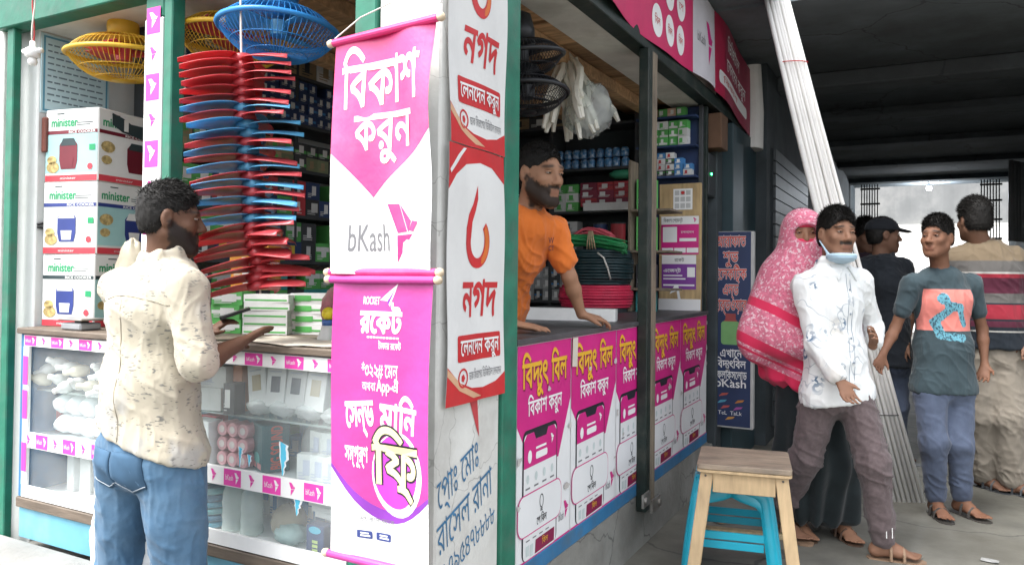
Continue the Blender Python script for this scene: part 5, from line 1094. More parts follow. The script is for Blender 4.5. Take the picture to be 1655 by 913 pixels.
# ================================================================ people: implicit bodies -> one continuous skin, garments as children
V3 = lambda p: np.array(p, float)
_NT = np.random.RandomState(1).rand(32, 32, 32).astype(np.float32)
def vnoise(p):
    i = np.floor(p).astype(int); f = p-i; f = f*f*(3-2*f); r = 0
    for dx in (0, 1):
        for dy in (0, 1):
            for dz in (0, 1):
                r = r+_NT[(i[:, 0]+dx) & 31, (i[:, 1]+dy) & 31, (i[:, 2]+dz) & 31]*(f[:, 0] if dx else 1-f[:, 0])*(f[:, 1] if dy else 1-f[:, 1])*(f[:, 2] if dz else 1-f[:, 2])
    return r
def unit(v): v = V3(v); return v/(np.linalg.norm(v)+1e-12)
class Field:
    def __init__(s): s.ops = []; s.lo = V3((1e9,)*3); s.hi = -s.lo
    def _bb(s, a, b, r, grow=True):
        lo = np.minimum(a, b)-r; hi = np.maximum(a, b)+r
        if grow: s.lo = np.minimum(s.lo, lo); s.hi = np.maximum(s.hi, hi)
        return lo, hi
    def seg(s, a, b, ra, rb, k=.02, side=None, wide=(1, 1), cut=False):
        """tapered limb; with side, the section is an ellipse whose half width along side is r*wide"""
        a, b = V3(a), V3(b); r = max(ra, rb)*max(1, *wide); bb = s._bb(a, b, r, not cut)
        s.ops.append(('seg', bb, k, (a, b, ra, rb, None if side is None else unit(side), wide), cut)); return s
    def ell(s, c, ax, r, k=.015, cut=False):
        c = V3(c); bb = s._bb(c, c, max(r), not cut); s.ops.append(('ell', bb, k, (c, np.array([unit(x) for x in ax]), V3(r)), cut)); return s
    def plane(s, p, n, k=.006, lo=None): s.ops.append(('pl', None, k, (V3(p), unit(n), lo), True)); return s
    def mesh(s, h):
        m = 4*h; lo = s.lo-m; n = np.ceil((s.hi+m-lo)/h).astype(int)+1; D = np.full(n, 1.0, np.float32)
        for kind, bb, k, q, cut in s.ops:
            if bb is None: i0 = np.zeros(3, int); i1 = n
            else: i0 = np.clip(np.floor((bb[0]-k-3*h-lo)/h).astype(int), 0, n); i1 = np.clip(np.ceil((bb[1]+k+3*h-lo)/h).astype(int)+1, 0, n)
            if (i1 <= i0).any(): continue
            sl = tuple(slice(a, b) for a, b in zip(i0, i1))
            X, Y, Z = np.meshgrid(*[(np.arange(a, b)*h+l).astype(np.float32) for a, b, l in zip(i0, i1, lo)], indexing='ij')
            if kind == 'seg':
                a, b, ra, rb, sd, wide = q; d = b-a; L2 = max(d@d, 1e-12); px, py, pz = X-a[0], Y-a[1], Z-a[2]
                t = np.clip((px*d[0]+py*d[1]+pz*d[2])/L2, 0, 1); px, py, pz = px-t*d[0], py-t*d[1], pz-t*d[2]; r = ra+(rb-ra)*t; q2 = px*px+py*py+pz*pz
                if sd is None: f = np.sqrt(q2)-r
                else:
                    w_ = r*(wide[0]+(wide[1]-wide[0])*t); e = px*sd[0]+py*sd[1]+pz*sd[2]; f = (np.sqrt(e*e/(w_*w_)+np.maximum(q2-e*e, 0)/(r*r))-1)*np.minimum(r, w_)
            elif kind == 'ell':
                c, ax, rr_ = q; px, py, pz = X-c[0], Y-c[1], Z-c[2]; k0 = 0; k1 = 0
                for j in range(3): e = px*ax[j][0]+py*ax[j][1]+pz*ax[j][2]; k0 = k0+(e/rr_[j])**2; k1 = k1+(e/rr_[j]**2)**2
                k0 = np.sqrt(k0); f = k0*(k0-1)/np.maximum(np.sqrt(k1), 1e-6)
            else:
                p, nn, lz = q; f = -((X-p[0])*nn[0]+(Y-p[1])*nn[1]+(Z-p[2])*nn[2])
            d0 = D[sl]
            if cut: g = -f if kind != 'pl' else f; hh = np.clip(.5+.5*(g-d0)/k, 0, 1); D[sl] = d0*(1-hh)+g*hh+k*hh*(1-hh)
            else: hh = np.clip(.5+.5*(f-d0)/k, 0, 1); D[sl] = f*(1-hh)+d0*hh-k*hh*(1-hh)
        return surfnet(D, lo, h)
def surfnet(D, lo, h):
    S = D < 0; nx, ny, nz = D.shape; cnt = np.zeros((nx-1, ny-1, nz-1), np.int8)
    off = [(i, j, k) for i in (0, 1) for j in (0, 1) for k in (0, 1)]
    for i, j, k in off: cnt += S[i:nx-1+i, j:ny-1+j, k:nz-1+k]
    I = np.argwhere((cnt > 0) & (cnt < 8)); vals = {o: D[I[:, 0]+o[0], I[:, 1]+o[1], I[:, 2]+o[2]] for o in off}
    acc = np.zeros((len(I), 3)); num = np.zeros(len(I))
    for o in off:
        for ax in range(3):
            if o[ax]: continue
            o2 = tuple(1 if q == ax else o[q] for q in range(3)); a, b = vals[o], vals[o2]; m = (a < 0) != (b < 0)
            t = np.where(m, a/np.where(m, a-b, 1), 0); p = np.array(o, float)[None].repeat(len(I), 0); p[:, ax] += t; acc += p*m[:, None]; num += m
    V = lo+h*(I+acc/num[:, None]); idx = np.full(cnt.shape, -1, np.int64); idx[I[:, 0], I[:, 1], I[:, 2]] = np.arange(len(I)); F = []
    for ax in range(3):
        u, v = (ax+1) % 3, (ax+2) % 3; sh = [slice(None)]*3; sh2 = [slice(None)]*3; sh[ax] = slice(0, -1); sh2[ax] = slice(1, None)
        E = np.argwhere(S[tuple(sh)] != S[tuple(sh2)]); E = E[(E[:, u] > 0) & (E[:, v] > 0) & (E[:, u] < D.shape[u]-1) & (E[:, v] < D.shape[v]-1)]
        ins = S[E[:, 0], E[:, 1], E[:, 2]]; q = []
        for du, dv in ((-1, -1), (0, -1), (0, 0), (-1, 0)): e = E.copy(); e[:, u] += du; e[:, v] += dv; q.append(idx[e[:, 0], e[:, 1], e[:, 2]])
        q = np.stack(q, 1); q[~ins] = q[~ins][:, ::-1]; F.append(q)
    F = np.concatenate(F); F = F[(F >= 0).all(1)]; return V, F
def vnorm(V, F):
    n = np.cross(V[F[:, 2]]-V[F[:, 0]], V[F[:, 3]]-V[F[:, 1]]); N = np.zeros_like(V)
    for j in range(4): np.add.at(N, F[:, j], n)
    return N/(np.linalg.norm(N, axis=1)[:, None]+1e-12)
def relax(V, F, it=2, lam=.5):
    for _ in range(it):
        A = np.zeros_like(V); c = np.zeros(len(V))
        for a, b in ((0, 1), (1, 2), (2, 3), (3, 0)): np.add.at(A, F[:, a], V[F[:, b]]); np.add.at(A, F[:, b], V[F[:, a]]); np.add.at(c, F[:, a], 1); np.add.at(c, F[:, b], 1)
        V = V*(1-lam)+lam*A/np.maximum(c, 1)[:, None]
    return V
def grow(name, fld, h, m, parent, it=2, fold=None, attr=None):
    V, F = fld.mesh(h); V = relax(V, F, it)
    if fold is not None: N = vnorm(V, F); V = V+N*fold(V)[:, None]
    b = base_of(parent); me = bpy.data.meshes.new(name); me.from_pydata((V-np.array(b)).tolist(), [], F.tolist())
    me.polygons.foreach_set('use_smooth', [True]*len(me.polygons))
    for q in (m if isinstance(m, (list, tuple)) else [m]): me.materials.append(q)
    if attr:
        for an, fn in attr.items(): at = me.attributes.new(an, 'FLOAT', 'POINT'); at.data.foreach_set('value', fn(V).astype(np.float32))
    me.update(); return link(name, me, parent)
def folds(amp, fx, fy, fz, seed=0, fine=.35):
    """cloth creases: thin ridges along the drape, crossed by a few drag folds, over a soft sag"""
    def f(V):
        w_ = (vnoise(V*7+seed)*1.3)[:, None]; rid = lambda P: 1-np.abs(2*vnoise(P)-1)
        a = rid(V*np.array([fx, fy, fz])+seed*3.7+w_)**4; b = rid(V*np.array([fx*.7, fy*.7, fz*2.6])+np.stack([V[:, 2]*6, V[:, 2]*6, (V[:, 0]+V[:, 1])*7], 1)+9+w_)**5; c = vnoise(V*8+seed)-.5
        d_ = rid(V*np.array([fx*2.1, fy*2.1, fz*3.0])+17+w_)**4; return amp*(.45*(a-.12)+.50*(b-.10)+.42*c+.20*(d_-.12))
    return f
def skin(name, col, var=.12):
    if name in MATS: return MATS[name]
    m = mat(name, col, .58, var, 14, .12, 70, spec=.25, dirt=((col[0]*.75, col[1]*.70, col[2]*.68), .4, 9)); N, L, b = nodes_of(m)
    src = b.inputs['Base Color'].links[0].from_socket
    for an, c, k in (('lip', (col[0]*.70, col[1]*.55, col[2]*.58), .7), ('beard', (.012, .010, .009), .94)):     # lips and facial hair grow on the skin itself
        a = N.new('ShaderNodeAttribute'); a.attribute_name = an; q = N.new('ShaderNodeMath'); q.operation = 'MULTIPLY'; q.inputs[1].default_value = k; L.new(a.outputs['Fac'], q.inputs[0])
        mx = N.new('ShaderNodeMix'); mx.data_type = 'RGBA'; mx.inputs[7].default_value = (*c, 1); L.new(src, mx.inputs[6]); L.new(q.outputs[0], mx.inputs[0]); src = mx.outputs[2]
    L.new(src, b.inputs['Base Color']); return m
def sstep(a, b, x): t = np.clip((x-a)/(b-a), 0, 1); return t*t*(3-2*t)
hairm = mat('hair_black', (.011, .010, .009), .62, .3, 60, spec=.22)
eye_w = mat('eye_white', (.34, .30, .27), .3); eye_k = mat('eye_iris', (.02, .012, .008), .15); lipm = {}
def head_field(F, c, f, u, s=1.0):
    r = np.cross(f, u); P = lambda x, y, z: c+s*(r*x+f*y+u*z); A = (r, f, u); q = lambda *v: [s*x for x in v]
    F.ell(P(0, -.014, .036), A, q(.074, .096, .084), .02*s); F.ell(P(0, .030, -.030), A, q(.060, .064, .086), .03*s)
    for e in (-1, 1):
        F.seg(P(e*.052, -.005, -.045), P(e*.022, .066, -.094), .020*s, .016*s, .03*s); F.ell(P(e*.040, .062, -.018), A, q(.024, .022, .020), .02*s)
    F.ell(P(0, .074, -.098), A, q(.022, .018, .017), .02*s); F.seg(P(-.036, .082, .030), P(.036, .082, .030), .012*s, .012*s, .015*s)
    for e in (-1, 1): F.ell(P(e*.032, .103, .008), A, q(.019, .016, .012), .010*s, cut=True)
    F.seg(P(0, .088, .018), P(0, .112, -.026), .0085*s, .0125*s, .010*s)
    for e in (-1, 1): F.ell(P(e*.013, .100, -.030), A, q(.010, .012, .009), .006*s)
    F.seg(P(-.019, .089, -.058), P(.019, .089, -.058), .0085*s, .0085*s, .008*s); F.seg(P(-.015, .090, -.070), P(.015, .090, -.070), .009*s, .009*s, .008*s); F.seg(P(-.022, .101, -.064), P(.022, .101, -.064), .0022*s, .0022*s, .004*s, cut=True)
    for e in (-1, 1):
        F.ell(P(e*.078, -.008, .000), A, q(.011, .021, .033), .008*s); F.ell(P(e*.088, .000, .004), A, q(.008, .010, .018), .005*s, cut=True)
    return P, A
def hand_field(F, wr, tip, nrm, s=1.0, curl=.35, thumb=1, r0=.026):
    """palm + four fingers of different length with knuckle bends + thumb from the side of the palm"""
    d = unit(V3(tip)-V3(wr)); n = V3(nrm); n = unit(n-d*(n@d)); sd = np.cross(d, n)*thumb; wr = V3(wr)
    kn = wr+d*.082*s; F.seg(wr, kn, r0*.62*s, .0135*s, .014, side=sd, wide=(1.35, 2.9))
    for i, (off, ln) in enumerate(((.030, .070), (.010, .078), (-.011, .073), (-.031, .058))):
        p0 = kn+sd*off*s-d*.01; c1 = curl*(1+.12*i); dd = unit(d+sd*off*2.2-n*0.1*c1); p1 = p0+dd*ln*.46*s; d2 = unit(d-n*math.tan(min(1.2, c1))); p2 = p1+d2*ln*.32*s; d3 = unit(d*.9-n*math.tan(min(1.35, c1*1.7))); p3 = p2+d3*ln*.24*s
        F.seg(p0, p1, .0088*s, .0078*s, .005); F.seg(p1, p2, .0078*s, .0070*s, .004); F.seg(p2, p3, .0070*s, .0058*s, .004)
    t0 = wr+d*.022*s+sd*.020*s; t1 = t0+unit(d*.75+sd*.75-n*.25)*.042*s; t2 = t1+unit(d*.95+sd*.25-n*.3)*.030*s; F.seg(t0, t1, .0135*s, .0095*s, .010); F.seg(t1, t2, .0095*s, .0072*s, .004)
def foot_field(F, an, d, s=1.0):
    """heel, arch, ball and toes on the ground below the ankle"""
    an = V3(an); d = unit((d[0], d[1], 0)); sd = np.array([-d[1], d[0], 0]); g = an[2]-.082*s; B = lambda a, b, c: np.array([an[0], an[1], g])+d*a*s+sd*b*s+np.array([0, 0, c*s])
    F.seg(an, B(-.03, 0, .03), .036*s, .030*s, .02); F.seg(B(-.035, 0, .028), B(.07, 0, .026), .028*s, .024*s, .02, side=sd, wide=(1.0, 1.35)); F.seg(an+np.array([0, 0, -.01]), B(.09, 0, .028), .032*s, .018*s, .025)
    F.seg(B(.07, 0, .024), B(.125, .0, .018), .022*s, .014*s, .015, side=sd, wide=(1.5, 2.4))
    for i, (o, l) in enumerate(((.030, .172), (.012, .170), (-.004, .163), (-.018, .153), (-.031, .140))): F.seg(B(.118, o, .016), B(l, o*1.15, .011), .0115*s if i == 0 else .009*s, .010*s if i == 0 else .0075*s, .005)
def person(label, J, front, hf, hu, sk, hair=None, beard=None, brows=True, eyes=True, h=.0065, hs=1.0, girth=1.0, hands=((.3, 1), (.3, 1)), hn=None, toes=None, feet=True, body_legs=True, group='people'):
    """returns (empty, tools) ; J: joints in metres"""
    J = {k: V3(v) for k, v in J.items()}; zb = min(J['anL'][2], J['anR'][2])-.085
    root = empty('person', (float(J['pelvis'][0]), float(J['pelvis'][1]), float(zb)), label, 'person', None)
    fr = unit((front[0], front[1], 0)); side = np.cross(fr, (0, 0, 1)); hf = unit(hf); hu = V3(hu); hu = unit(hu-hf*(hu@hf)); g = girth
    F = Field(); P, A = head_field(F, J['head'], hf, hu, hs)
    F.seg(P(0, -.022, -.06), J['neck']+V3((0, 0, -.02)), .052*hs, .060*g, .03)
    F.seg(J['neck']+V3((0, 0, -.06)), J['chest'], .085*g, .098*g, .04, side=side, wide=(1.35, 1.5)); F.seg(J['chest'], J['waist'], .098*g, .088*g, .05, side=side, wide=(1.5, 1.35)); F.seg(J['waist'], J['pelvis'], .088*g, .098*g, .05, side=side, wide=(1.35, 1.5))
    for e in 'LR':
        sh, el, wr, ha = J['sh'+e], J['el'+e], J['wr'+e], J['ha'+e]
        F.seg(J['neck']+V3((0, 0, -.045)), sh, .050*g, .050*g, .04); F.seg(sh, el, .048*g, .037*g, .03); F.seg(el, el*.68+wr*.32, .037*g, .038*g, .015); F.seg(el*.68+wr*.32, wr, .038*g, .0235*g, .015)
        ca = hands[0 if e == 'L' else 1]; nn = (hn or {}).get(e, -fr*.3+V3((0, 0, .2))); hand_field(F, wr, ha, nn, hs*(ca[2] if len(ca) > 2 else .97), ca[0], ca[1])
        hp, kn, an = J['hp'+e], J['kn'+e], J['an'+e]
        F.seg(hp, kn, .082*g, .056*g, .04); F.seg(kn, kn*.7+an*.3, .054*g, .055*g, .02); F.seg(kn*.7+an*.3, an, .055*g, .036*g, .02)
        if feet: foot_field(F, an, (toes or {}).get(e, fr), hs)
    r_ = np.cross(hf, hu)
    def loc(V): d = (V-J['head'])/hs; return d@r_, d@hf, d@hu
    def a_beard(V):
        x, y, z = loc(V); n = (vnoise(V*160)-.5)*.014+(vnoise(V*60)-.5)*.012; near = (np.abs(z) < .16) & (y > -.05)
        b_ = sstep(.006, -.006, z-(.004-.62*np.maximum(y, 0))+n)*sstep(-.006, .010, y+n)*sstep(-.135, -.118, z+n)*(1 if beard else 0)*near
        ms = sstep(.036, .028, np.abs(x))*sstep(-.034, -.040, z+n*.5)*sstep(-.056, -.052, z)*sstep(.078, .084, y) if (beard is not None) else 0
        lp = sstep(.025, .020, np.abs(x))*sstep(-.083, -.078, z)*sstep(-.050, -.054, z)*sstep(.084, .088, y)
        ey = 0
        for e in (-1, 1): ey = ey+np.exp(-((np.abs(x-e*.033)/.021)**4))*np.exp(-(((z-.034+.18*(np.abs(x)-.033)**1)/.0060)**2))*sstep(.055, .065, y)
        return np.clip(np.maximum(b_*(1-lp), ms*(1-lp))+(ey if brows else 0)*1.1, 0, 1)
    def a_lip(V): x, y, z = loc(V); return sstep(.024, .018, np.abs(x))*sstep(-.081, -.076, z)*sstep(-.051, -.055, z)*sstep(.084, .088, y)
    if beard:      # short beard: a little volume along the jaw
        for e in (-1, 1): F.seg(P(e*.056, .012, -.050), P(e*.020, .068, -.100), (.014+beard)*hs, (.016+beard)*hs, .02)
        F.ell(P(0, .074, -.104), A, [(.024+beard)*hs, (.018+beard)*hs, (.017+beard*1.5)*hs], .02)
    body = grow('body', F, h, sk, root, 2, None, {'beard': a_beard, 'lip': a_lip})
    if hair:
        H = Field(); ln, top_, back = hair
        H.ell(P(0, -.016, .044+top_*.35), A, [(.079+ln*.6)*hs, (.101+ln*.5)*hs, (.084+top_)*hs], .02); H.ell(P(0, -.05, -.012), A, [(.072+ln*.4)*hs, (.058+ln*.6)*hs, .07*hs], .03)
        H.ell(P(0, .105, .008), A, [.064*hs, .072*hs, .064*hs], .012, cut=True); H.ell(P(0, .070, -.055), A, [.12*hs, .085*hs, .085*hs], .012, cut=True); H.plane(P(0, 0, -.055+back), hu, .01)
        for e in (-1, 1): H.ell(P(e*.085, .002, -.012), A, [.022*hs, .026*hs, .038*hs], .008, cut=True)
        ho = grow('hair', H, .006, hairm, root, 1, lambda V: .004*(vnoise(V*95)-.5)-.003)
        me = ho.data; n = len(me.vertices); co = np.empty(n*3); me.vertices.foreach_get('co', co); co = co.reshape(-1, 3)+np.array(base_of(root)); no = np.empty(n*3); me.vertices.foreach_get('normal', no); no = no.reshape(-1, 3)
        rg = np.random.RandomState(n); pick = rg.randint(0, n, 9000); lx, ly, lz = loc(co[pick]); ok = ((co[pick]-J['head'])@hf/hs > -.2); pick = pick[ok]
        p0 = co[pick]-no[pick]*.003; comb = hf*.35-hu*.35*np.clip(1-((co[pick]-J['head'])@hu/hs/.08), 0, 1.6)[:, None]; d = no[pick]*.34+comb*1.25+rg.normal(0, .17, (len(pick), 3)); d /= np.linalg.norm(d, axis=1)[:, None]
        hz = (co[pick]-J['head'])@hu/hs; ll = (.007+ln*.7+top_*.7*sstep(.02, .10, hz))*rg.uniform(.6, 1.15, len(pick)); sdv = np.cross(d, rg.normal(0, 1, (len(pick), 3))); sdv /= np.linalg.norm(sdv, axis=1)[:, None]; w_ = .0009
        mid = p0+d*ll[:, None]*.55; d2 = d-hu*.45+hf*.15; d2 /= np.linalg.norm(d2, axis=1)[:, None]; tip = mid+d2*ll[:, None]*.5
        VV = np.stack([p0-sdv*w_, p0+sdv*w_, mid-sdv*w_*.8, mid+sdv*w_*.8, tip], 1).reshape(-1, 3)-np.array(base_of(root)); k5 = np.arange(len(pick))*5
        FF = np.concatenate([np.stack([k5, k5+1, k5+3, k5+2], 1)]).tolist()+np.stack([k5+2, k5+3, k5+4], 1).tolist()
        ms_ = bpy.data.meshes.new('hair_strands'); ms_.from_pydata(VV.tolist(), [], FF); ms_.materials.append(hairm); so_ = link('hair_strands', ms_, ho); so_['kind'] = 'stuff'
    if eyes:
        for e in (-1, 1):
            B = Field(); B.ell(P(e*.032, .0835, .010), A, [.0122*hs, .0100*hs, .0046*hs], .003); eo = grow('eye', B, .0028, eye_w, root, 1)
            B = Field(); B.ell(P(e*.032, .0915, .010), A, [.0055*hs, .0032*hs, .0052*hs], .002); grow('iris', B, .0018, eye_k, eo, 0)
            B = Field(); B.seg(P(e*.019, .0890, .0130), P(e*.032, .0930, .0145), .0032*hs, .0040*hs, .002); B.seg(P(e*.032, .0930, .0145), P(e*.046, .0825, .0130), .0040*hs, .0030*hs, .002); grow('eyelid', B, .0022, sk, eo, 1)
    return root, J, fr, side, P, A
def shirt(root, J, side, m, sleeve, hem, infl=.016, g=1.0, neck=.06, h=.0075, amp=.010, name='shirt', seed=0, collar=True, loose=0.0, hemn=(0, 0, 1), sl_end=None, mats=None, attr=None):
    """torso + sleeves; sleeve: 0..1 along upper arm, 1..2 along forearm; hem: point on the hem plane"""
    F = Field(); up = V3((0, 0, 1)); hemp = V3(hem)
    F.seg(J['neck']+V3((0, 0, -.05)), J['chest'], .088*g+infl, .102*g+infl, .04, side=side, wide=(1.35, 1.5)); F.seg(J['chest'], J['waist'], .102*g+infl, .096*g+infl+loose, .05, side=side, wide=(1.5, 1.42)); F.seg(J['waist'], J['pelvis']+V3((0, 0, -.05)), .096*g+infl+loose, .108*g+infl+loose*1.3, .05, side=side, wide=(1.42, 1.5))
    for e in 'LR':
        sh, el, wr = J['sh'+e], J['el'+e], J['wr'+e]; F.seg(J['neck']+V3((0, 0, -.05)), sh, .054*g+infl*.7, .054*g+infl*.7, .04)
        F.seg(J['waist'], J['hp'+e], .080*g+infl, .088*g+infl+loose*.9, .05)
        s = sleeve if not isinstance(sleeve, dict) else sleeve[e]
        if s <= 1:
            p = sh+(el-sh)*s; F.seg(sh, p, .052*g+infl, .046*g+infl, .03)
            if s > .93: F.seg(p-(el-sh)*.10, p, .051*g+infl, .050*g+infl, .006)
        else:
            F.seg(sh, el, .052*g+infl, .038*g+infl, .03); p = el+(wr-el)*(s-1); F.seg(el, p, .043*g+infl, .036*g+infl, .02)
            if s < 1.6: F.seg(p-(wr-el)*.10, p, .044*g+infl, .044*g+infl, .006)
            else: F.seg(p-unit(wr-el)*.035, p-unit(wr-el)*.005, .030*g+infl, .029*g+infl, .006)
    if collar:
        for k in range(8): a0, a1 = 2*math.pi*k/8, 2*math.pi*(k+1)/8; fr = np.cross(up, side)*-1; q = lambda a: J['neck']+V3((0, 0, .024-.022*math.sin(a)))+side*.078*g*math.cos(a)+fr*(.076*g*math.sin(a)); F.seg(q(a0), q(a1), .011, .011, .006, side=up, wide=(2.4, 2.4))
    F.plane(hemp, hemn, .006)
    fo = folds(amp, 24, 24, 6, seed); return grow(name, F, h, mats or m, root, 2, fo, attr)
def trousers(root, J, side, m, g=1.0, infl=.014, top_z=.02, end=.96, wide=1.0, h=.0075, amp=.009, name='trousers', seed=3):
    F = Field(); F.seg(J['pelvis']+V3((0, 0, .06+top_z)), J['pelvis']+V3((0, 0, -.03)), .095*g+infl, .108*g+infl, .05, side=side, wide=(1.4, 1.5))
    for e in 'LR':
        hp, kn, an = J['hp'+e], J['kn'+e], J['an'+e]; p = kn+(an-kn)*end
        F.seg(hp, kn, .088*g+infl, .062*g*wide+infl, .03); F.seg(kn, p, .060*g*wide+infl, (.042*g+infl)*wide, .03)
    def fo(V):
        b = folds(amp, 22, 22, 8, seed)(V); kz = (J['knL'][2]+J['knR'][2])/2; az = (J['anL'][2]+J['anR'][2])/2
        w_ = .55+.7*np.exp(-((V[:, 2]-kz)/.10)**2)+.9*np.exp(-((V[:, 2]-az-.07)/.07)**2)+.5*np.exp(-((V[:, 2]-J['pelvis'][2]+.08)/.08)**2); return b*w_
    return grow(name, F, h, m, root, 2, fo)
def sandal(root, J, e, d, m, s=1.0):
    an = J['an'+e]; d = unit((d[0], d[1], 0)); sd = np.array([-d[1], d[0], 0]); z = an[2]-.086*s; B = lambda a, b, c: tuple(np.array([an[0], an[1], z])+d*a*s+sd*b*s+np.array([0, 0, c*s]))
    o = [(-.07, 0), (-.06, .028), (0, .032), (.07, .040), (.13, .046), (.17, .034), (.185, .010), (.18, -.015), (.155, -.038), (.08, -.042), (0, -.034), (-.06, -.028)]
    so = MB().prism(o, .012, lambda u, v, t: B(u, v, t-.012)).build('sandal', m, root)
    for a, hh in ((.085, .052), (.03, .075)):
        MB().tube([B(a, .042, .0), B(a, .036, hh*.6), B(a, .012, hh), B(a, -.014, hh), B(a, -.038, hh*.6), B(a, -.043, 0)], .007, 6).build('strap', m, so)
    return so

from mathutils.bvhtree import BVHTree
def conform(ob, pts, direction, off):
    """lays points on the outside of a garment: shoots from outside along -direction, returns world points"""
    me = ob.data; b = base_of(ob); t = BVHTree.FromPolygons([v.co+b for v in me.vertices], [p.vertices for p in me.polygons]); d = Vector(direction).normalized(); out = []
    for p in pts:
        p = Vector(p); h = t.ray_cast(p+d*.4, -d, .8); q = h[0] if h[0] is not None else p; out.append(q+d*off)
    return out
# ---------------------------------------------------------------- garment materials
def cloth(name, col, rough=.85, var=.1, scale=10, **k): return mat(name, col, rough, var, scale, .20, 30, sheen=.15, spec=.2, **k)
def pattern(m, kind, cols, scale, thr, amt=1.0, dist=1.2):
    """prints a second colour through a noise or voronoi-edge mask over the cloth"""
    N, L, b = nodes_of(m); src = b.inputs['Base Color'].links[0].from_socket; tc = N.new('ShaderNodeTexCoord')
    n0 = N.new('ShaderNodeTexNoise'); n0.inputs['Scale'].default_value = scale*.35; n0.inputs['Detail'].default_value = 2; L.new(tc.outputs['Object'], n0.inputs['Vector'])
    mp = N.new('ShaderNodeVectorMath'); mp.operation = 'MULTIPLY_ADD'; mp.inputs[1].default_value = (dist/scale,)*3; L.new(n0.outputs['Color'], mp.inputs[0]); L.new(tc.outputs['Object'], mp.inputs[2])
    if kind == 'line':
        v = N.new('ShaderNodeTexVoronoi'); v.feature = 'DISTANCE_TO_EDGE'; v.inputs['Scale'].default_value = scale; L.new(mp.outputs[0], v.inputs['Vector']); o = v.outputs['Distance']; a, c = thr, thr*.5
    elif kind == 'leaf':
        mq = N.new('ShaderNodeMapping'); mq.inputs['Scale'].default_value = (1, 1, .55); mq.inputs['Rotation'].default_value = (.5, .6, .4); L.new(mp.outputs[0], mq.inputs[0]); v = N.new('ShaderNodeTexWave'); v.inputs['Scale'].default_value = scale*1.1; v.inputs['Distortion'].default_value = 9; v.inputs['Detail'].default_value = 2; v.inputs['Detail Scale'].default_value = 1.6; L.new(mq.outputs[0], v.inputs['Vector']); o = v.outputs['Fac']; a, c = thr, thr*.75
    elif kind == 'dash':
        mq = N.new('ShaderNodeMapping'); mq.inputs['Scale'].default_value = (1, 1, 3.2); L.new(mp.outputs[0], mq.inputs[0]); v = N.new('ShaderNodeTexNoise'); v.inputs['Scale'].default_value = scale; v.inputs['Detail'].default_value = 1; L.new(mq.outputs[0], v.inputs['Vector']); o = v.outputs['Fac']; a, c = thr-.02, thr+.02
    elif kind == 'iso':
        v1 = N.new('ShaderNodeTexNoise'); v1.inputs['Scale'].default_value = scale; v1.inputs['Detail'].default_value = 1; L.new(mp.outputs[0], v1.inputs['Vector']); s1 = N.new('ShaderNodeMath'); s1.operation = 'SUBTRACT'; s1.inputs[1].default_value = .5; L.new(v1.outputs['Fac'], s1.inputs[0]); v = N.new('ShaderNodeMath'); v.operation = 'ABSOLUTE'; L.new(s1.outputs[0], v.inputs[0]); o = v.outputs[0]; a, c = thr, thr*.4
    elif kind == 'motif':
        vo = N.new('ShaderNodeTexVoronoi'); vo.inputs['Scale'].default_value = scale; vo.inputs['Randomness'].default_value = .8; L.new(tc.outputs['Object'], vo.inputs['Vector']); df = N.new('ShaderNodeMapRange'); df.inputs[1].default_value = .30; df.inputs[2].default_value = .38; df.inputs[3].default_value = 1; df.inputs[4].default_value = 0; L.new(vo.outputs['Distance'], df.inputs[0])
        nn = N.new('ShaderNodeTexNoise'); nn.inputs['Scale'].default_value = scale*5.5; nn.inputs['Detail'].default_value = 1; L.new(tc.outputs['Object'], nn.inputs['Vector']); rq = N.new('ShaderNodeMapRange'); rq.inputs[1].default_value = thr; rq.inputs[2].default_value = thr+.04; L.new(nn.outputs['Fac'], rq.inputs[0])
        v = N.new('ShaderNodeMath'); v.operation = 'MULTIPLY'; L.new(df.outputs[0], v.inputs[0]); L.new(rq.outputs[0], v.inputs[1]); o = v.outputs[0]; a, c = 0, 1
    else:
        v = N.new('ShaderNodeTexNoise'); v.inputs['Scale'].default_value = scale; v.inputs['Detail'].default_value = 3; L.new(mp.outputs[0], v.inputs['Vector']); o = v.outputs['Fac']; a, c = thr-.04, thr+.04
    r = N.new('ShaderNodeMapRange'); r.inputs[1].default_value = a; r.inputs[2].default_value = c; r.inputs[3].default_value = 0; r.inputs[4].default_value = amt; L.new(o, r.inputs[0])
    # break the print up so it comes and goes
    n2 = N.new('ShaderNodeTexNoise'); n2.inputs['Scale'].default_value = scale*.55; n2.inputs['Detail'].default_value = 1; L.new(tc.outputs['Object'], n2.inputs['Vector'])
    r2 = N.new('ShaderNodeMapRange'); r2.inputs[1].default_value = .46; r2.inputs[2].default_value = .58; L.new(n2.outputs['Fac'], r2.inputs[0])
    mu = N.new('ShaderNodeMath'); mu.operation = 'MULTIPLY'; L.new(r.outputs[0], mu.inputs[0]); L.new(r2.outputs[0], mu.inputs[1])
    mx = N.new('ShaderNodeMix'); mx.data_type = 'RGBA'; mx.inputs[7].default_value = (*cols, 1); L.new(src, mx.inputs[6]); L.new(mu.outputs[0], mx.inputs[0]); L.new(mx.outputs[2], b.inputs['Base Color']); return m
def bands(m, attr, stops):
    """constant colour bands along a point attribute woven into the cloth"""
    N, L, b = nodes_of(m); a = N.new('ShaderNodeAttribute'); a.attribute_name = attr; cr = N.new('ShaderNodeValToRGB'); cr.color_ramp.interpolation = 'CONSTANT'; e = cr.color_ramp.elements
    e[0].position = 0; e[0].color = (*stops[0][1], 1); e[1].position = stops[1][0]; e[1].color = (*stops[1][1], 1)
    for p, c in stops[2:]: q = e.new(p); q.color = (*c, 1)
    L.new(a.outputs['Fac'], cr.inputs[0]); return cr
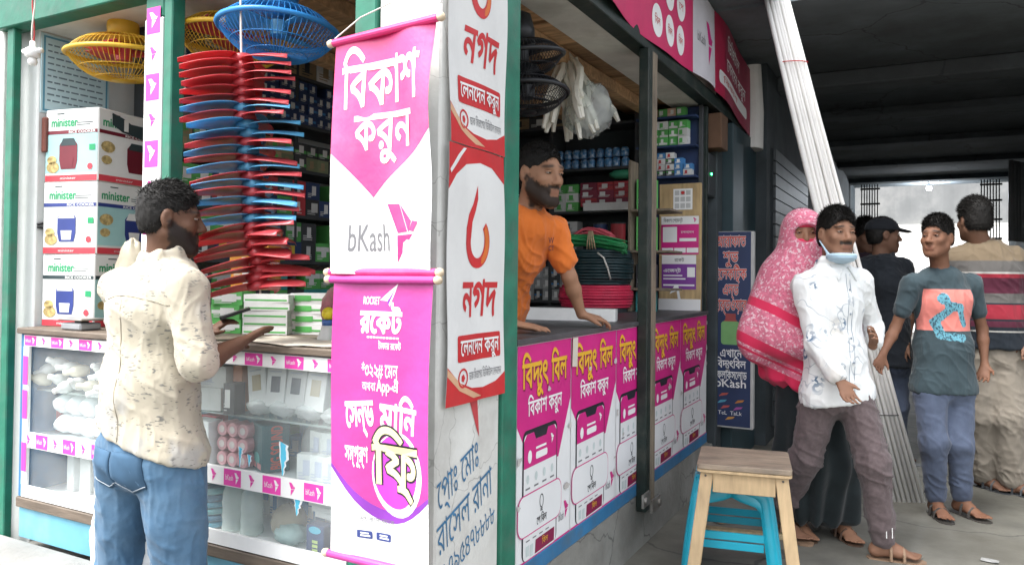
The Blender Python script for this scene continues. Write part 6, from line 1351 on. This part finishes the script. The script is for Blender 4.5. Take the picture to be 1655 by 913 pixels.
jean = cloth('jeans_blue', (.055, .12, .20), .85, .3, 7, dirt=((.16, .26, .36), .6, 3.2)); jean2 = cloth('jeans_slate', (.075, .095, .145), .85, .25, 7, dirt=((.15, .19, .28), .5, 4))

# ================================================================ customer at the showcase
JD = dict(head=(-.780,-.235,1.419),neck=(-.796,-.241,1.294),chest=(-.821,-.263,1.158),waist=(-.824,-.260,.942),pelvis=(-.828,-.259,.771),shR=(-.650,-.285,1.225),elR=(-0.582,-0.292,1.018),wrR=(-0.565,-0.171,1.064),haR=(-0.581,-0.022,1.112),shL=(-1.000,-.233,1.218),elL=(-1.049,-.063,.942),wrL=(-.899,-.008,1.065),haL=(-.847,.041,1.112),hpR=(-.737,-.250,.740),knR=(-.706,-.235,.340),anR=(-.740,-.220,-.035),hpL=(-.928,-.249,.735),knL=(-.976,-.230,.340),anL=(-1.041,-.235,-.035))
sk1 = skin('skin_dark_brown', (.115, .058, .036))
R_ = np.array(Rt); F_ = np.array(Fw); F_[2] = 0; F_ /= np.linalg.norm(F_)
fr1 = R_*.55+F_*.83; root, J, fr, sd_, P, A = person('customer in cream patterned shirt and blue jeans seen from behind at the showcase', JD, fr1, R_*.94+F_*.34+V3((0, 0, -.06)), (0, 0, 1), sk1, hair=(.004, .014, .0), beard=.001, h=.005, hs=.82, girth=.84, hands=((.5, 1), (.18, -1, 1.12)), hn={'R': (-.35, -.75, .55), 'L': (0, -.3, 1)}, eyes=True)
cream = pattern(pattern(cloth('shirt_cream', (.43, .39, .305), .85, .06, 6), 'blot', (.36, .36, .345), 12, .50, .7), 'dash', (.15, .15, .14), 55, .61, .85)
shirt(root, J, sd_, cream, {'R': .97, 'L': 1.1}, (-.828, -.259, .775), .011, .82, amp=.008, loose=.014, seed=1, hemn=unit(np.array([0, 0, 1])+R_*.32), h=.005)
sho = [o for o in root.children if o.name.startswith('shirt')][0]
def seam(ob, pts, d_, name='seam', m_=None, r=.0014, par=None): MB().tube(conform(ob, pts, d_, .0006), r, 4).build(name, m_, par or ob.parent, smooth=True)
sm = mat('seam_cream', (.30, .27, .21), .9); nb_ = J['neck']; bk_ = -fr
seam(sho, [nb_+sd_*(-.165+.33*i/16)+V3((0, 0, -.105-.012*math.cos(i*.39))) for i in range(17)], bk_, 'yoke_seam', sm)
seam(sho, [nb_+sd_*.004*math.sin(i*1.1)+V3((0, 0, -.105-.028*i)) for i in range(15)], bk_, 'pleat', sm)
pt = trousers(root, J, sd_, jean, .90, .012, amp=.012, seed=2, name='jeans', h=.0055)
# back pockets laid on the seat of the jeans
bkd = -fr; pk = mat('jeans_pocket', (.045, .10, .17), .9, .2, 8); stt = mat('stitch', (.30, .34, .38), .8)
for e in 'LR':
    c0 = J['hp'+e]*.62+J['pelvis']*.38+V3((0, 0, -.045)); n_ = 8; P_ = []
    for i in range(n_+1):
        x = -.056+.112*i/n_; bot = -.058+.022*abs(x)/.056; P_.append([c0+sd_*x+V3((0, 0, bot+(.060-bot)*j/n_)) for j in range(n_+1)])
    flat_ = conform(pt, [p for r in P_ for p in r], bkd, .0035); MB().grid([flat_[i*(n_+1):(i+1)*(n_+1)] for i in range(n_+1)], tuple(-bkd*.003)).build('back_pocket', pk, root, smooth=True)
    ed = conform(pt, [P_[i][0]+V3((0, 0, .006)) for i in range(n_+1)], bkd, .0048); MB().tube(ed, .0016, 4).build('pocket_stitch', stt, root)
for e in 'LR': sandal(root, J, e, fr1, cK, .93)
ph_ = empty('held_phone', (-.66, .0, 1.08), 'dark mobile phone in the customer\'s left hand over the counter', 'phone'); g = MB(); g.obox((-.86, .02, 1.118), (-.80, .09, 1.150), .07, .009, (0, 0, 1)); g.build('body', black_p, ph_)

# ================================================================ shopkeeper
JD = dict(head=(-.132,.895,1.651),neck=(-.195,.905,1.508),chest=(-.266,.915,1.353),waist=(-.372,.972,1.132),pelvis=(-.46,1.035,.965),shL=(-.130,1.030,1.440),elL=(-.075,1.060,1.262),wrL=(-.052,1.130,1.112),haL=(.018,1.185,1.092),shR=(-.270,.755,1.445),elR=(-.225,.690,1.225),wrR=(-.145,.712,1.092),haR=(-.030,.722,1.080),hpL=(-.41,1.081,.925),knL=(-.400,1.157,.62),anL=(-.440,1.216,.285),hpR=(-.51,.972,.925),knR=(-.52,1.040,.62),anR=(-.56,1.097,.285))
sk2 = skin('skin_brown', (.30, .16, .098)); fr2 = V3((.80, -.35, 0))
root, J, fr, sd_, P, A = person('bearded shopkeeper in orange t-shirt leaning both hands on the counter', JD, fr2, R_*.66-F_*.75+V3((0, 0, -.10)), (0.05, -.02, 1), sk2, hair=(.003, .009, .0), beard=.003, h=.006, hs=.97, girth=.80, hands=((.55, 1), (.12, -1)), hn={'L': (.35, .1, 1), 'R': (0, 0, 1)})
orange = cloth('tshirt_orange', (.66, .17, .030), .85, .08, 7, dirt=((.58, .13, .03), .4, 5))
shirt(root, J, sd_, orange, .62, (-.40, 1.0, .99), .012, .80, amp=.015, loose=.004, collar=False, name='tshirt', seed=4, h=.0065)
trousers(root, J, sd_, cloth('trousers_olive', (.16, .17, .14), .85, .2), .95, .014, seed=5)
lm = mat('tshirt_mark', (.10, .02, .02), .7); c0 = J['chest']*.55+J['shL']*.45+fr*.118; n_ = fr; u_ = -sd_*-1
pr = Print(lambda u, v, o: tuple(c0+np.cross((0, 0, 1), fr)*u+V3((0, 0, 1))*v+fr*(o+.004)), root); pr.text('W', -.012, .0, .032, lm, .002, width=.026, bold=.03, name='chest_mark'); pr.text('CT', -.012, -.028, .026, lm, .002, width=.028, bold=.03, name='chest_mark')

# ================================================================ woman in pink printed covering
JD = dict(head=(.645,2.248,1.484),neck=(.660,2.282,1.328),chest=(.670,2.292,1.176),waist=(.676,2.300,.901),pelvis=(.681,2.307,.717),shR=(.571,2.215,1.260),elR=(.530,2.117,1.020),wrR=(.640,2.082,.968),haR=(.690,2.102,.998),shL=(.770,2.400,1.262),elL=(.812,2.427,.990),wrL=(.752,2.200,.965),haL=(.719,2.125,.998),hpR=(.630,2.257,.689),knR=(.631,2.254,.385),anR=(.616,2.342,.086),hpL=(.739,2.360,.684),knL=(.776,2.344,.367),anL=(.812,2.405,.086))
sk3 = skin('skin_tan', (.30, .16, .10)); fr3 = R_*.05-F_*.99
root, J, fr, sd_, P, A = person('woman in pink printed covering with red bands behind the man in white', JD, fr3, -R_*.14-F_*.98+V3((0, 0, -.05)), (0, 0, 1), sk3, hair=(.004, .006, .0), h=.007, hs=.96, girth=.86, toes={'L': fr3, 'R': fr3})
K = Field(); s = .96
K.ell(P(0, -.015, .030), A, [.092*s, .115*s, .102*s], .02); K.seg(P(0, .012, -.05), J['neck'], .086, .10, .05); K.seg(J['neck'], J['chest'], .11, .15, .06, side=sd_, wide=(1.2, 1.5)); K.seg(J['chest'], J['pelvis']+V3((0, 0, .05)), .15, .18, .07, side=sd_, wide=(1.45, 1.35))
for e in 'LR': K.seg(J['neck']+V3((0, 0, -.03)), J['sh'+e], .07, .085, .05); K.seg(J['sh'+e], J['el'+e], .085, .085, .06); K.seg(J['el'+e], J['wr'+e], .085, .075, .06); K.seg(J['el'+e], J['el'+e]*.5+J['pelvis']*.5+V3((0, 0, .0)), .085, .07, .06)
K.seg(P(-.03, .0, -.03), J['elR'], .10, .10, .09); K.seg(J['shR'], J['elR']-R_*.05+V3((0, 0, -.05)), .10, .10, .09)
K.ell(P(0, .125, .004), A, [.066*s, .076*s, .043*s], .010, cut=True)
hemn_ = unit(V3((0, 0, 1))-R_*-.42*-1); K.plane(V3((.62, 2.20, .72)), unit(V3((0, 0, 1))+R_*.50), .01)
hd = J['head']
def drape(V):   # distance below the crown along the hem direction, 0..1
    q = (V-hd)@unit(V3((0, 0, 1))+R_*.50); return np.clip(.1-(q-.10)/.95+.06*(vnoise(V*4)-.5)*np.clip(-q, 0, 1), 0, 1)
pink = cloth('covering_pink', (.58, .16, .24), .8, .2, 40); pattern(pink, 'blot', (.72, .56, .60), 95, .52, .9, .6); pattern(pink, 'blot', (.38, .05, .12), 130, .60, .7, .6)
N, L, b = nodes_of(pink); src = b.inputs['Base Color'].links[0].from_socket
red_, wht = (.60, .03, .09), (.70, .52, .56)
cr = bands(pink, 'drape', [(0, (0, 0, 0)), (.615, (1, 1, 1)), (.66, (0, 0, 0)), (.80, (1, 1, 1)), (.845, (0, 0, 0)), (.86, (1, 1, 1)), (.875, (0, 0, 0)), (.905, (1, 1, 1))])
mx = N.new('ShaderNodeMix'); mx.data_type = 'RGBA'; mx.inputs[7].default_value = (*red_, 1); L.new(src, mx.inputs[6]); L.new(cr.outputs[0], mx.inputs[0]); L.new(mx.outputs[2], b.inputs['Base Color'])
def kf(V):
    w_ = np.clip((hd[2]-.12-V[:, 2])/.5, 0, 1); a = np.arctan2((V-J['chest'])@fr, (V-J['chest'])@sd_); return w_*(.014*np.sin(a*7+3*vnoise(V*3))+.008*np.sin(a*15+V[:, 2]*4))
grow('head_covering', K, .007, pink, root, 2, kf, {'drape': drape})
Bf = Field(); Bf.ell(P(0, -.010, .040), A, [.086*s, .113*s, .088*s], .01); Bf.plane(P(0, 0, .026), -V3((0, 0, 1))*-1*1, .004); Bf.ell(P(0, .118, -.010), A, [.066*s, .064*s, .046*s], .010, cut=True)
Bf.plane(P(0, .028, 0), A[1], .004)
grow('head_band', Bf, .005, cloth('band_red', (.60, .035, .09), .8, .2, 40), root, 2)
Mk = Field(); Mk.ell(P(0, .052, -.052), A, [.066*s, .070*s, .052*s], .02); Mk.plane(P(0, 0, -.022), -A[2], .004); grow('face_veil', Mk, .005, cloth('veil_red', (.58, .04, .10), .8, .15, 30), root, 2)
Sk = Field(); Sk.seg(J['pelvis']+V3((0, 0, .1)), (J['knL']+J['knR'])/2, .13, .145, .05, side=sd_, wide=(1.3, 1.3)); Sk.seg((J['knL']+J['knR'])/2, (J['anL']+J['anR'])/2+V3((0, 0, -.0)), .145, .15, .05, side=sd_, wide=(1.3, 1.35)); Sk.plane((0, 0, .085), (0, 0, 1), .01)
def sf(V): a = np.arctan2((V-J['pelvis'])@fr, (V-J['pelvis'])@sd_); return .016*np.sin(a*9+2*vnoise(V*2.5))*np.clip((.75-V[:, 2])/.4, 0, 1)
grow('skirt', Sk, .008, cloth('skirt_black', (.014, .020, .022), .85, .3), root, 2, sf)
for e in 'LR': sandal(root, J, e, fr3, mat('sandal_brown', (.10, .06, .04), .6), .96)

# ================================================================ walking man in white printed shirt
JD = dict(head=(.821,2.049,1.467),neck=(.800,2.075,1.320),chest=(.801,2.078,1.154),waist=(.813,2.089,.926),pelvis=(.818,2.107,.762),shR=(.690,1.987,1.232),elR=(.745,1.945,.975),wrR=(.846,1.900,.826),haR=(.903,1.858,.739),shL=(.905,2.180,1.255),elL=(.962,2.300,1.034),wrL=(.965,2.190,.960),haL=(.985,2.100,1.040),hpR=(.758,2.064,.745),knR=(.683,2.110,.420),anR=(.560,2.260,.095),hpL=(.885,2.137,.745),knL=(.975,2.078,.435),anL=(1.010,2.150,.088))
sk4 = skin('skin_medium', (.235, .125, .080)); fr4 = R_*.42-F_*.9
toe4 = R_*.95-F_*.30
root, J, fr, sd_, P, A = person('walking man in white leaf printed shirt and brown trousers with mask under chin', JD, fr4, R_*.12-F_*.99+V3((0, 0, .02)), (.04, .0, 1), sk4, hair=(.006, .018, .0), beard=0, h=.006, hs=.93, girth=.84, hands=((.7, 1), (.30, 1)), hn={'R': -R_*.2+F_*.9, 'L': R_}, toes={'L': toe4, 'R': fr4})
wsh = pattern(pattern(cloth('shirt_white_print', (.72, .74, .74), .8, .05, 7), 'blot', (.60, .54, .46), 8, .56, .4), 'iso', (.26, .31, .37), 11, .016, .75, 1.0)
pattern(wsh, 'motif', (.05, .12, .22), 10, .47, 1.0)
shirt(root, J, sd_, wsh, {'R': 1.86, 'L': 1.7}, (.818, 2.107, .700), .011, .82, amp=.010, loose=.009, seed=7, hemn=unit(V3((0, 0, 1))-R_*.12), h=.0055)
sho = [o for o in root.children if o.name.startswith('shirt')][0]
cl_ = mat('placket_white', (.62, .64, .64), .8); bt_ = mat('button_blue', (.25, .30, .36), .4)
pts_ = [J['neck']+fr*.06+V3((0, 0, -.03-.036*i)) for i in range(16)]
for o_ in (-.013, .013): seam(sho, [p+sd_*o_ for p in pts_], fr, 'placket_seam', bt_, .0013)
for p in conform(sho, pts_[2::3], fr, .001): MB().lathe([(0, .0025), (.005, .002), (.0055, 0), (0, 0)], p, 10, tuple(fr)).build('button', bt_, root, smooth=True)
for e in (-1, 1):      # collar points
    q = conform(sho, [J['neck']+sd_*e*.012+V3((0, 0, .000)), J['neck']+sd_*e*.062+V3((0, 0, .012)), J['neck']+sd_*e*.052+V3((0, 0, -.062))], fr, .010); MB().add([tuple(v) for v in q]+[tuple(v-Vector(fr)*.006) for v in q], [(0, 1, 2), (5, 4, 3), (0, 1, 4, 3), (1, 2, 5, 4), (2, 0, 3, 5)]).build('collar_point', cl_, root)
brn = cloth('trousers_brown', (.115, .088, .090), .8, .15, 60)
trousers(root, J, sd_, brn, .84, .012, end=.97, wide=1.08, amp=.014, seed=8, h=.007)
cf = MB()
mk = Field(); mk.ell(P(0, .048, -.106), A, [.065, .070, .034], .012); mk.ell(P(0, .050, -.066), A, [.085, .085, .034], .008, cut=True); mk.seg(P(-.060, .03, -.095), P(-.082, -.012, -.03), .006, .004, .006); mk.seg(P(.060, .03, -.095), P(.082, -.012, -.03), .006, .004, .006)
grow('face_mask', mk, .0045, cloth('mask_blue', (.42, .58, .70), .8, .08), root, 1, lambda V: .0010*np.sin(V[:, 2]*500))
kneeb = J['knL']*.08+J['anL']*.92; tr_ = mat('cuff_white', (.70, .70, .68), .8)
for o_ in (-.012, .014): MB().obox(tuple(kneeb-F_*.068+R_*o_+V3((0, 0, .0))), tuple(kneeb-F_*.066+R_*o_+V3((0, 0, .045))), .004, .003).build('cuff_tab', tr_, root)
for e, d_ in (('L', toe4), ('R', fr4)): sandal(root, J, e, d_, mat('sandal_tan', (.26, .17, .11), .6), .98)

# ================================================================ boy in graphic t-shirt
JD = dict(head=(1.238,2.948,1.486),neck=(1.257,2.995,1.321),chest=(1.263,3.002,1.158),waist=(1.269,3.010,.907),pelvis=(1.272,3.016,.724),shR=(1.122,2.926,1.242),elR=(1.041,2.910,1.004),wrR=(.985,2.811,.869),haR=(.958,2.756,.794),shL=(1.402,3.096,1.245),elL=(1.460,3.165,1.000),wrL=(1.468,3.118,.816),haL=(1.454,3.065,.736),hpR=(1.205,2.970,.690),knR=(1.222,2.935,.400),anR=(1.235,3.018,.088),hpL=(1.340,3.062,.690),knL=(1.345,3.016,.395),anL=(1.362,3.104,.088))
fr5 = -F_*.93-R_*.36; sk5 = skin('skin_deep_brown', (.185, .090, .055))
root, J, fr, sd_, P, A = person('boy in dark teal t-shirt with coral square print looking aside', JD, fr5, -R_*.78-F_*.62+V3((0, 0, .08)), (0, 0, 1), sk5, hair=(.005, .020, .02), h=.0065, hs=.92, girth=.75, hands=((.5, 1), (.5, 1)), hn={'R': fr5*-1+R_*-.5, 'L': fr5*-1+R_*.5}, toes={'L': -F_+R_*.25, 'R': -F_-R_*.15})
teal = cloth('tshirt_teal', (.040, .062, .072), .85, .15, 9)
N, L, b = nodes_of(teal); src = b.inputs['Base Color'].links[0].from_socket
def at_(n): a = N.new('ShaderNodeAttribute'); a.attribute_name = n; return a.outputs['Fac']
def rng(x, lo, hi):
    m1 = N.new('ShaderNodeMath'); m1.operation = 'GREATER_THAN'; m1.inputs[1].default_value = lo; L.new(x, m1.inputs[0]); m2 = N.new('ShaderNodeMath'); m2.operation = 'LESS_THAN'; m2.inputs[1].default_value = hi; L.new(x, m2.inputs[0]); mm = N.new('ShaderNodeMath'); mm.operation = 'MULTIPLY'; L.new(m1.outputs[0], mm.inputs[0]); L.new(m2.outputs[0], mm.inputs[1]); return mm.outputs[0]
def mul(a, b_): mm = N.new('ShaderNodeMath'); mm.operation = 'MULTIPLY'; L.new(a, mm.inputs[0]); L.new(b_, mm.inputs[1]); return mm.outputs[0]
def over(col, fac, base): mx = N.new('ShaderNodeMix'); mx.data_type = 'RGBA'; mx.inputs[7].default_value = (*col, 1); L.new(base, mx.inputs[6]); L.new(fac, mx.inputs[0]); return mx.outputs[2]
sq = mul(mul(rng(at_('pu'), -.128, .112), rng(at_('pv'), -.125, .095)), rng(at_('pf'), .02, 1)); o1 = over((.62, .20, .17), sq, src)
o2 = over((.12, .32, .40), rng(at_('fig'), .5, 2), o1); nz = N.new('ShaderNodeTexNoise'); nz.inputs['Scale'].default_value = 55; r_ = rng(nz.outputs['Fac'], .55, 1); o3 = over((.04, .09, .12), mul(r_, rng(at_('fig'), .5, 2)), o2); L.new(o3, b.inputs['Base Color'])
cc = J['chest']*.62+J['waist']*.38+V3((0, 0, .06))
pu = lambda V: (V-cc)@R_; pv = lambda V: V[:, 2]-cc[2]
def fig(V):
    u, v = pu(V)+.01, pv(V); f = np.zeros(len(V)); on = ((V-cc)@fr) > .02
    def e(a, b2, ra, rb): return (((u-a)/ra)**2+((v-b2)/rb)**2 < 1)
    def sg_(a, b2, c, d, r): dx, dy = c-a, d-b2; t = np.clip(((u-a)*dx+(v-b2)*dy)/(dx*dx+dy*dy), 0, 1); return (u-a-t*dx)**2+(v-b2-t*dy)**2 < r*r
    m_ = e(-.035, .045, .028, .030) | sg_(-.01, .01, .04, .0, .022) | sg_(.04, .0, .07, -.09, .014) | sg_(.0, -.005, -.065, -.075, .020) | sg_(-.065, -.075, -.04, -.14, .020) | sg_(-.04, -.15, .06, -.16, .020); f[m_ & on] = 1; return f
shirt(root, J, sd_, teal, .60, (1.27, 3.01, .66), .011, .75, amp=.009, loose=.008, collar=False, name='tshirt', seed=9, h=.006, attr={'pu': pu, 'pv': pv, 'pf': lambda V: (V-cc)@fr, 'fig': fig})
trousers(root, J, sd_, jean2, .78, .013, end=.93, wide=1.10, amp=.010, seed=10, name='jeans')
for e, d_ in (('L', -F_+R_*.25), ('R', -F_-R_*.15)): sandal(root, J, e, d_, mat('sandal_dark', (.05, .045, .04), .6), .97)

# ================================================================ man in striped polo, seen from behind
JD = dict(head=(1.447,3.656,1.621),neck=(1.500,3.688,1.457),chest=(1.507,3.694,1.315),waist=(1.521,3.707,1.035),pelvis=(1.534,3.717,.858),shR=(1.655,3.738,1.395),elR=(1.716,3.757,1.132),wrR=(1.714,3.651,.918),haR=(1.714,3.596,.844),shL=(1.355,3.665,1.390),elL=(1.322,3.713,1.104),wrL=(1.383,3.579,.925),haL=(1.397,3.531,.856),hpR=(1.605,3.733,.824),knR=(1.620,3.691,.460),anR=(1.650,3.743,.090),hpL=(1.469,3.707,.824),knL=(1.489,3.713,.450),anL=(1.505,3.800,.090))
fr6 = F_*.86+R_*.45
root, J, fr, sd_, P, A = person('man in beige, grey and red striped shirt and beige trousers seen from behind', JD, fr6, F_*.97-R_*.05, (0, 0, 1), skin('skin_shade', (.16, .085, .055)), hair=(.012, .022, .0), brows=False, eyes=False, h=.008, hs=1.0, girth=1.0, toes={'L': R_*.3-F_*.9, 'R': R_*.3-F_*.9})  # one even walnut brown skin, shared by the figures in the hall
stp = cloth('shirt_striped', (.30, .24, .16), .85, .1); N, L, b = nodes_of(stp)
be, gy, rd_, wn, dk, wt = (.17, .13, .085), (.10, .095, .09), (.24, .018, .032), (.075, .014, .030), (.012, .017, .024), (.34, .33, .31)
cr = bands(stp, 'hgt', [(0, dk), (.17, wt), (.185, dk), (.22, wn), (.28, dk), (.30, rd_), (.44, dk), (.455, gy), (.55, wn), (.70, rd_), (.74, wt), (.76, gy), (.87, be)]); L.new(cr.outputs[0], b.inputs['Base Color'])
shirt(root, J, sd_, stp, .85, (1.53, 3.71, .86), .020, 1.02, amp=.010, loose=.02, seed=11, attr={'hgt': lambda V: np.clip((V[:, 2]-.86)/.60, 0, 1)})
trousers(root, J, sd_, cloth('trousers_beige', (.25, .22, .18), .85, .12), 1.0, .02, end=.98, wide=1.25, amp=.014, seed=12)
for e in 'LR': sandal(root, J, e, R_*.3-F_*.9, cK, 1.0)
# ================================================================ two people in the shade further back
JD = dict(head=(.938,4.123,1.562),neck=(.923,4.119,1.391),chest=(.927,4.124,1.229),waist=(.931,4.132,.931),pelvis=(.939,4.141,.727),shR=(1.050,4.135,1.335),elR=(1.097,4.161,1.062),wrR=(1.081,4.043,.838),haR=(1.070,3.983,.760),shL=(.805,4.111,1.335),elL=(.769,4.157,1.053),wrL=(.796,4.063,.822),haL=(.807,4.013,.742),hpR=(1.004,4.153,.709),knR=(1.016,4.131,.396),anR=(1.015,4.193,.088),hpL=(.878,4.131,.703),knL=(.864,4.108,.386),anL=(.847,4.150,.088))
dkc = cloth('shirt_charcoal', (.016, .020, .026), .85, .2)
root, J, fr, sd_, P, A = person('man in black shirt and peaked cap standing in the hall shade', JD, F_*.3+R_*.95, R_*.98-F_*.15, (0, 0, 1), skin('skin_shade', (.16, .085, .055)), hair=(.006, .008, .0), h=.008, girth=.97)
cp = Field(); cp.ell(P(0, -.012, .052), A, [.088, .110, .082], .01); cp.plane(P(0, 0, .040), A[2], .004); cp.seg(P(0, .09, .046), P(0, .165, .030), .012, .008, .01, side=A[0], wide=(5.5, 7)); grow('cap', cp, .006, cloth('cap_black', (.012, .014, .018), .8), root, 1)
shirt(root, J, sd_, dkc, .9, (.939, 4.141, .68), .02, .98, amp=.010, loose=.016, seed=13); trousers(root, J, sd_, jean2, .97, .016, seed=14, name='jeans')
for e in 'LR': sandal(root, J, e, R_-F_*.3, cK, 1.0)
JD = dict(head=(.788,4.722,1.579),neck=(.780,4.722,1.403),chest=(.780,4.725,1.247),waist=(.780,4.731,.938),pelvis=(.780,4.735,.735),shR=(.670,4.664,1.340),elR=(.629,4.648,1.079),wrR=(.642,4.603,.845),haR=(.655,4.555,.756),shL=(.889,4.781,1.342),elL=(.931,4.808,1.082),wrL=(.916,4.748,.848),haL=(.910,4.690,.759),hpR=(.722,4.705,.710),knR=(.726,4.657,.386),anR=(.722,4.717,.088),hpL=(.839,4.767,.712),knL=(.842,4.718,.387),anL=(.840,4.779,.088))
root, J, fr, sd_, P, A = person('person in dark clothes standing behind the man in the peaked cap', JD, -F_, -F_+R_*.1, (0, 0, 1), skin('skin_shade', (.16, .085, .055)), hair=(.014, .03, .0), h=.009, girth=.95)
shirt(root, J, sd_, cloth('shirt_dark_plum', (.030, .018, .026), .85, .2), .8, (.78, 4.735, .68), .02, .96, seed=15, h=.009); trousers(root, J, sd_, cloth('trousers_dark', (.02, .022, .028), .85), .96, .016, seed=16, h=.009)
for e in 'LR': sandal(root, J, e, -F_, cK, 1.0)
